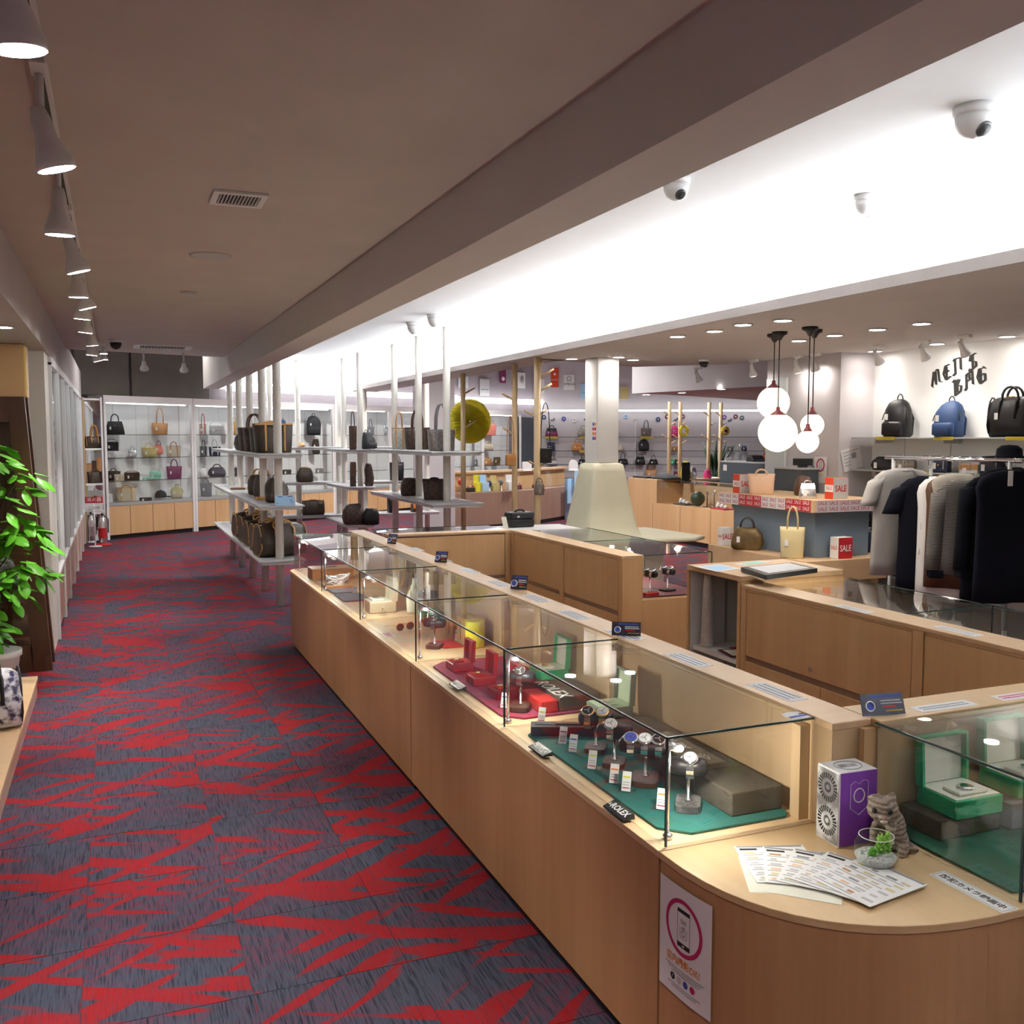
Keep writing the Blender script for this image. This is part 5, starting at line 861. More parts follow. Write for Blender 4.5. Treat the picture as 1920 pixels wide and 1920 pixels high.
for a, b, h, r, m, kd, w_, hh in ((432, 446, 24, 0, 'vachetta', 'bucket', 'tan bucket bag', 10), (523, 538, 28, 0, 'blue', 'pack', 'blue backpack', 4), (575, 602, 36, 0, 'black_soft', 'pack', 'black nylon backpack', 5), (688, 702, 16, 0, 'greybag', 'tote', 'dark grey tote', 14), (719, 733, 18, 0, 'silver', 'tote', 'silver shopper', 10), (435, 445, 16, 2, 'navy', 'cross', 'navy crossbody bag', 4), (585, 600, 28, 1, 'monogram', 'bucket', 'monogram bucket bag with a scarf', 4), (905, 925, 12, 1, 'beige', 'boston', 'beige bowling bag', 6), (909, 930, 20, 0, 'coral', 'cross', 'coral and brown colour block bag', 10), (906, 922, 13, 2, 'tan', 'boston', 'tan bowling bag', 4), (925, 938, 15, 2, 'bronze', 'clutch', 'bronze clutch', 0), (888, 896, 12, 2, 'greybag', 'kelly', 'small grey handbag', 5), (530, 546, 8, 2, 'black', 'clutch', 'black wallet on a box', 0), (567, 580, 8, 2, 'greybag', 'clutch', 'grey wallet on a box', 0), (592, 606, 8, 2, 'greybag', 'clutch', 'dark wallet on a box', 0)):
    wb(kd, w_, a, b, h, r, m, 'tan' if m == 'monogram' else None, hh)
# corner rack with monogram bags, by the fire extinguishers
t = thing('corner_rack', 'narrow white corner rack of brown bags at the end of the left cabinets', 'rack', (-.30, 17.45, 0)); poly = [(-.16, -.14), (.10, .0), (.10, .24), (-.16, .24)]
for z in (.06, .50, .98, 1.56, 2.38): MB().prism(poly, z - .03, z).build('shelf', 'white', t)
B(.101, -.02, 0, .131, .02, 2.4).build('post', 'white', t); B(-.15, .245, 0, .10, .27, 2.35).build('mirror_back', 'mirror', t); B(-.17, -.15, 0, -.15, .3, 2.4).build('side_board', 'oak', t)
def cb(kind, lb, x, z, w, h, m, tm, hh): bag(kind, lb, (x, 17.53, z + .001), .3, w, h, .12, m, tm, hh, price=False)
cb('duffel', 'brown monogram holdall on the top shelf of the corner rack', -.31, 1.56, .27, .2, 'monogram', 'vachetta', .2); cb('tote', 'brown monogram tote on the third shelf of the corner rack', -.31, .98, .26, .19, 'monogram', 'brown', .03); cb('hobo', 'black slouchy bag low in the corner rack', -.33, .50, .24, .2, 'black_leather', None, .05)
for k in range(3): tag(B(-.435 + .075 * k, 17.62, .981, -.365 + .075 * k, 17.72, 1.30 + .05 * k).build('storage_box', ('cardtan', 'brown', 'tan')[k], None, .003), '%s brown storage box behind the monogram tote in the corner rack' % ('left', 'middle', 'right')[k], 'box', 'boxes in the corner rack')
for k, (px, py, m, lb) in enumerate(((172, 1018, 'steel', 'silver fire extinguisher behind the red one'), (193, 1022, 'red', 'red labelled fire extinguisher on its red stand'))):
    p = onz(px, py, 0); t = thing('fire_extinguisher', lb, 'fire extinguisher', p); MB().lathe([(.055, .03), (.062, .05), (.062, .36), (.04, .43), (.02, .45), (.02, .48)], 16).build('cylinder', 'silver' if k == 0 else 'silver', t); MB().lathe([(.0635, .12), (.0635, .28)], 16, caps=False).build('label', m, t); B(-.012, -.06, .48, .012, .05, .52).build('valve', 'black', t); MB().tube([(.02, -.03, .49), (.09, -.02, .42), (.085, 0, .2)], .01, 6).build('hose', 'black', t)
    if k: MB().lathe([(.14, .0), (.14, .012), (.08, .03)], 18).build('stand', 'red', t)
    else: MB().lathe([(.07, 0), (.07, .03)], 16).build('stand', 'white', t)
p = onz(182, 1022, 0); t = thing('floor_sign', 'red and white fire extinguisher sign on a thin post', 'sign', (p.x - .02, p.y - .25, 0)); MB().cyl((0, 0, 0), (0, 0, .7), .01).build('post', 'white', t); B(-.13, -.008, .56, .13, .008, .80).build('board', 'paper', t); B(-.13, -.01, .70, .13, -.0082, .80).build('red_band', 'red', t); text('消火器', .075, 'paper', t, (0, -.0105, .75)); text('この中', .06, 'print_grey', t, (0, -.0105, .62)); MB().lathe([(.1, 0), (.1, .01)], 14).build('foot', 'white', t)
# ================================================================ BAGS ON THE POLE SHELVES
MG = dict(group='brown bags on the pole shelves')
# unit by the aisle: three boards
for k, (y, kd, w, h, d, hh, m, lb) in enumerate(((10.40, 'duffel', .50, .35, .27, .06, 'monogram', 'monogram holdall with tan trim nearest on the lowest aisle board'), (10.92, 'duffel', .46, .31, .26, .05, 'monogram', 'monogram holdall with yellow straps, second on the lowest aisle board'), (11.48, 'duffel', .46, .30, .26, .05, 'monogram', 'monogram holdall, third on the lowest aisle board'), (11.98, 'duffel', .46, .31, .26, .05, 'monogram', 'monogram holdall, fourth on the lowest aisle board'), (12.62, 'duffel', .46, .31, .26, .05, 'monogram', 'monogram holdall farthest on the lowest aisle board'))):
    bag(kd, lb, (1.60, y, .491), math.radians(6 if k else 10), w, h, d + .12, m, 'vachetta', hh, price=False, **MG)
for y, kd, w, h, hh, m, tm, lb in ((10.55, 'tote', .42, .31, .02, 'monogram', 'vachetta', 'large monogram tote with tan straps nearest on the top aisle board'), (10.95, 'tote', .40, .28, .04, 'monogram', 'vachetta', 'monogram tote with yellow handles, second on the top aisle board'), (11.5, 'tote', .40, .27, .05, 'damier', 'brown', 'dark brown tote, third on the top aisle board'), (12.0, 'tote', .40, .28, .16, 'damier', 'brown', 'dark brown tote with a tall handle on the top aisle board'), (12.65, 'bucket', .34, .24, .05, 'monogram', 'vachetta', 'monogram bucket bag farthest on the top aisle board')):
    bag(kd, lb, (1.57, y, 1.581), .1, w, h, .22, m, tm, hh, price=False, **MG)
for y, kd, w, h, hh, m, tm, lb in ((10.58, 'pack', .24, .26, .03, 'monogram', 'brown', 'small dark monogram backpack behind the blue card'), (11.5, 'bucket', .26, .26, .08, 'monogram', 'vachetta', 'monogram bucket bag with orange ties on the middle aisle board'), (12.0, 'bucket', .26, .24, .08, 'monogram', 'vachetta', 'monogram drawstring bag farther on the middle aisle board')):
    bag(kd, lb, (1.60, y, 1.051), .1, w, h, .2, m, tm, hh, price=False, **MG)
t = thing('tray', 'tan leather tray on the middle aisle board', 'tray', (1.55, 10.98, 1.051)); B(-.11, -.08, 0, .11, .08, .008).build('base', 'caramel', t); [B(*b).build('rim', 'vachetta', t) for b in ((-.11, -.08, .008, .11, -.07, .03), (-.11, .07, .008, .11, .08, .03), (-.11, -.07, .008, -.10, .07, .03), (.10, -.07, .008, .11, .07, .03))]
t = thing('belt', 'coiled brown belt farthest on the middle aisle board', 'belt', (1.5, 13.2, 1.051)); MB().tube([(.1 * math.cos(a) * (1 - a * .02), .1 * math.sin(a) * (1 - a * .02), .014) for a in [k * .4 for k in range(32)]], .012, 6).build('strap', 'brown', t); B(.09, -.02, .0, .12, .02, .03).build('buckle', 'gold', t)
t = thing('info_card', 'light blue folded card at the near end of the middle aisle board', 'card', (1.60, 10.015, 1.051), .05); MB().add([(-.10, -.03, 0), (.10, -.03, 0), (.10, .0, .10), (-.10, .0, .10), (-.10, .03, 0), (.10, .03, 0)], [(0, 1, 2, 3), (3, 2, 5, 4), (1, 5, 2), (4, 0, 3)]).build('card', 'cardblue', t)
for x, z, w in ((-.05, .088, .05), (.05, .088, .05), (.06, .05, .02), (.07, .03, .025), (-.08, .02, .01)): B(x - w / 2, -.0012, -.004, x + w / 2, -.0004, .004).build('print', 'print_blue', t, loc=(0, -.03 + .3 * z, z), rot=(-.29, 0, 0))
# middle unit (right of centre)
def pb(kind, lb, px0, px1, hpx, px_y, z, x, m, tm, hh, rz=.0, d=.18):
    p = onx((px0 + px1) / 2, px_y, x); s = mpp((x, p.y, z)); bag(kind, lb, (x, p.y, z + .001), rz, (px1 - px0) * s * 1.05, hpx * s, d, m, tm, hh * s, price=False, **MG)
pb('tote', 'white chequered tote with tan straps on the upper middle board', 735, 762, 40, 845, 1.59, 3.36, 'azur', 'vachetta', 30, -.2); pb('tote', 'brown chequered tote on the upper middle board', 760, 805, 41, 845, 1.59, 3.52, 'damier', 'brown', 33, -.1); pb('tote', 'taupe chequered tote with long straps on the upper middle board', 803, 852, 40, 846, 1.59, 3.42, 'taupe', 'greybag', 48, -.1, .2)
pb('hobo', 'brown chequered bucket bag on the lower middle board', 751, 786, 33, 925, 1.03, 3.34, 'damier', 'brown', 1); pb('tote', 'dark brown leather trimmed tote on the lower middle board', 793, 836, 38, 935, 1.03, 3.40, 'damier', 'black', 2, -.3, .2)
# narrow unit
pb('tote', 'slim tall brown tote on the narrow shelf top', 655, 669, 44, 838, 1.57, 3.12, 'damier', 'brown', 28, -.3, .12); pb('pack', 'black backpack leaning on the narrow shelf top', 676, 702, 32, 838, 1.57, 3.39, 'black_soft', None, 4, .4, .2)
pb('clutch', 'slim brown pouch upright on the narrow shelf middle board', 657, 667, 46, 910, 1.04, 3.14, 'damier', 'brown', 0, 0, .08); pb('hobo', 'brown bag with dark top on the narrow shelf middle board', 684, 700, 42, 905, 1.04, 3.38, 'damier', 'navy', 2, 0, .12)
pb('hobo', 'brown chequered boston bag on the narrow shelf lowest board', 643, 684, 38, 978, .50, 3.14, 'damier', 'brown', 1, 0, .24); pb('hobo', 'black drawstring bag on the narrow shelf lowest board', 680, 711, 30, 968, .50, 3.36, 'black_leather', None, 1, 0, .22)
# cross unit at the far end
def yb(kind, lb, px0, px1, hpx, z, m, tm, hh, y=15.25):
    p = ony((px0 + px1) / 2, 900, y); s = mpp((p.x, y, z)); bag(kind, lb, (p.x, y, z + .001), 0, (px1 - px0) * s, hpx * s, .2, m, tm, hh * s, price=False, **MG)
yb('hobo', 'monogram bucket bag on the middle board across the far end', 556, 588, 27, 1.04, 'monogram', 'vachetta', 2); yb('boston', 'monogram bowling bag on the lowest board across the far end', 567, 606, 28, .52, 'monogram', 'brown', 2); yb('tote', 'black tall tote on the middle board across the far end', 731, 757, 34, 1.04, 'black_leather', None, 12); yb('tote', 'black bag on the lowest board across the far end', 726, 744, 28, .52, 'black_leather', None, 4)
yb('cross', 'brown bag with an orange strap on the lowest board across the far end', 771, 786, 16, .52, 'brown', 'orange', 14); yb('hobo', 'tan pouch on the top board across the far end', 560, 572, 8, 1.59, 'cardtan', None, 1)
# ================================================================ CENTRE: column, trees, paper fan
t = thing('column', 'white square column with a flared cream seat base', 'column', (4.36, 8.33, 0), .10)
B(-.125, -.11, 1.50, .125, .11, SOF).build('shaft', 'wall_white', t, .01)
m = MB(); m.loft([ring(a, b, z, 28, 7) for a, b, z in ((.36, .33, .78), (.315, .285, .82), (.285, .25, .90), (.235, .21, 1.15), (.185, .17, 1.42), (.17, .155, 1.485), (.14, .125, 1.50))]); m.build('flared_base', 'cream', t)
MB().prism([(-.45, -.55), (.60, -.72), (.80, -.60), (.80, .35), (.55, .45), (-.45, .45)], .77, .81).build('seat_board', 'cream', t, .02); B(-.3, -.35, 0, .5, .3, .769).build('seat_base', 'offwhite', t)
B(-.127, -.105, 1.70, -.1255, -.02, 1.92).build('sticker_sheet', 'paper', t); [B(-.1285, -.095 + .035 * (k % 2), 1.72 + .045 * (k // 2), -.1272, -.070 + .035 * (k % 2), 1.75 + .045 * (k // 2)).build('sticker', ('red', 'print_blue', 'coral', 'orange', 'red', 'print_ring', 'orange', 'print_blue')[k], t) for k in range(8)]
t = thing('column', 'grey square column behind the brown bag shelf', 'column', (5.40, 16.9, 0)); B(-.32, -.25, 0, .32, .25, HIGH).build('shaft', 'wall_grey', t); 
for z0, z1 in ((1.75, 2.35), (1.05, 1.45)): B(-.3215, -.2, z0, -.3205, .1, z1).build('poster', 'paper', t); B(-.3225, -.1, z0 + .1, -.3216, .0, z1 - .1).build('poster_print', 'purple', t)
def tree(label, x, y, top, pegs, r=.028, mat_='pine'):
    t = thing('wooden_coat_tree', label, 'coat tree', (x, y, 0), 0, 'wooden coat trees'); MB().cyl((0, 0, 0), (0, 0, top), r, n=14).build('trunk', mat_, t)
    for z, a, L in pegs: MB().cyl((0, 0, z), (math.cos(a) * L, math.sin(a) * L * .3, z + L * .55), .011, n=8).build('peg', mat_, t); 
    MB().lathe([(.05, 0), (.05, .02)], 14).build('foot', mat_, t); return t
A1 = onz(1003, 674, SOF); T1 = (A1.x, A1.y); tree('tallest pale wood coat tree with forked pegs before the cream column', 3.72, 8.42, SOF, [(2.30, .1, .17), (2.17, .1, .15), (2.42, .3, .06), (1.93, 3.0, .13), (1.95, .2, .10), (1.47, 3.1, .09), (1.45, .2, .10)], .034)
p = onz(965, 682, SOF); tree('pale wood coat tree carrying the brown shoulder bag', p.x, p.y, SOF, [(2.12, 3.0, .14), (1.77, 3.1, .13)], .03)
p3 = onz(868, 700, SOF); tree('pale wood coat tree in front of the yellow paper fan', p3.x, p3.y, SOF, [(2.25, .1, .15), (1.85, .1, .18)], .03)
def hang(label, px, py, x, y, w, h, m, tm, strap, d=.07, kind='cross'):
    q = ony(px, py, y); bag(kind, label, (x or q.x, y, q.z), 0, w, h, d, m, tm, strap, price=False, group='bags hanging on the coat trees')
hang('brown shoulder bag hanging from the coat tree beside the black doorway', 957, 873, 0, p.y - .055, .10, .12, 'tan', 'caramel', .40); hang('black shoulder bag hanging from the tallest coat tree', 1013, 868, 3.72 + .075, 8.40, .12, .14, 'black_leather', None, .44, .05)
t = thing('cap', 'taupe fabric cap hung on the tallest coat tree', 'cap', (3.72, 8.37, 1.22)); MB().lathe([(.045, -.02), (.05, .03), (.045, .08), (.02, .105), (.002, .11)], 16).build('crown', 'taupe', t); MB().tube(arc(.07, .06, 9, 0, .08), .004, 6).build('strap', 'brown', t)
# yellow honeycomb paper fan
q = ony(881, 790, p3.y + .18); R0 = 42 * mpp(q); t = thing('paper_fan_ball', 'yellow honeycomb paper ball hanging by the coat tree', 'paper decoration', q)
m = MB(); n = 72
for i in range(n):
    a = 2 * PI * i / n; b = a + PI / n; pr = [(R0 * .05, .02), (R0 * .55, .10), (R0 * .86, .09), (R0, .03)]
    for (r0, y0), (r1, y1) in zip(pr, pr[1:]):
        for s in (1, -1): m.quad((r0 * math.cos(a), -s * y0, r0 * math.sin(a)), (r1 * math.cos(a), -s * y1, r1 * math.sin(a)), (r1 * .965 * math.cos(b), -s * y1 * .6, r1 * .965 * math.sin(b)), (r0 * .965 * math.cos(b), -s * y0 * .6, r0 * .965 * math.sin(b))); m.quad((r0 * .965 * math.cos(b), -s * y0 * .6, r0 * .965 * math.sin(b)), (r1 * .965 * math.cos(b), -s * y1 * .6, r1 * .965 * math.sin(b)), (r1 * math.cos(a + 2 * PI / n), -s * y1, r1 * math.sin(a + 2 * PI / n)), (r0 * math.cos(a + 2 * PI / n), -s * y0, r0 * math.sin(a + 2 * PI / n)))
m.build('paper_pleats', 'paperlemon', t); MB().cyl((0, 0, 0), (-.1, -.17, R0 * .9), .002, n=5).build('cord', 'white', t)
# white corner table with the small black case
t = thing('corner_table', 'white topped corner table behind the staff counters', 'table', (3.46, 7.86, 0)); B(-.33, -.28, .90, .36, .28, .94).build('top', 'paper', t, .004); B(-.33, -.28, 0, .36, .28, .899).build('base', 'white', t)
p = onz(975, 984, .945); t = thing('hard_case', 'small black case with a carrying handle on the white corner table', 'case', (3.36, 8.0, .941), .1); B(-.12, -.07, 0, .12, .07, .075).build('shell', 'black', t, .015, 3); B(-.121, -.071, .076, .121, .071, .135).build('lid', 'black', t, .015, 3); MB().tube(arc(.10, .025, 7, -.0, .13), .008).build('handle', 'black', t); B(-.06, -.0722, .09, -.035, -.0712, .105).build('badge', 'paper', t)
t = thing('price_card', 'white card leaning beside the small black case', 'price card', (3.19, 7.90, .941), .4); MB().add([(-.03, 0, 0), (.03, 0, 0), (.03, .03, .10), (-.03, .03, .10), (-.03, .003, 0), (.03, .003, 0), (.03, .033, .10), (-.03, .033, .10)], [(0, 1, 2, 3), (7, 6, 5, 4), (0, 4, 5, 1), (2, 6, 7, 3), (1, 5, 6, 2), (3, 7, 4, 0)]).build('card', 'ivory', t)
# ================================================================ FAR COUNTERS
P_ = [onz(850, 996, 0), onz(928, 991, 0), onz(1007, 983, 0), onz(1095, 968, 0)]; pts = [(v.x, v.y) for v in P_]
def backpoly(a, d): 
    out = []
    for k, p in enumerate(a):
        e = Vector(a[min(k + 1, len(a) - 1)]) - Vector(a[max(k - 1, 0)]); e.normalize(); out.append((p[0] - e.y * d, p[1] + e.x * d))
    return out
t = thing('far_counter', 'long brown angled jewellery counter before the far back wall', 'counter'); bp = backpoly(pts, .6); MB().prism(pts + list(reversed(bp)), .08, .70).build('body', 'brownwood', t); MB().prism(inset(pts + list(reversed(bp)), .05), 0, .08).build('kickboard', 'slate_panel', t)
b2 = backpoly(pts, .48); MB().prism(b2 + list(reversed(bp)), .70, 1.05).build('back_wall', 'oak', t); MB().prism(backpoly(pts, .40) + list(reversed(bp)), 1.05, 1.09).build('top_cap', 'oak_top', t)
for k in range(3): MB().bar((*Vector(pts[k]).lerp(Vector(backpoly(pts, .05)[k]), 1), .875), (*Vector(backpoly(pts, .05)[k + 1]), .875), .008, .34).build('front_pane', 'glass_thin', t)
pa, pb_ = onz(1058, 974, 0), onz(1092, 968.6, 0); MB().bar((pa.x, pa.y - .03, .42), (pb_.x, pb_.y - .03, .42), .02, .84).build('grey_end_panel', 'bluegrey', t)
for k, (px, py, w, h) in enumerate(((1066, 920, .10, .26), (1080, 897, .12, .2))): q = ony(px, py, P_[2].y + .62); B(-w, -.006, -h, w, 0, h).build('blue_notice', 'cardblue', t, loc=(q.x, q.y - .06, q.z), rot=(0, 0, WR))
def fc(label, px, w, h, m, f=.5, kind='box'):
    c0 = Vector(pts[0]); k = 0
    for k in range(3):
        a, b = P_[k], P_[k + 1]
        ra = (850, 928, 1007, 1095)
        if ra[k] <= px <= ra[k + 1]: break
    u = (px - ra[k]) / (ra[k + 1] - ra[k]); bb = backpoly(pts, .27); q = Vector(bb[k]).lerp(Vector(bb[k + 1]), u)
    w = min(w * .6, .17); t = thing('jewellery_display', label, 'jewellery display', (q.x, q.y, .701), .4, 'goods in the far jewellery counter')
    if kind == 'box': B(-w / 2, -w * .3, 0, w / 2, w * .3, h * .55).build('base', m, t, .004); B(-w * .46, w * .18, h * .55, w * .46, w * .28, h).build('backcard', m, t)
    elif kind == 'tray': B(-w / 2, -w * .25, 0, w / 2, w * .25, h * .5).build('tray', m, t, .004); [MB().ball((-w * .4 + w * .2 * j, 0, h * .65), w * .08, n=8, m=6).build('item', ('red', 'coral', 'white', 'red', 'hotpink')[j], t) for j in range(5)]
    else: MB().lathe([(w * .3, 0), (w * .3, .01), (.01, .02), (.01, h * .5)], 12).build('stand', 'steel', t); MB().ball((0, 0, h * .75), w * .5, w * .4, h * .28, 10, 8).build('ornament', m, t)
for px, w, h, m, kd, lb in ((862, .22, .28, 'orange', 'box', 'orange display card at the left end of the far counter'), (880, .26, .26, 'red', 'stand', 'red beaded ornament on a stand in the far counter'), (898, .36, .16, 'black', 'tray', 'black tray of red trinkets in the far counter'), (912, .26, .32, 'yellow', 'box', 'yellow display card in the far counter'), (925, .30, .32, 'cardblue', 'box', 'turquoise display card in the far counter'), (935, .16, .2, 'navy', 'stand', 'navy ornament on a stand in the far counter'), (945, .30, .3, 'straw', 'box', 'straw yellow display card in the far counter'), (957, .2, .22, 'greybag', 'stand', 'grey ornament on a stand in the far counter'), (975, .3, .3, 'white', 'box', 'white display card in the far counter'), (990, .28, .18, 'wine', 'tray', 'wine red tray in the far counter'), (1025, .36, .14, 'burg', 'tray', 'burgundy ring tray in the far counter')): fc(lb, px, w, h, m, kind=kd)
q = onz(988, 883, 1.092); t = thing('desk_sign', 'blank white plastic sign on the far counter', 'sign', (q.x, q.y, 1.091), .4); B(-.13, -.01, 0, .13, .01, .18).build('panel', 'paper', t, .01); B(-.1, -.05, 0, .1, .05, .008).build('foot', 'white', t)
q = onz(1075, 882, 1.092); t = thing('desk_sign', 'round topped white board on the far counter', 'sign', (q.x, q.y, 1.091), .4); MB().prism([(-.13, 0), (.13, 0)] + [(.13 * math.cos(a), .08 + .13 * math.sin(a)) for a in [PI * k / 12 for k in range(13)]], -.01, .01).xf(Matrix.Rotation(PI / 2, 4, 'X')).build('panel', 'paper', t); B(-.1, -.05, 0, .1, .05, .006).build('foot', 'white', t)
# doorway between cabinet and wall shelves
q0, q1 = onw(972, 800, .30), onw(1008, 800, .30); d1 = struct(MB().bar((q0.x, q0.y, 1.15), (q1.x, q1.y, 1.15), .06, 2.3).build('door_1', 'slate_panel'), 'dark doorway beside the far wall shelves')
# ================================================================ FAR RIGHT WALL SHELVES
U = R2; N2 = Vector((-U.y, U.x))
def on2(px, py, off=0.0):
    d = ray(px, py); n = N2; tt = (Vector((P0.x, P0.y)).dot(n) - off) / Vector((d.x, d.y)).dot(n); return Vector((d.x * tt, d.y * tt, d.z * tt + H))
z2 = [on2(1110, y, .2).z for y in (819, 845, 870.5, 896)]; rz2 = math.atan2(U.y, U.x)
t = thing('wall_shelf', 'rows of glass shelves on the far right wall', 'shelf', (P0.x, P0.y, 0), rz2); L2 = 9.2
for z in z2: g = B(.1, -.32, z - .012, L2, -.02, z).build('glass_shelf', 'glass_thin', t); B(.1, -.326, z - .013, L2, -.3205, z).build('shelf_edge', 'glass_edge', g)
for k in range(8): B(.3 + 1.25 * k, -.03, .5, .325 + 1.25 * k, -.001, 2.2).build('rail', 'white', t)
for px, r in ((1034, 0), (1098, 0), (1098, 1), (1213, 0)): q = on2(px, 820, .33); s = Vector((q.x - P0.x, q.y - P0.y)).dot(U); B(s - .18, -.335, z2[r] - .05, s + .18, -.322, z2[r] + .01).build('yellow_price_strip', 'paperyellow', t)
def sb(kind, what, x0, x1, hpx, row, m, trim=None, hh=0, d=.2):
    q = on2((x0 + x1) / 2, 840, .18); s = mpp(q); bag(kind, what + ' on the far right wall, ' + ('top', 'second', 'third', 'lowest')[row] + ' shelf', (q.x, q.y, z2[row] + .001), rz2, (x1 - x0) * s, hpx * s, d, m, trim, hh * s, group='bags on the far right wall')
for a in (('kelly', 'dark purple handbag', 1022, 1046, 16, 0, 'magenta', 'black', 5), ('hobo', 'snakeskin slouchy bag', 1082, 1105, 15, 0, 'snake', None, 7), ('clutch', 'pale pouch', 1156, 1163, 10, 0, 'ltgrey'), ('tote', 'taupe tote', 1201, 1221, 16, 0, 'taupe', 'greybag', 15), ('pack', 'hot pink backpack', 1258, 1271, 22, 0, 'hotpink', None, 2), ('clutch', 'navy box purse', 1026, 1040, 16, 1, 'navy'), ('kelly', 'caramel handbag', 1072, 1092, 15, 1, 'caramel', None, 7), ('clutch', 'black curved purse', 1097, 1105, 9, 1, 'black_leather'), ('hobo', 'beige pouch', 1157, 1168, 10, 1, 'beige', None, 3), ('pack', 'black slim backpack', 1197, 1217, 21, 1, 'black_soft', None, 2), ('clutch', 'rust brown purse', 1260, 1270, 8, 1, 'tan', None), ('kelly', 'mauve grey handbag', 1026, 1045, 11, 2, 'ltgrey', 'taupe', 12), ('kelly', 'black handbag beside the column', 1084, 1103, 9, 2, 'black_leather', None, 9), ('kelly', 'black handbag with tag just right of the column', 1158, 1178, 10, 2, 'black_leather', None, 13), ('kelly', 'large black handbag', 1191, 1210, 14, 2, 'black_leather', None, 5), ('kelly', 'small black handbag', 1217, 1234, 9, 2, 'black_leather', None, 8), ('clutch', 'dark brown purse', 1266, 1276, 9, 2, 'brown'), ('tote', 'light tan tote', 1211, 1232, 15, 3, 'tan', None, 9), ('cross', 'small brown bag', 1264, 1274, 12, 3, 'burg', None, 6), ('clutch', 'green striped purse', 1257, 1264, 9, 2, 'postgreen'), ('clutch', 'grey box purse', 1364, 1374, 8, 1, 'greybag'), ('hobo', 'dark shoe shaped bag', 1390, 1400, 9, 1, 'navy'), ('hobo', 'brown round bag', 1357, 1371, 12, 2, 'brown'), ('hobo', 'pale net bag', 1376, 1388, 22, 2, 'ltgrey')): sb(*a)
for k, (px, py, m) in enumerate(((1020, 782, 'blue'), (1036, 786, 'greybag'), (1057, 785, 'print_blue'), (1077, 788, 'paper'), (1098, 785, 'blue'), (1158, 786, 'paper'), (1173, 781, 'cardblue'), (1191, 785, 'ltgrey'), (1234, 786, 'blue'), (1251, 781, 'magenta'), (1267, 786, 'slate_panel'), (1280, 781, 'magenta'), (1358, 782, 'purple'), (1368, 787, 'slate_panel'), (1379, 781, 'burg'), (1391, 783, 'slate_panel'))):
    q = on2(px, py, .01); t = thing('wall_emblem', 'small %s wall emblem, %s along the far right wall' % (m.replace('_', ' '), ('first', 'second', 'third', 'fourth', 'fifth', 'sixth', 'seventh', 'eighth', 'ninth', 'tenth', 'eleventh', 'twelfth', 'thirteenth', 'fourteenth', 'fifteenth', 'sixteenth')[k]), 'emblem', q, rz2, 'round emblems on the far right wall')
    if k % 3 == 1: MB().add([(-.06, 0, -.02), (.05, 0, .05), (.07, 0, -.01), (-.02, 0, -.06), (-.06, -.01, -.02), (.05, -.01, .05), (.07, -.01, -.01), (-.02, -.01, -.06)], [(0, 1, 2, 3), (7, 6, 5, 4), (0, 4, 5, 1), (1, 5, 6, 2), (2, 6, 7, 3), (3, 7, 4, 0)]).build('wing', m, t)
    else: MB().tube([(.05 * math.cos(a), -.006, .05 * math.sin(a)) for a in [2 * PI * j / 14 for j in range(14)]], .016, 6, closed=True).build('ring', m, t)
    MB().ball((0, -.008, 0), .014, n=8, m=6).build('centre', 'paper', t)
# brand posters high on the back wall
def wp(label, x0, x1, y0, y1, m, txt=None, tm='print_black', ts=.2):
    far = (x0 + x1) / 2 > 1008; a = on2((x0 + x1) / 2, (y0 + y1) / 2, .03) if far else onw((x0 + x1) / 2, (y0 + y1) / 2, .46); s = mpp(a); W, Hh = (x1 - x0) * s * (1.0 if far else 1.25), (y1 - y0) * s; t = thing('wall_poster', label, 'poster', a, rz2 if far else WR, 'posters high on the back wall'); B(-W / 2, 0, -Hh / 2, W / 2, .012, Hh / 2).build('sheet', m, t)
    if txt: text(txt, ts * s * 20, tm, t, (0, -.002, -Hh * .12)); 
    return t, W, Hh
wp('grey poster with script lettering high on the back wall', 897, 921, 711, 742, 'ltgrey', 'Salvatore Ferragamo', 'print_black', .14); t, W, Hh = wp('dark purple poster with a white crescent', 935, 951, 686, 718, 'magenta'); MB().ball((0, -.01, -Hh * .25), W * .28, .01, Hh * .12).build('crescent', 'paper', t)
t, W, Hh = wp('white poster with a silver shell print', 968, 988, 699, 728, 'paper'); MB().ball((.02, -.01, .02), W * .2, .01, Hh * .26).build('shell', 'silver', t); t, W, Hh = wp('orange red poster with white lettering and emblem', 1033, 1047, 690, 726, 'orange_red', 'HERMES', 'paper', .18); MB().ball((0, -.01, Hh * .18), W * .18, .01, Hh * .07).build('emblem', 'paper', t); t, W, Hh = wp('white poster with a horseshoe shaped letter emblem', 1057, 1077, 703, 731, 'paper', 'OMEGA', 'print_black', .30); text('Ω', .45 * Hh, 'print_grey', t, (0, -.002, Hh * .22))
wp('pale lavender blank poster behind the coat tree peg', 1004, 1021, 711, 738, 'poster_white', 'Chloe', 'print_grey', .2); wp('pale blue poster with teal lettering left of the cream column', 1088, 1106, 720, 747, 'cardblue', 'Tiffany', 'postgreen', .24); wp('small gold poster right of the cream column', 1163, 1178, 725, 748, 'straw'); t, W, Hh = wp('silver blue star balloon on the back wall', 857, 881, 700, 727, 'lightpanel')
t.name = 'star_balloon'; t['category'] = 'balloon'
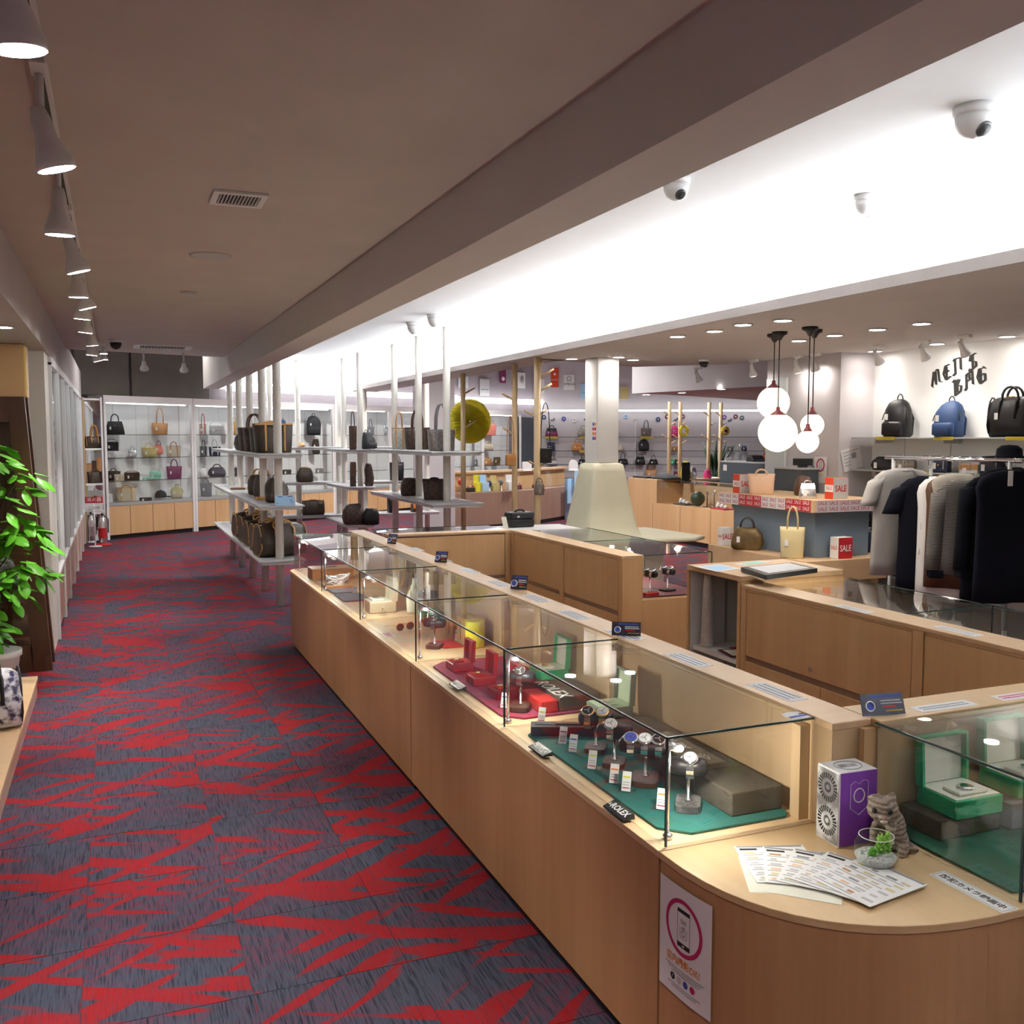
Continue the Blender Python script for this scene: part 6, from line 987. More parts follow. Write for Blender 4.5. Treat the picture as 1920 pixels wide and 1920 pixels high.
# ================================================================ RIGHT: far counter, registers, partition wall
t = thing('far_counter', 'oak jewellery counter at the back right with a glass front', 'counter', (8.55, 11.8, 0))
B(.05, 0, 0, .65, 3.45, .08).build('kickboard', 'black', t); B(0, 0, .08, .65, 2.5, .62).build('body', 'oak', t); B(0, 2.5, .08, .65, 3.5, 1.02).build('end_block', 'oak', t, .004); B(.5, 0, .62, .65, 2.5, 1.0).build('back_wall', 'maple', t); B(.0, 0, .99, .65, 2.5, 1.0).build('top_pane', 'glass', t); B(.0, 0, .625, .008, 2.5, .985).build('front_pane', 'glass_thin', t)
for k in range(1, 4): B(-.002, .875 * k, .09, .0005, .875 * k + .006, .61).build('panel_joint', 'brown', t)
def rc(label, y, kd, m, s=1.0):
    t = thing('jewellery_display', label, 'jewellery display', (8.80, 11.8 + y, .621), 0, 'goods in the back right counter')
    if kd == 'ball': MB().ball((0, 0, .10 * s), .10 * s, n=14, m=10).build('topiary_ball', m, t); MB().lathe([(.04, 0), (.04, .02)], 10).build('foot', 'white', t)
    elif kd == 'tray': B(-.15, -.18, 0, .15, .18, .015).build('tray', m, t); [MB().lathe([(.03, .015), (.035, .05), (.015, .07 + .02 * j)], 10, (-.05, -.1 + .1 * j, 0)).build('ornament', 'paper', t) for j in range(3)]
    elif kd == 'post': B(-.05, -.05, 0, .05, .05, .01).build('foot', 'black', t); MB().cyl((0, 0, 0), (0, 0, .24), .008, n=8).build('post', 'black', t); MB().tube([(0, .04 * math.cos(a), .24 + .04 * math.sin(a)) for a in [2 * PI * j / 10 for j in range(10)]], .006, 6, closed=True).build('ring', 'silver', t)
    else: MB().tube([(0, .07 * math.cos(a), .08 + .07 * math.sin(a)) for a in [2 * PI * j / 12 for j in range(9)]], .02, 8).build('holder', 'paper', t); B(-.03, -.12, 0, .03, .08, .012).build('foot', 'paper', t)
for y, kd, m, lb, s in ((1.95, 'tray', 'black', 'black tray of white ornaments in the back right counter', 1), (1.62, 'ball', 'leaf_dark', 'left green moss ball in the back right counter', 1.2), (1.35, 'post', 'black', 'left dark earring post in the back right counter', 1), (1.15, 'post', 'black', 'right dark earring post in the back right counter', 1), (.86, 'tray', 'red', 'red tray of white ornaments in the back right counter', 1), (.50, 'ball', 'leaf_dark', 'right green moss ball in the back right counter', 1.1), (.22, 'holder', 'paper', 'white curled bracelet holder in the back right counter', 1)): rc(lb, y, kd, m, s)
t = thing('folded_cloth', 'black folded cloth heap on the back right counter', 'cloth', (8.85, 14.5, 1.021), 0); MB().loft([ring(.22, .3, 0, 16, 3), ring(.2, .26, .03, 16, 3), ring(.10, .12, .08, 16), ring(.02, .03, .10, 16)]).build('heap', 'black_soft', t); B(-.24, .28, 0, .2, .75, .03).build('fold', 'black_soft', t, .01)
t = thing('tablet_stand', 'black upright tablet on the back right counter', 'tablet', (8.9, 13.95, 1.001), .3); B(-.10, -.01, .02, .10, .01, .32).build('panel', 'black', t, .006); B(-.08, -.06, 0, .08, .06, .02).build('foot', 'black', t)
for px, py, lb in ((1256, 745, 'leftmost coat tree of the far right group'), (1276, 748, 'coat tree with the yellow wreath in the far right group'), (1330, 750, 'third coat tree of the far right group'), (1352, 751, 'rightmost coat tree with the sunflower in the far right group')):
    y = 15.6; q = ony(px, py, y); tree('pale wood ' + lb, q.x, y, 2.40, [(2.15, 3.0, .13), (1.95, .1, .13), (1.7, 3.0, .16), (1.6, .1, .14)], .035)
for px, py, m, lb, rr in ((1282, 808, 'paperlemon', 'pale yellow paper wreath on a coat tree', .085), (1360, 808, 'paperyellow', 'yellow sunflower on a coat tree', .07)):
    q = ony(px, py, 15.53); t = thing('flower_decoration', lb, 'flower', q); n = 12
    for k in range(n): a = 2 * PI * k / n; MB().ball((rr * math.cos(a), 0, rr * math.sin(a)), rr * .42, .03, rr * .3, 8, 6).build('petal', m, t)
    MB().ball((0, -.02, 0), rr * .5, .03, rr * .5, 10, 8).build('heart', 'paper' if 'wreath' in lb else 'brown', t)
q = onz(1320, 895, 1.0); t = thing('snake_plant', 'dark snake plant behind the back right counter', 'potted plant', (11.0, 16.2, 0)); MB().lathe([(.14, 0), (.17, .02), (.2, .95), (.18, .96)], 18).build('pot', 'white', t)
for k in range(11): a = k * 2.4; h = .5 + .3 * ((k * 37) % 10) / 10; r = .1 + .28 * (k % 3) / 2; MB().tube([(.03 * math.cos(a), .03 * math.sin(a), .94), (r * .5 * math.cos(a), r * .5 * math.sin(a), .94 + h * .5), (r * math.cos(a), r * math.sin(a), .94 + h)], [.03, .04, .004], 6).build('blade', 'leaf_dark', t)
for px, py, m, lb, w, h in ((1285, 892, 'yellow', 'yellow soft bag behind the back right counter', .16, .3), (1299, 888, 'silver', 'clear wrapped parcel behind the back right counter', .14, .2), (1327, 888, 'hotpink', 'pink round bag behind the back right counter', .14, .15)):
    q = ony(px, py, 14.9); bag('hobo', lb, (q.x, 14.9, 1.0), 0, w, h, .12, m, None, .03, price=False)
t = thing('side_counter', 'narrow counter behind the back right counter carrying soft goods', 'counter', (9.75, 14.9, 0)); B(-.45, -.15, 0, .75, .15, .96).build('body', 'brownwood', t); B(-.46, -.16, .961, .76, .16, .999).build('top', 'oak_top', t)
# slate register partitions with monitors
a, b = onx(1350, 868, 9.4), onx(1440, 868, 9.4); ZR = (a.z + b.z) / 2; t = thing('register_desk', 'slate grey register desk left of the decorated pier', 'desk', (9.4, b.y, 0)); B(0, 0, 0, .5, a.y - b.y, ZR).build('body', 'slate_panel', t, .004); B(-.01, -.01, ZR, .51, a.y - b.y + .01, ZR + .02).build('top', 'ltgrey', t); B(-.004, a.y - b.y - .2, ZR - .14, -.001, a.y - b.y - .1, ZR - .04).build('socket_plate', 'paper', t); ZD = ZR + .02
for px, lb, m in ((1417, 'dark receipt printer on the left register desk', 'monitor'),): q = onx(px, 860, 9.62); t = thing('receipt_printer', lb, 'printer', (9.62, q.y, ZD + .001)); B(-.12, -.1, 0, .12, .1, .05).build('base', m, t, .01); MB().add([(-.12, -.1, .05), (.12, -.1, .05), (.12, .1, .05), (-.12, .1, .05), (-.1, -.02, .10), (.1, -.02, .10), (.1, .1, .11), (-.1, .1, .11)], [(4, 5, 6, 7), (0, 1, 5, 4), (1, 2, 6, 5), (2, 3, 7, 6), (3, 0, 4, 7)]).build('cover', m, t)
q = onx(1366, 864, 9.55); t = thing('card_holder', 'white card holder on the left register desk', 'card holder', (9.55, q.y, ZD + .001)); B(-.06, -.02, 0, .06, .03, .012).build('foot', 'white', t); B(-.06, .01, .012, .06, .016, .055).build('card', 'paper', t)
q = onx(1388, 862, 9.65); t = thing('glass_vase', 'clear glass jar on the left register desk', 'jar', (9.65, q.y, ZD + .001)); MB().lathe([(.05, 0), (.06, .02), (.06, .2), (.05, .24)], 16, caps=False).build('jar', 'acrylic_clear', t); MB().lathe([(.052, .241), (.02, .26), (.01, .28)], 14).build('lid', 'silver', t)
a, b = onx(1505, 870, 5.80), onx(1452, 870, 5.80); t = thing('register_desk', 'slate grey register desk in front of the pale partition', 'desk', (5.80, a.y, 0)); B(0, 0, 0, .18, b.y - a.y, 1.45).build('body', 'slate_panel', t, .004); B(-.008, -.008, 1.45, .188, b.y - a.y + .008, 1.465).build('top', 'ltgrey', t)
t = thing('monitor', 'black monitor back on the slate register desk', 'monitor', (5.90, a.y + .12, 1.4655), -.9); B(-.09, -.012, .02, .09, .012, .085).build('panel', 'monitor', t, .004); B(-.04, -.03, 0, .04, .03, .02).build('foot', 'monitor', t)
t = thing('wall_board', 'tall pale grey board on the partition wall behind the pendants', 'board', (5.985, 7.62, 1.3)); B(0, 0, 0, .013, .32, 1.02).build('board', 'lightpanel', t); B(-.002, .0, .0, 0, .02, 1.02).build('edge', 'white', t)
def wallflower(px, py, m, k):
    q = onx(px, py, 5.995); t = thing('flower_sticker', '%s flower sticker on the partition wall' % k, 'sticker', q, 0, 'flower stickers on the partition'); 
    for j in range(5): a = 2 * PI * j / 5; MB().ball((-.003, .022 * math.cos(a), .022 * math.sin(a)), .003, .016, .016, 8, 6).build('petal', m, t)
    MB().ball((-.006, 0, 0), .004, .011, .011, 8, 6).build('heart', 'paperyellow' if m != 'paperyellow' else 'coral', t)
for px, py, m, k in ((1435, 843, 'greybag', 'grey'), (1440, 848, 'paperyellow', 'yellow'), (1448, 844, 'coral', 'upper coral'), (1435, 855, 'red', 'red'), (1442, 859, 'print_blue', 'blue'), (1451, 860, 'slate_panel', 'slate'), (1446, 852, 'orange', 'orange')): wallflower(px, py, m, k)
# small poster on the partition and sheet on the return wall
q = onx(1539, 881, 5.994); t = thing('poster', 'small white photography poster with a red ring on the partition wall', 'poster', q, -PI / 2); B(-.085, -.003, -.12, .085, 0, .12).build('sheet', 'paper', t); MB().tube([(.048 * math.cos(a), -.004, .045 + .055 * math.sin(a)) for a in [2 * PI * j / 24 for j in range(24)]], .006, 6, closed=True).build('ring', 'print_ring', t); text('OK!', .03, 'print_orange', t, (0, -.004, -.045)); B(-.02, -.0045, .0, .02, -.0032, .09).build('phone', 'ltgrey', t)
q = onx(1525, 880, 5.994); t = thing('notice_strip', 'narrow grey notice strip beside the small poster', 'notice', q, -PI / 2); B(-.018, -.003, -.06, .018, 0, .06).build('strip', 'ltgrey', t); text('営業', .02, 'print_black', t, (0, -.004, .02))
q = ony(1597, 860, 6.895); t = thing('notice_sheet', 'white notice sheet tilted on the return wall', 'notice', q); s = B(-.11, -.003, -.10, .11, 0, .10).build('sheet', 'poster_white', t, rot=(0, -.25, 0)); B(.0, -.0045, .0, .05, -.0032, .05).build('print', 'print_grey', s); [B(-.09, -.0045, .07 - .03 * k, -.02 if k else .09, -.0032, .075 - .03 * k).build('print_line', 'print_grey', s) for k in range(5)]
# ================================================================ PENDANT GLOBES
for px, py, gx, gy_, r, lb in ((1447, 626, 1450, 755, 30, 'upper opal pendant globe of the left pair'), (1458, 622, 1458, 811, 36, 'largest opal pendant globe, lower of the left pair'), (1526, 618, 1523, 797, 21.5, 'upper opal pendant globe of the right pair'), (1515, 621, 1514, 828, 21, 'lower opal pendant globe of the right pair')):
    c = onz(px, py, SOF); c.y -= .22 if gy_ == 828 else 0; g = ony(gx, gy_, c.y); R = r * mpp(g); t = thing('pendant_lamp', lb, 'pendant lamp', (g.x, c.y, SOF), 0, 'opal globe pendants'); zg = g.z - SOF
    MB().lathe([(.055, 0), (.055, -.018), (.03, -.03), (.012, -.06)], 18).build('canopy', 'black', t); MB().cyl((0, 0, -.02), (0, 0, zg + R), .004, n=6).build('cord', 'black', t); MB().lathe([(.012, R + .045), (.016, R + .02), (R * .42, R * .93), (R * .42, R * .88)], 18, (0, 0, zg)).build('cap', 'burg', t); MB().ball((0, 0, zg), R, n=28, m=18).build('globe', 'globe', t)
    l = lamp('POINT', 'globe_light', (0, 0, zg - R - .02), 1.0, (1, .88, .72), .05); l.parent = t
# ================================================================ SALE DISPLAY
PZ = .78
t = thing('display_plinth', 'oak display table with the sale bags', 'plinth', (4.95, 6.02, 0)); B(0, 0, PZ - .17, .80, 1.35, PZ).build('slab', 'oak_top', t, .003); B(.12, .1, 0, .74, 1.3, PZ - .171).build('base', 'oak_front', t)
t = thing('display_block', 'blue grey display block with an oak top and sale tape', 'display block', (5.17, 6.20, PZ + .001)); B(0, 0, 0, .55, 1.1, .369).build('body', 'bluegrey', t, .003); x0, y0, z0, z1 = -.10, -.10, .37, .47; B(x0, y0, z0, .58, 1.2, z1).build('top_slab', 'oak_top', t, .003)
def tape(a, b, face, matb, mtxt):
    L = b - a; w_ = L / 3
    if face == 'x': o = B(x0 - .003, a, z0 + .003, x0 - .0005, b, z1 - .003).build('sale_tape', matb, t)
    else: o = B(a, y0 - .003, z0 + .003, b, y0 - .0005, z1 - .003).build('sale_tape', matb, t)
    for i in range(3):
        for j in range(2):
            u = a + w_ * (i + .5); z = z0 + .028 + .046 * j
            if face == 'x': text('SALE', .044, mtxt, o, (x0 - .0035, u, z), (PI / 2, 0, -PI / 2), sx=.9, ext=.0002)
            else: text('SALE', .044, mtxt, o, (u, y0 - .0035, z), (PI / 2, 0, 0), sx=1, ext=.0002)
tape(y0 + .035, y0 + .345, 'x', 'sale_red', 'paper'); tape(y0 + .345, y0 + .665, 'x', 'paper', 'print_ring'); tape(y0 + .665, y0 + .985, 'x', 'sale_red', 'paper'); tape(y0 + .985, y0 + 1.29, 'x', 'paper', 'print_ring'); tape(x0 + .03, x0 + .36, 'y', 'tape_grey', 'print_ring'); tape(x0 + .36, x0 + .67, 'y', 'tape_grey', 'print_ring')
TZ = PZ + .472
def salebox(label, x, y, z, w, h, d, front, side, ft, st, band=False):
    t = thing('sale_box', label, 'sale sign', (x, y, z), 0, 'SALE boxes'.lower()); B(0, 0, 0, d, w, h).xf(Matrix.Rotation(0, 4, 'Z')).build('box', side, t, .002); f = B(0, -.0012, 0.001, d, -.0002, h - .001).build('front_face', front, t); text('SALE', h * .42, ft, t, (d / 2, -.0018, h * .48), (PI / 2, 0, 0), sx=.75, ext=.0003, bold=.001)
    if band: B(-.0012, .001, h * .33, -.0004, w - .001, h * .66).build('side_band', 'paper', t)
    text('SALE', w * .42, st, t, (-.0018, w / 2, h * .5), (PI / 2, 0, -PI / 2), sx=.8, ext=.0003)
q = onx(1384, 920, 5.12); salebox('left red and white sale cube on the tape topped slab', 5.12, q.y - .02, TZ, .10, .165, .14, 'tape_grey', 'orange_red', 'sale_red', 'sale_red', True); q = ony(1562, 932, 6.16); salebox('right red and white sale cube on the tape topped slab', q.x, 6.16, TZ, .10, .17, .15, 'tape_grey', 'orange_red', 'sale_red', 'sale_red', True); q = ony(1570, 1047, 6.07); salebox('red fronted sale cube on the oak display table', min(q.x, 5.55), 6.06, PZ + .001, .10, .17, .14, 'sale_red', 'paper', 'paper', 'sale_red')
salebox('white sale cube behind the bronze bag on the oak display table', 5.0, 7.22, PZ + .001, .08, .16, .10, 'paper', 'paper', 'sale_red', 'sale_red')
RB = dict(cat='bag', group='sale bags')
def rb(kind, label, px0, px1, hpx, py, z, x, m, tm, hh, rz=-.6, d=.14, **k):
    q = onx((px0 + px1) / 2, py, x); s = mpp((x, q.y, z)); bag(kind, label, (x, q.y, z + .001), rz, (px1 - px0) * s, hpx * s, d, m, tm, hh * s, **RB, **k)
rb('tote', 'peach soft leather tote on the tape topped slab', 1402, 1452, 38, 920, TZ - .002, 5.22, 'peach', 'peach', 8, -.6, .14, price=False); rb('kelly', 'silver mini handbag on the tape topped slab', 1498, 1530, 28, 930, TZ - .002, 5.20, 'silver', 'silver', 6, -.6, .12, metal='steel'); rb('hobo', 'bronze metallic slouchy bag on the oak display table', 1370, 1430, 42, 1026, PZ, 5.02, 'bronze', 'gunmetal', 20, -.75, .13); rb('tote', 'pale yellow structured tote on the oak display table', 1462, 1508, 58, 1040, PZ, 5.01, 'sand', 'sand', 38, -.75, .10)
rb('hobo', 'brown suede bag behind the silver mini handbag', 1488, 1522, 36, 926, TZ - .002, 5.42, 'brown', 'brown', 2, -.6, .12, price=False)
bag('hobo', 'dark teal bag beside the blue grey display block', (5.86, 6.35, PZ + .0), -.5, .13, .19, .1, 'navy', None, .16, price=False); 
t = thing('side_stand', 'slim oak stand beside the display block carrying the dark teal bag', 'stand', (5.86, 6.35, 0)); B(-.08, -.1, PZ - .03, .12, .1, PZ - .001).build('top', 'oak_top', t); B(-.03, -.05, 0, .07, .05, PZ - .031).build('leg', 'oak_front', t)
# ================================================================ CLOTHES RACK
RX, RZ = 5.5, 1.59
t = thing('clothes_rack', 'chrome and grey double clothes rack on the right', 'clothes rack', (RX, 5.2, 0))
for x, ya, yb in ((0, -.62, .60), (.38, -1.2, .60)): MB().cyl((x, ya, RZ), (x, yb, RZ), .014, n=10).build('rail', 'chrome', t)
for x, y in ((0, -.52), (0, .52), (.38, -.52), (.38, .52)): MB().cyl((x, y, .75), (x, y, RZ), .014, n=12).build('post', 'steel_grey', t); MB().cyl((x, y, .06), (x, y, .78), .018, n=12).build('lower_post', 'steel_grey', t); MB().lathe([(.022, .76), (.022, .79)], 12, (x, y, 0)).build('collar', 'steel', t)
for y in (-.52, .52): B(-.12, y - .015, .03, .5, y + .015, .06).build('foot_bar', 'steel_grey', t); [MB().ball((xx, y, .02), .02, n=10, m=6).build('castor', 'black', t) for xx in (-.1, .48)]
B(0.1, -.52, .045, .13, .52, .06).build('spreader', 'steel_grey', t); MB().tube([(-.02, -.52, .775), (-.05, -.53, .77), (-.05, -.53, .72), (-.03, -.52, .70)], .006, 6).build('clip', 'steel', t)
def garment(label, y, L, W, m, sleeve='short', rz=0.0, x=RX, drop=.09, tagc=None, cat='shirt', stripes=None, hm='gunmetal', extra=None, dz=RZ):
    t = thing('garment', label, cat, (x, y, dz), rz, 'clothes on the rack'); z = -drop
    MB().tube([(0, 0, -drop * .55), (0, 0, -.02), (.012, 0, .014), (-.006, 0, .022), (-.016, 0, .006)], .003, 6).build('hanger_hook', 'steel', t); MB().tube([(-W * .42, 0, z - .07), (-.03, 0, z - .005), (.03, 0, z - .005), (W * .42, 0, z - .07)], .008, 6).build('hanger', hm, t)
    R = []
    for f, a, b in ((0, .16, .05), (.02, .34, .07), (.07, .46, .09), (.13, .50, .09), (.25, .47, .09), (.55, .47, .09), (.85, .485, .09), (1, .49, .09)):
        r = ring(W * a, b * .5, z - L * f, 28, 3.0)
        r = [(p[0], p[1] + .018 * f * math.sin(p[0] * 26 + 1.2), p[2]) for p in r]; R.append(r)
    o = MB(); o.loft(list(reversed(R))); o.build('body', m, t)
    sl = {'short': .20, 'long': .56, 'none': 0}[sleeve]
    if sl:
        for s in (-1, 1): MB().loft([[(s * (W * .44 + .07 * k / 4 * (1 if sl < .3 else .5)) + q[0] * (1 - .1 * k / 4), q[1], z - .075 - sl * k / 4 - q[0] * s * .35 * (1 - k / 4)) for q in ring(.075 if sl < .3 else .06, .045, 0, 14)] for k in range(5)], True).build('sleeve', m, t)
        if sl > .3: [B(s * (W * .475) - .05 if s > 0 else s * W * .475 - .05, -.04, z - .075 - sl - .055, s * W * .475 + .05, .04, z - .07 - sl).build('cuff', 'garment_black', t, .01) for s in (-1, 1)]
    MB().tube([(.085 * math.cos(a), .03 * math.sin(a), z - .004 - .012 * (math.sin(a) < 0)) for a in [2 * PI * k / 14 for k in range(14)]], .009, 6, closed=True).build('collar', m, t)
    if tagc: B(tagc[0] - .018, -.090, z - tagc[1] - .10, tagc[0] + .018, -.087, z - tagc[1]).build('price_tag', 'paper', t)
    if extra: extra(t, z)
    return t
def tee_marks(t, z):
    MB().lathe([(.022, 0), (.022, .002)], 16).xf(Matrix.Translation((.10, -.088, z - .22)) @ Matrix.Rotation(PI / 2, 4, 'X')).build('round_badge', 'ivory', t); text('H', .07, 'paper', t, (-.06, -.088, z - .36), (PI / 2, 0, 0), name='letter_print'); text('H', .07, 'paper', t, (-.07, -.09, z - .55), (PI / 2, .2, 0), name='letter_print'); text('N', .06, 'paper', t, (.0, -.09, z - .60), (PI / 2, .5, 0), name='letter_print')
garment('light grey long tee with white sleeves at the far end of the rack', 5.62, .80, .52, 'garment_grey', 'short', -.10, tagc=None, drop=.08)
garment('black short sleeved tee with white letter prints and a price tag', 5.36, .86, .44, 'garment_black', 'short', -.5, tagc=(-.02, .12), extra=tee_marks, drop=.13)
garment('narrow white shirt between the black tee and the dark clothes', 5.24, .90, .34, 'garment_white', 'none', -.95, drop=.13); garment('brown dark shirt with a white card tag', 5.16, .80, .34, 'brown', 'none', -.95, tagc=(.0, .30), drop=.12); garment('stone coloured collar coat behind the tweed knit', 5.09, .5, .36, 'garment_stone', 'none', -.8, drop=.10)
garment('black and grey tweed knit cardigan with black cuffs', 5.0, .66, .44, 'tweed', 'long', -.55, drop=.14, cat='cardigan'); garment('black long jacket with tags behind the rack pole', 4.79, .86, .44, 'garment_navy', 'long', -.25, tagc=(.12, .12), drop=.10, cat='jacket'); garment('black coat at the right picture edge of the rack', 4.64, .88, .56, 'garment_black', 'none', -.2, tagc=(-.1, .0), drop=.06, cat='coat')
garment('second black coat on the rear rail at the right picture edge', 4.72, .90, .56, 'garment_black', 'none', -.2, x=RX + .38, drop=.07, cat='coat'); garment('black hooded top on the rear rail', 5.0, .8, .5, 'garment_navy', 'none', -.3, x=RX + .38, drop=.06, cat='hoodie')
t = thing('hat', 'dark felt hat resting on the rack rail', 'hat', (RX + .19, 4.85, RZ + .016)); MB().lathe([(.17, 0), (.17, .008), (.085, .014), (.08, .06), (.05, .085), (.002, .09)], 22).build('felt', 'garment_navy', t); MB().lathe([(.0825, .016), (.082, .034)], 22, caps=False).build('band', 'black', t)
# ================================================================ BAG WALL
WX = 6.379; RZW = -PI / 2
def wshelf(label, z, y0, y1, strips):
    t = thing('wall_shelf', label, 'shelf', (WX, y0, z), 0, 'steel wall shelves'); B(-.26, 0, -.012, 0, y1 - y0, 0).build('board', 'steel_grey', t, .002)
    for k in range(3): y = (y1 - y0) * (.12 + .38 * k); B(-.2, y, -.05, -.001, y + .008, -.0125).build('bracket', 'steel', t)
    for a, b in strips: B(-.268, a - y0, -.022, -.2605, b - y0, .006).build('yellow_price_strip', 'paperyellow', t)
a1, a2 = onx(1644, 820, 6.12).y, onx(1678, 820, 6.12).y; b1, b2 = onx(1752, 820, 6.12).y, onx(1788, 820, 6.12).y; c1 = onx(1887, 820, 6.12).y
wshelf('upper steel shelf on the bag wall with yellow price strips', 1.745, 4.9, 6.88, [(a2, a1), (b2, b1), (c1 - .3, c1)]); wshelf('second steel shelf on the bag wall behind the clothes rack', 1.46, 4.9, 6.88, [(5.95, 6.1)]); wshelf('lower steel shelf on the bag wall beside the clothes rack', .95, 5.9, 6.88, []); wshelf('lowest steel shelf on the bag wall behind the rack', .55, 5.0, 6.88, [])
for y in (5.2, 6.0, 6.5): struct(B(WX - .004, y, .4, WX, y + .006, 1.95).build('trim_8', 'ltgrey'))
def bw(kind, label, px0, px1, hpx, z, m, tm, hh, d=.2, rz=RZW + .35, x=6.22, wsc=1.1, **k):
    q = onx((px0 + px1) / 2, 819, x); s = mpp((x, q.y, z)); bag(kind, label, (x, q.y, z + .001), rz, (px1 - px0) * s * wsc, hpx * s, d, m, tm, hh * s, group="bags on the bag wall", **k)
bw('pack', 'black pointed leather backpack on the bag wall shelf', 1657, 1708, 72, 1.745, 'black_leather', None, 5, .2, wsc=.95); bw('pack', 'blue nylon backpack on the bag wall shelf', 1753, 1805, 68, 1.745, 'blue', 'blue', 4, .22, wsc=.95); bw('boston', 'large black leather bag with tall handles on the bag wall shelf', 1857, 1935, 76, 1.745, 'black_leather', None, 24, .16, RZW + .2, wsc=1.0)
bw('hobo', 'black bag on the second bag wall shelf at the far end', 1640, 1684, 24, 1.46, 'black_soft', None, 1, .16); bw('clutch', 'grey patterned clutch on the second bag wall shelf', 1682, 1718, 20, 1.46, 'snake', None, 0, .06); bw('clutch', 'navy document case on the second bag wall shelf', 1748, 1782, 30, 1.46, 'navy', None, 0, .08); bw('clutch', 'white and tan pouch on the second bag wall shelf', 1805, 1838, 18, 1.46, 'paper', 'tan', 0, .08); bw('hobo', 'black slouchy bag on the second bag wall shelf near the pole', 1842, 1885, 32, 1.46, 'black_soft', None, 2, .15)
bw('cross', 'small black bag with a white tag on the lower bag wall shelf', 1628, 1648, 28, .95, 'black_leather', None, 3, .08); bw('pack', 'black backpack on the lowest bag wall shelf', 1622, 1655, 55, .55, 'black_soft', None, 4, .14); bw('hobo', 'dark bag lying on the lowest bag wall shelf', 1660, 1700, 30, .55, 'black_leather', None, 4, .14)
# broad-nib wall lettering
GL = {'M': [((0, .1), (.16, .95)), ((.16, .95), (.28, .15)), ((.30, .9), (.30, .05)), ((.30, .92), (.48, .95)), ((.48, .95), (.55, .1)), ((.55, .1), (.72, .02)), ((.0, .1), (.12, -.05))], 'E': [((.5, .9), (.2, .95)), ((.2, .95), (.05, .5)), ((.05, .5), (.2, .05)), ((.2, .05), (.55, .12)), ((.1, .52), (.45, .55)), ((.28, .88), (.26, .1))], 'N': [((.02, .85), (.12, .98)), ((.12, .95), (.12, .05)), ((.12, .95), (.5, .85)), ((.5, .85), (.5, .12)), ((.5, .12), (.62, 0)), ((-.05, .0), (.14, .06))], "'": [((.25, 1.0), (.2, .72))], 'S': [((.55, .92), (.2, .95)), ((.2, .95), (.1, .65)), ((.1, .65), (.5, .45)), ((.5, .45), (.52, .15)), ((.52, .15), (.05, .05)), ((.3, .92), (.3, .1)), ((.05, .05), (.12, .2))], 'B': [((.1, .98), (.1, .02)), ((-.04, .9), (.12, 1.0)), ((.1, .95), (.45, .85)), ((.45, .85), (.25, .55)), ((.2, .55), (.55, .42)), ((.55, .42), (.5, .1)), ((.5, .1), (.06, .02)), ((.28, .9), (.28, .1))], 'A': [((.1, .9), (.5, .95)), ((.1, .9), (.08, .1)), ((.5, .95), (.52, .1)), ((.1, .5), (.5, .5)), ((.52, .1), (.65, .02)), ((.08, .1), (-.04, .0)), ((.3, .9), (.3, .55))], 'G': [((.55, .85), (.2, .95)), ((.2, .95), (.05, .5)), ((.05, .5), (.2, .05)), ((.2, .05), (.55, .1)), ((.55, .1), (.55, .5)), ((.55, .5), (.3, .52)), ((.28, .9), (.26, .12)), ((.45, .98), (.6, .75))]}
t = thing('wall_lettering', "black letter wall lettering reading men's bag", 'lettering', (WX, 6.0, 2.25))
for ch, px, py in (('M', 1755, 708), ('E', 1776, 698), ('N', 1796, 684), ("'", 1808, 676), ('S', 1824, 679), ('B', 1796, 724), ('A', 1818, 712), ('G', 1840, 704)):
    q = onx(px, py, WX); m = MB(); hgt = .13; nib = Vector((.08, -.06)); cs, sn = math.cos(.42), math.sin(.42)
    for k, (a, b) in enumerate(GL[ch]):
        vs = []
        for e in (-1, 1):
            for pnt in ((a, b) if e < 0 else (b, a)): u, v = pnt[0] - .3 + nib.x * e, pnt[1] - .5 + nib.y * e; u *= 1.2; u, v = u * cs - v * sn * .25, v + u * sn; vs.append((-.002 - .0002 * k, -u * hgt, v * hgt))
        m.add(vs + [(x + .0018, y, z) for x, y, z in vs], [(0, 1, 2, 3), (7, 6, 5, 4), (0, 4, 5, 1), (1, 5, 6, 2), (2, 6, 7, 3), (3, 7, 4, 0)])
    m.build('letter', 'print_black', t, loc=(0, q.y - 6.0, q.z - 2.25))
# ================================================================ STAFF AREA GOODS
t = thing('paper_cup_stack', 'tall stack of white paper cups in the open shelf box', 'paper cups', (3.19, 4.745, .526))
for k in range(13): MB().lathe([(.040 - .0011 * k, .0 + .028 * k), (.042 - .0011 * k, .001 + .028 * k), (.034 - .0011 * k, .085 + .028 * k)], 18).build('cup', 'paper', t)
for k, (m, y, rz, lb) in enumerate((('red', 4.50, .1, 'red folder lying in the open shelf box'), ('wine', 4.47, -.2, 'wine red picture folder in front in the open shelf box'))): t = thing('folder', lb, 'folder', (3.38 - .14 * k, y + .06 - .05 * k, .526 + .006 * k), rz); B(-.10, -.09, 0, .10, .09, .004).build('cover', m, t); B(-.08, -.07, .004, .08, .07, .0055).build('page', 'ivory' if k else 'red', t)
def qflat(px4, z): return [onz(a, b, z) for a, b in px4]
pts4 = qflat(((1389, 1064), (1436, 1079), (1533, 1066), (1484, 1055)), 1.025); c = sum(pts4, Vector()) / 4; t = thing('photo_frame', 'black framed white board lying on the shelf box top', 'frame', (c.x, c.y, 1.001)); pl = [(p.x - c.x, p.y - c.y) for p in pts4]
MB().prism(pl, 0, .026).build('frame', 'black', t, .002); MB().prism([(x * .80, y * .80) for x, y in pl], .0262, .028).build('white_panel', 'paper', t)
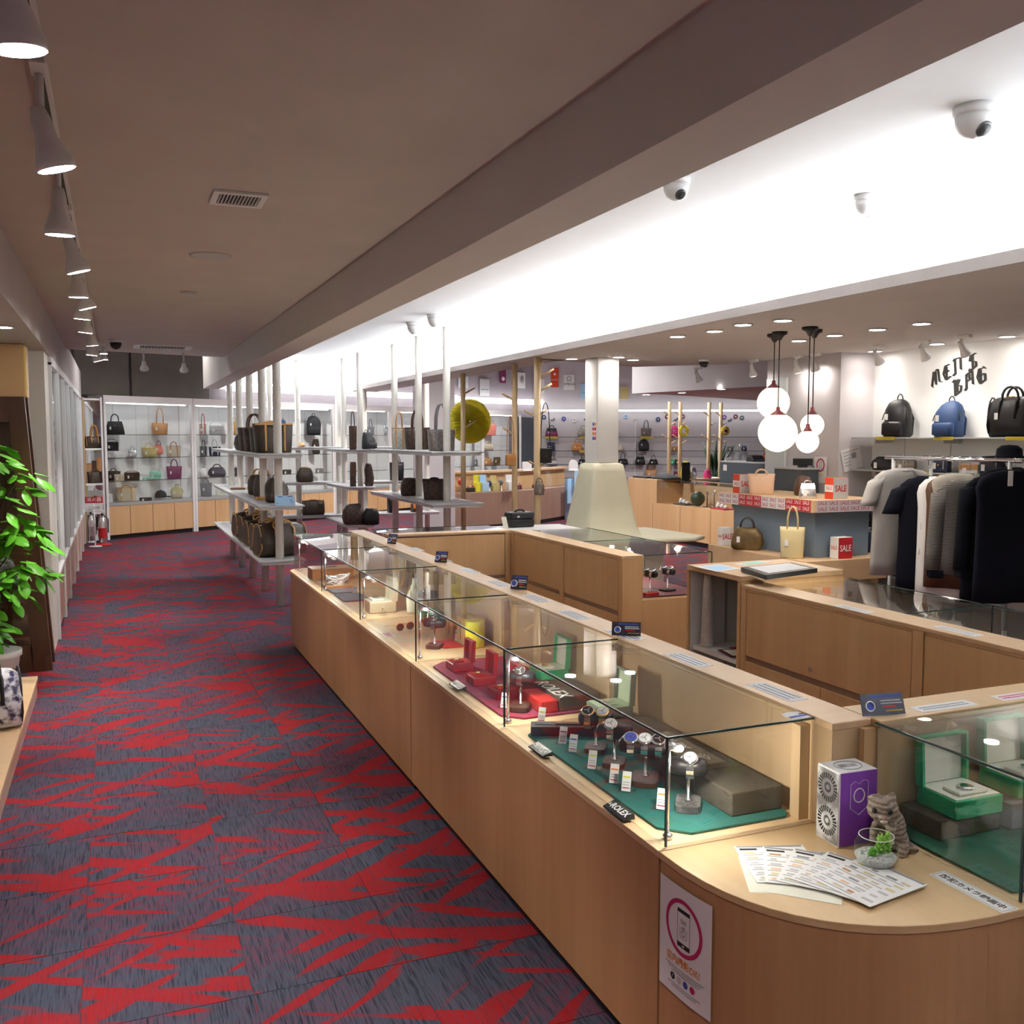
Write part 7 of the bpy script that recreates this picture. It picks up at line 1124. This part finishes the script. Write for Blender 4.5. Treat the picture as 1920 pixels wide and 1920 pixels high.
for px4, m, lb in ((((1300, 1062), (1345, 1072), (1390, 1066), (1350, 1058)), 'cardblue', 'pale blue paper on the shelf box top'), (((1375, 1058), (1400, 1060), (1450, 1053), (1420, 1051)), 'screen', 'printed colour leaflet on the shelf box top')):
    p4 = qflat(px4, 1.001); c = sum(p4, Vector()) / 4; t = thing('leaflet', lb, 'leaflet', (c.x, c.y, 1.0006)); MB().prism([(p.x - c.x, p.y - c.y) for p in p4], 0, .0008).build('sheet', 'poster_white', t); MB().prism([((p.x - c.x) * .7, (p.y - c.y) * .7) for p in p4], .0008, .0011).build('print', 'cardblue' if m == 'cardblue' else 'mint', t)
mat('wine red cloth in the far staff counter case', 3.30, 3.79, 5.68, 6.53, 'wine', .02); 
for k, (x, y, lb) in enumerate(((3.42, 5.80, 'left black stand of wristwatches on the wine cloth'), (3.60, 5.86, 'right black stand of wristwatches on the wine cloth'))):
    tt, zc = wstand(lb, (x, y, MZ), .3, .10, (.11, .09, .012), 'black', .12); [watch('%s steel wristwatch of the %s' % (('near', 'far')[j], lb[:lb.index(' of')]), (x - .03 * (j * 2 - 1) * .3, y + (j * 2 - 1) * .03, MZ + zc), .3, 'chrome', 'print_black', .0245, -.3) for j in range(2)]
t = thing('watch_tray', 'clear tray with red goods on the wine cloth', 'tray', (3.38, 5.72, MZ), 0); B(-.05, -.03, 0, .05, .03, .02).build('tray', 'red_velvet', t); B(-.045, -.026, .02, .045, .026, .05).build('cover', 'acrylic_clear', t)
q = onz(1590, 1120, LZ); t = thing('perfume_bottle', 'clear perfume bottle with a gold cap in the right staff case', 'bottle', (3.55, 3.98, LZ + .001)); MB().lathe([(.035, 0), (.04, .01), (.04, .10), (.02, .13)], 18).build('bottle', 'acrylic_clear', t); MB().lathe([(.016, .13), (.018, .17), (.014, .175)], 14).build('cap', 'gold', t)
tag(B(3.42, 3.75, LZ + .001, 3.62, 3.92, LZ + .09).build('display_riser', 'palegreen', None, .004), 'pale green box in the right staff case', 'display block', 'cloth display blocks')
for k, y in enumerate((3.5, 3.62)): t = thing('watch_roll', '%s black watch roll in the right staff case' % ('left', 'right')[1 - k], 'watch roll', (3.70, y, LZ + .001)); MB().cyl((0, -.04, .24), (0, .04, .24), .03, n=14).build('roll', 'black_leather', t); MB().cyl((0, 0, 0), (0, 0, .22), .008, n=8).build('post', 'steel', t); MB().lathe([(.04, 0), (.04, .01)], 14).build('foot', 'black', t); MB().tube([(.032 * math.cos(a), .0, .24 + .032 * math.sin(a)) for a in [2 * PI * j / 14 for j in range(14)]], .004, 6, closed=True).build('watch_band', 'gold', t)
mat('pale grey cloth in the right staff case', 3.30, 3.79, 2.3, 3.27, 'ltgrey', .02)
for a, b, lb in ((1600, 1142, 'left'), (1795, 1183, 'right')):
    p = onz(a, b, BZ); t = thing('counter_label', '%s white strip label on the right staff counter' % lb, 'label', (p.x, p.y, BZ + .0003), PI / 2); B(-.11, -.03, 0, .11, .03, .0006).build('strip', 'paper', t); [B(-.09, y, .0006, .09, y + .004, .0008).build('print_line', 'print_grey', t) for y in (-.012, .008)]
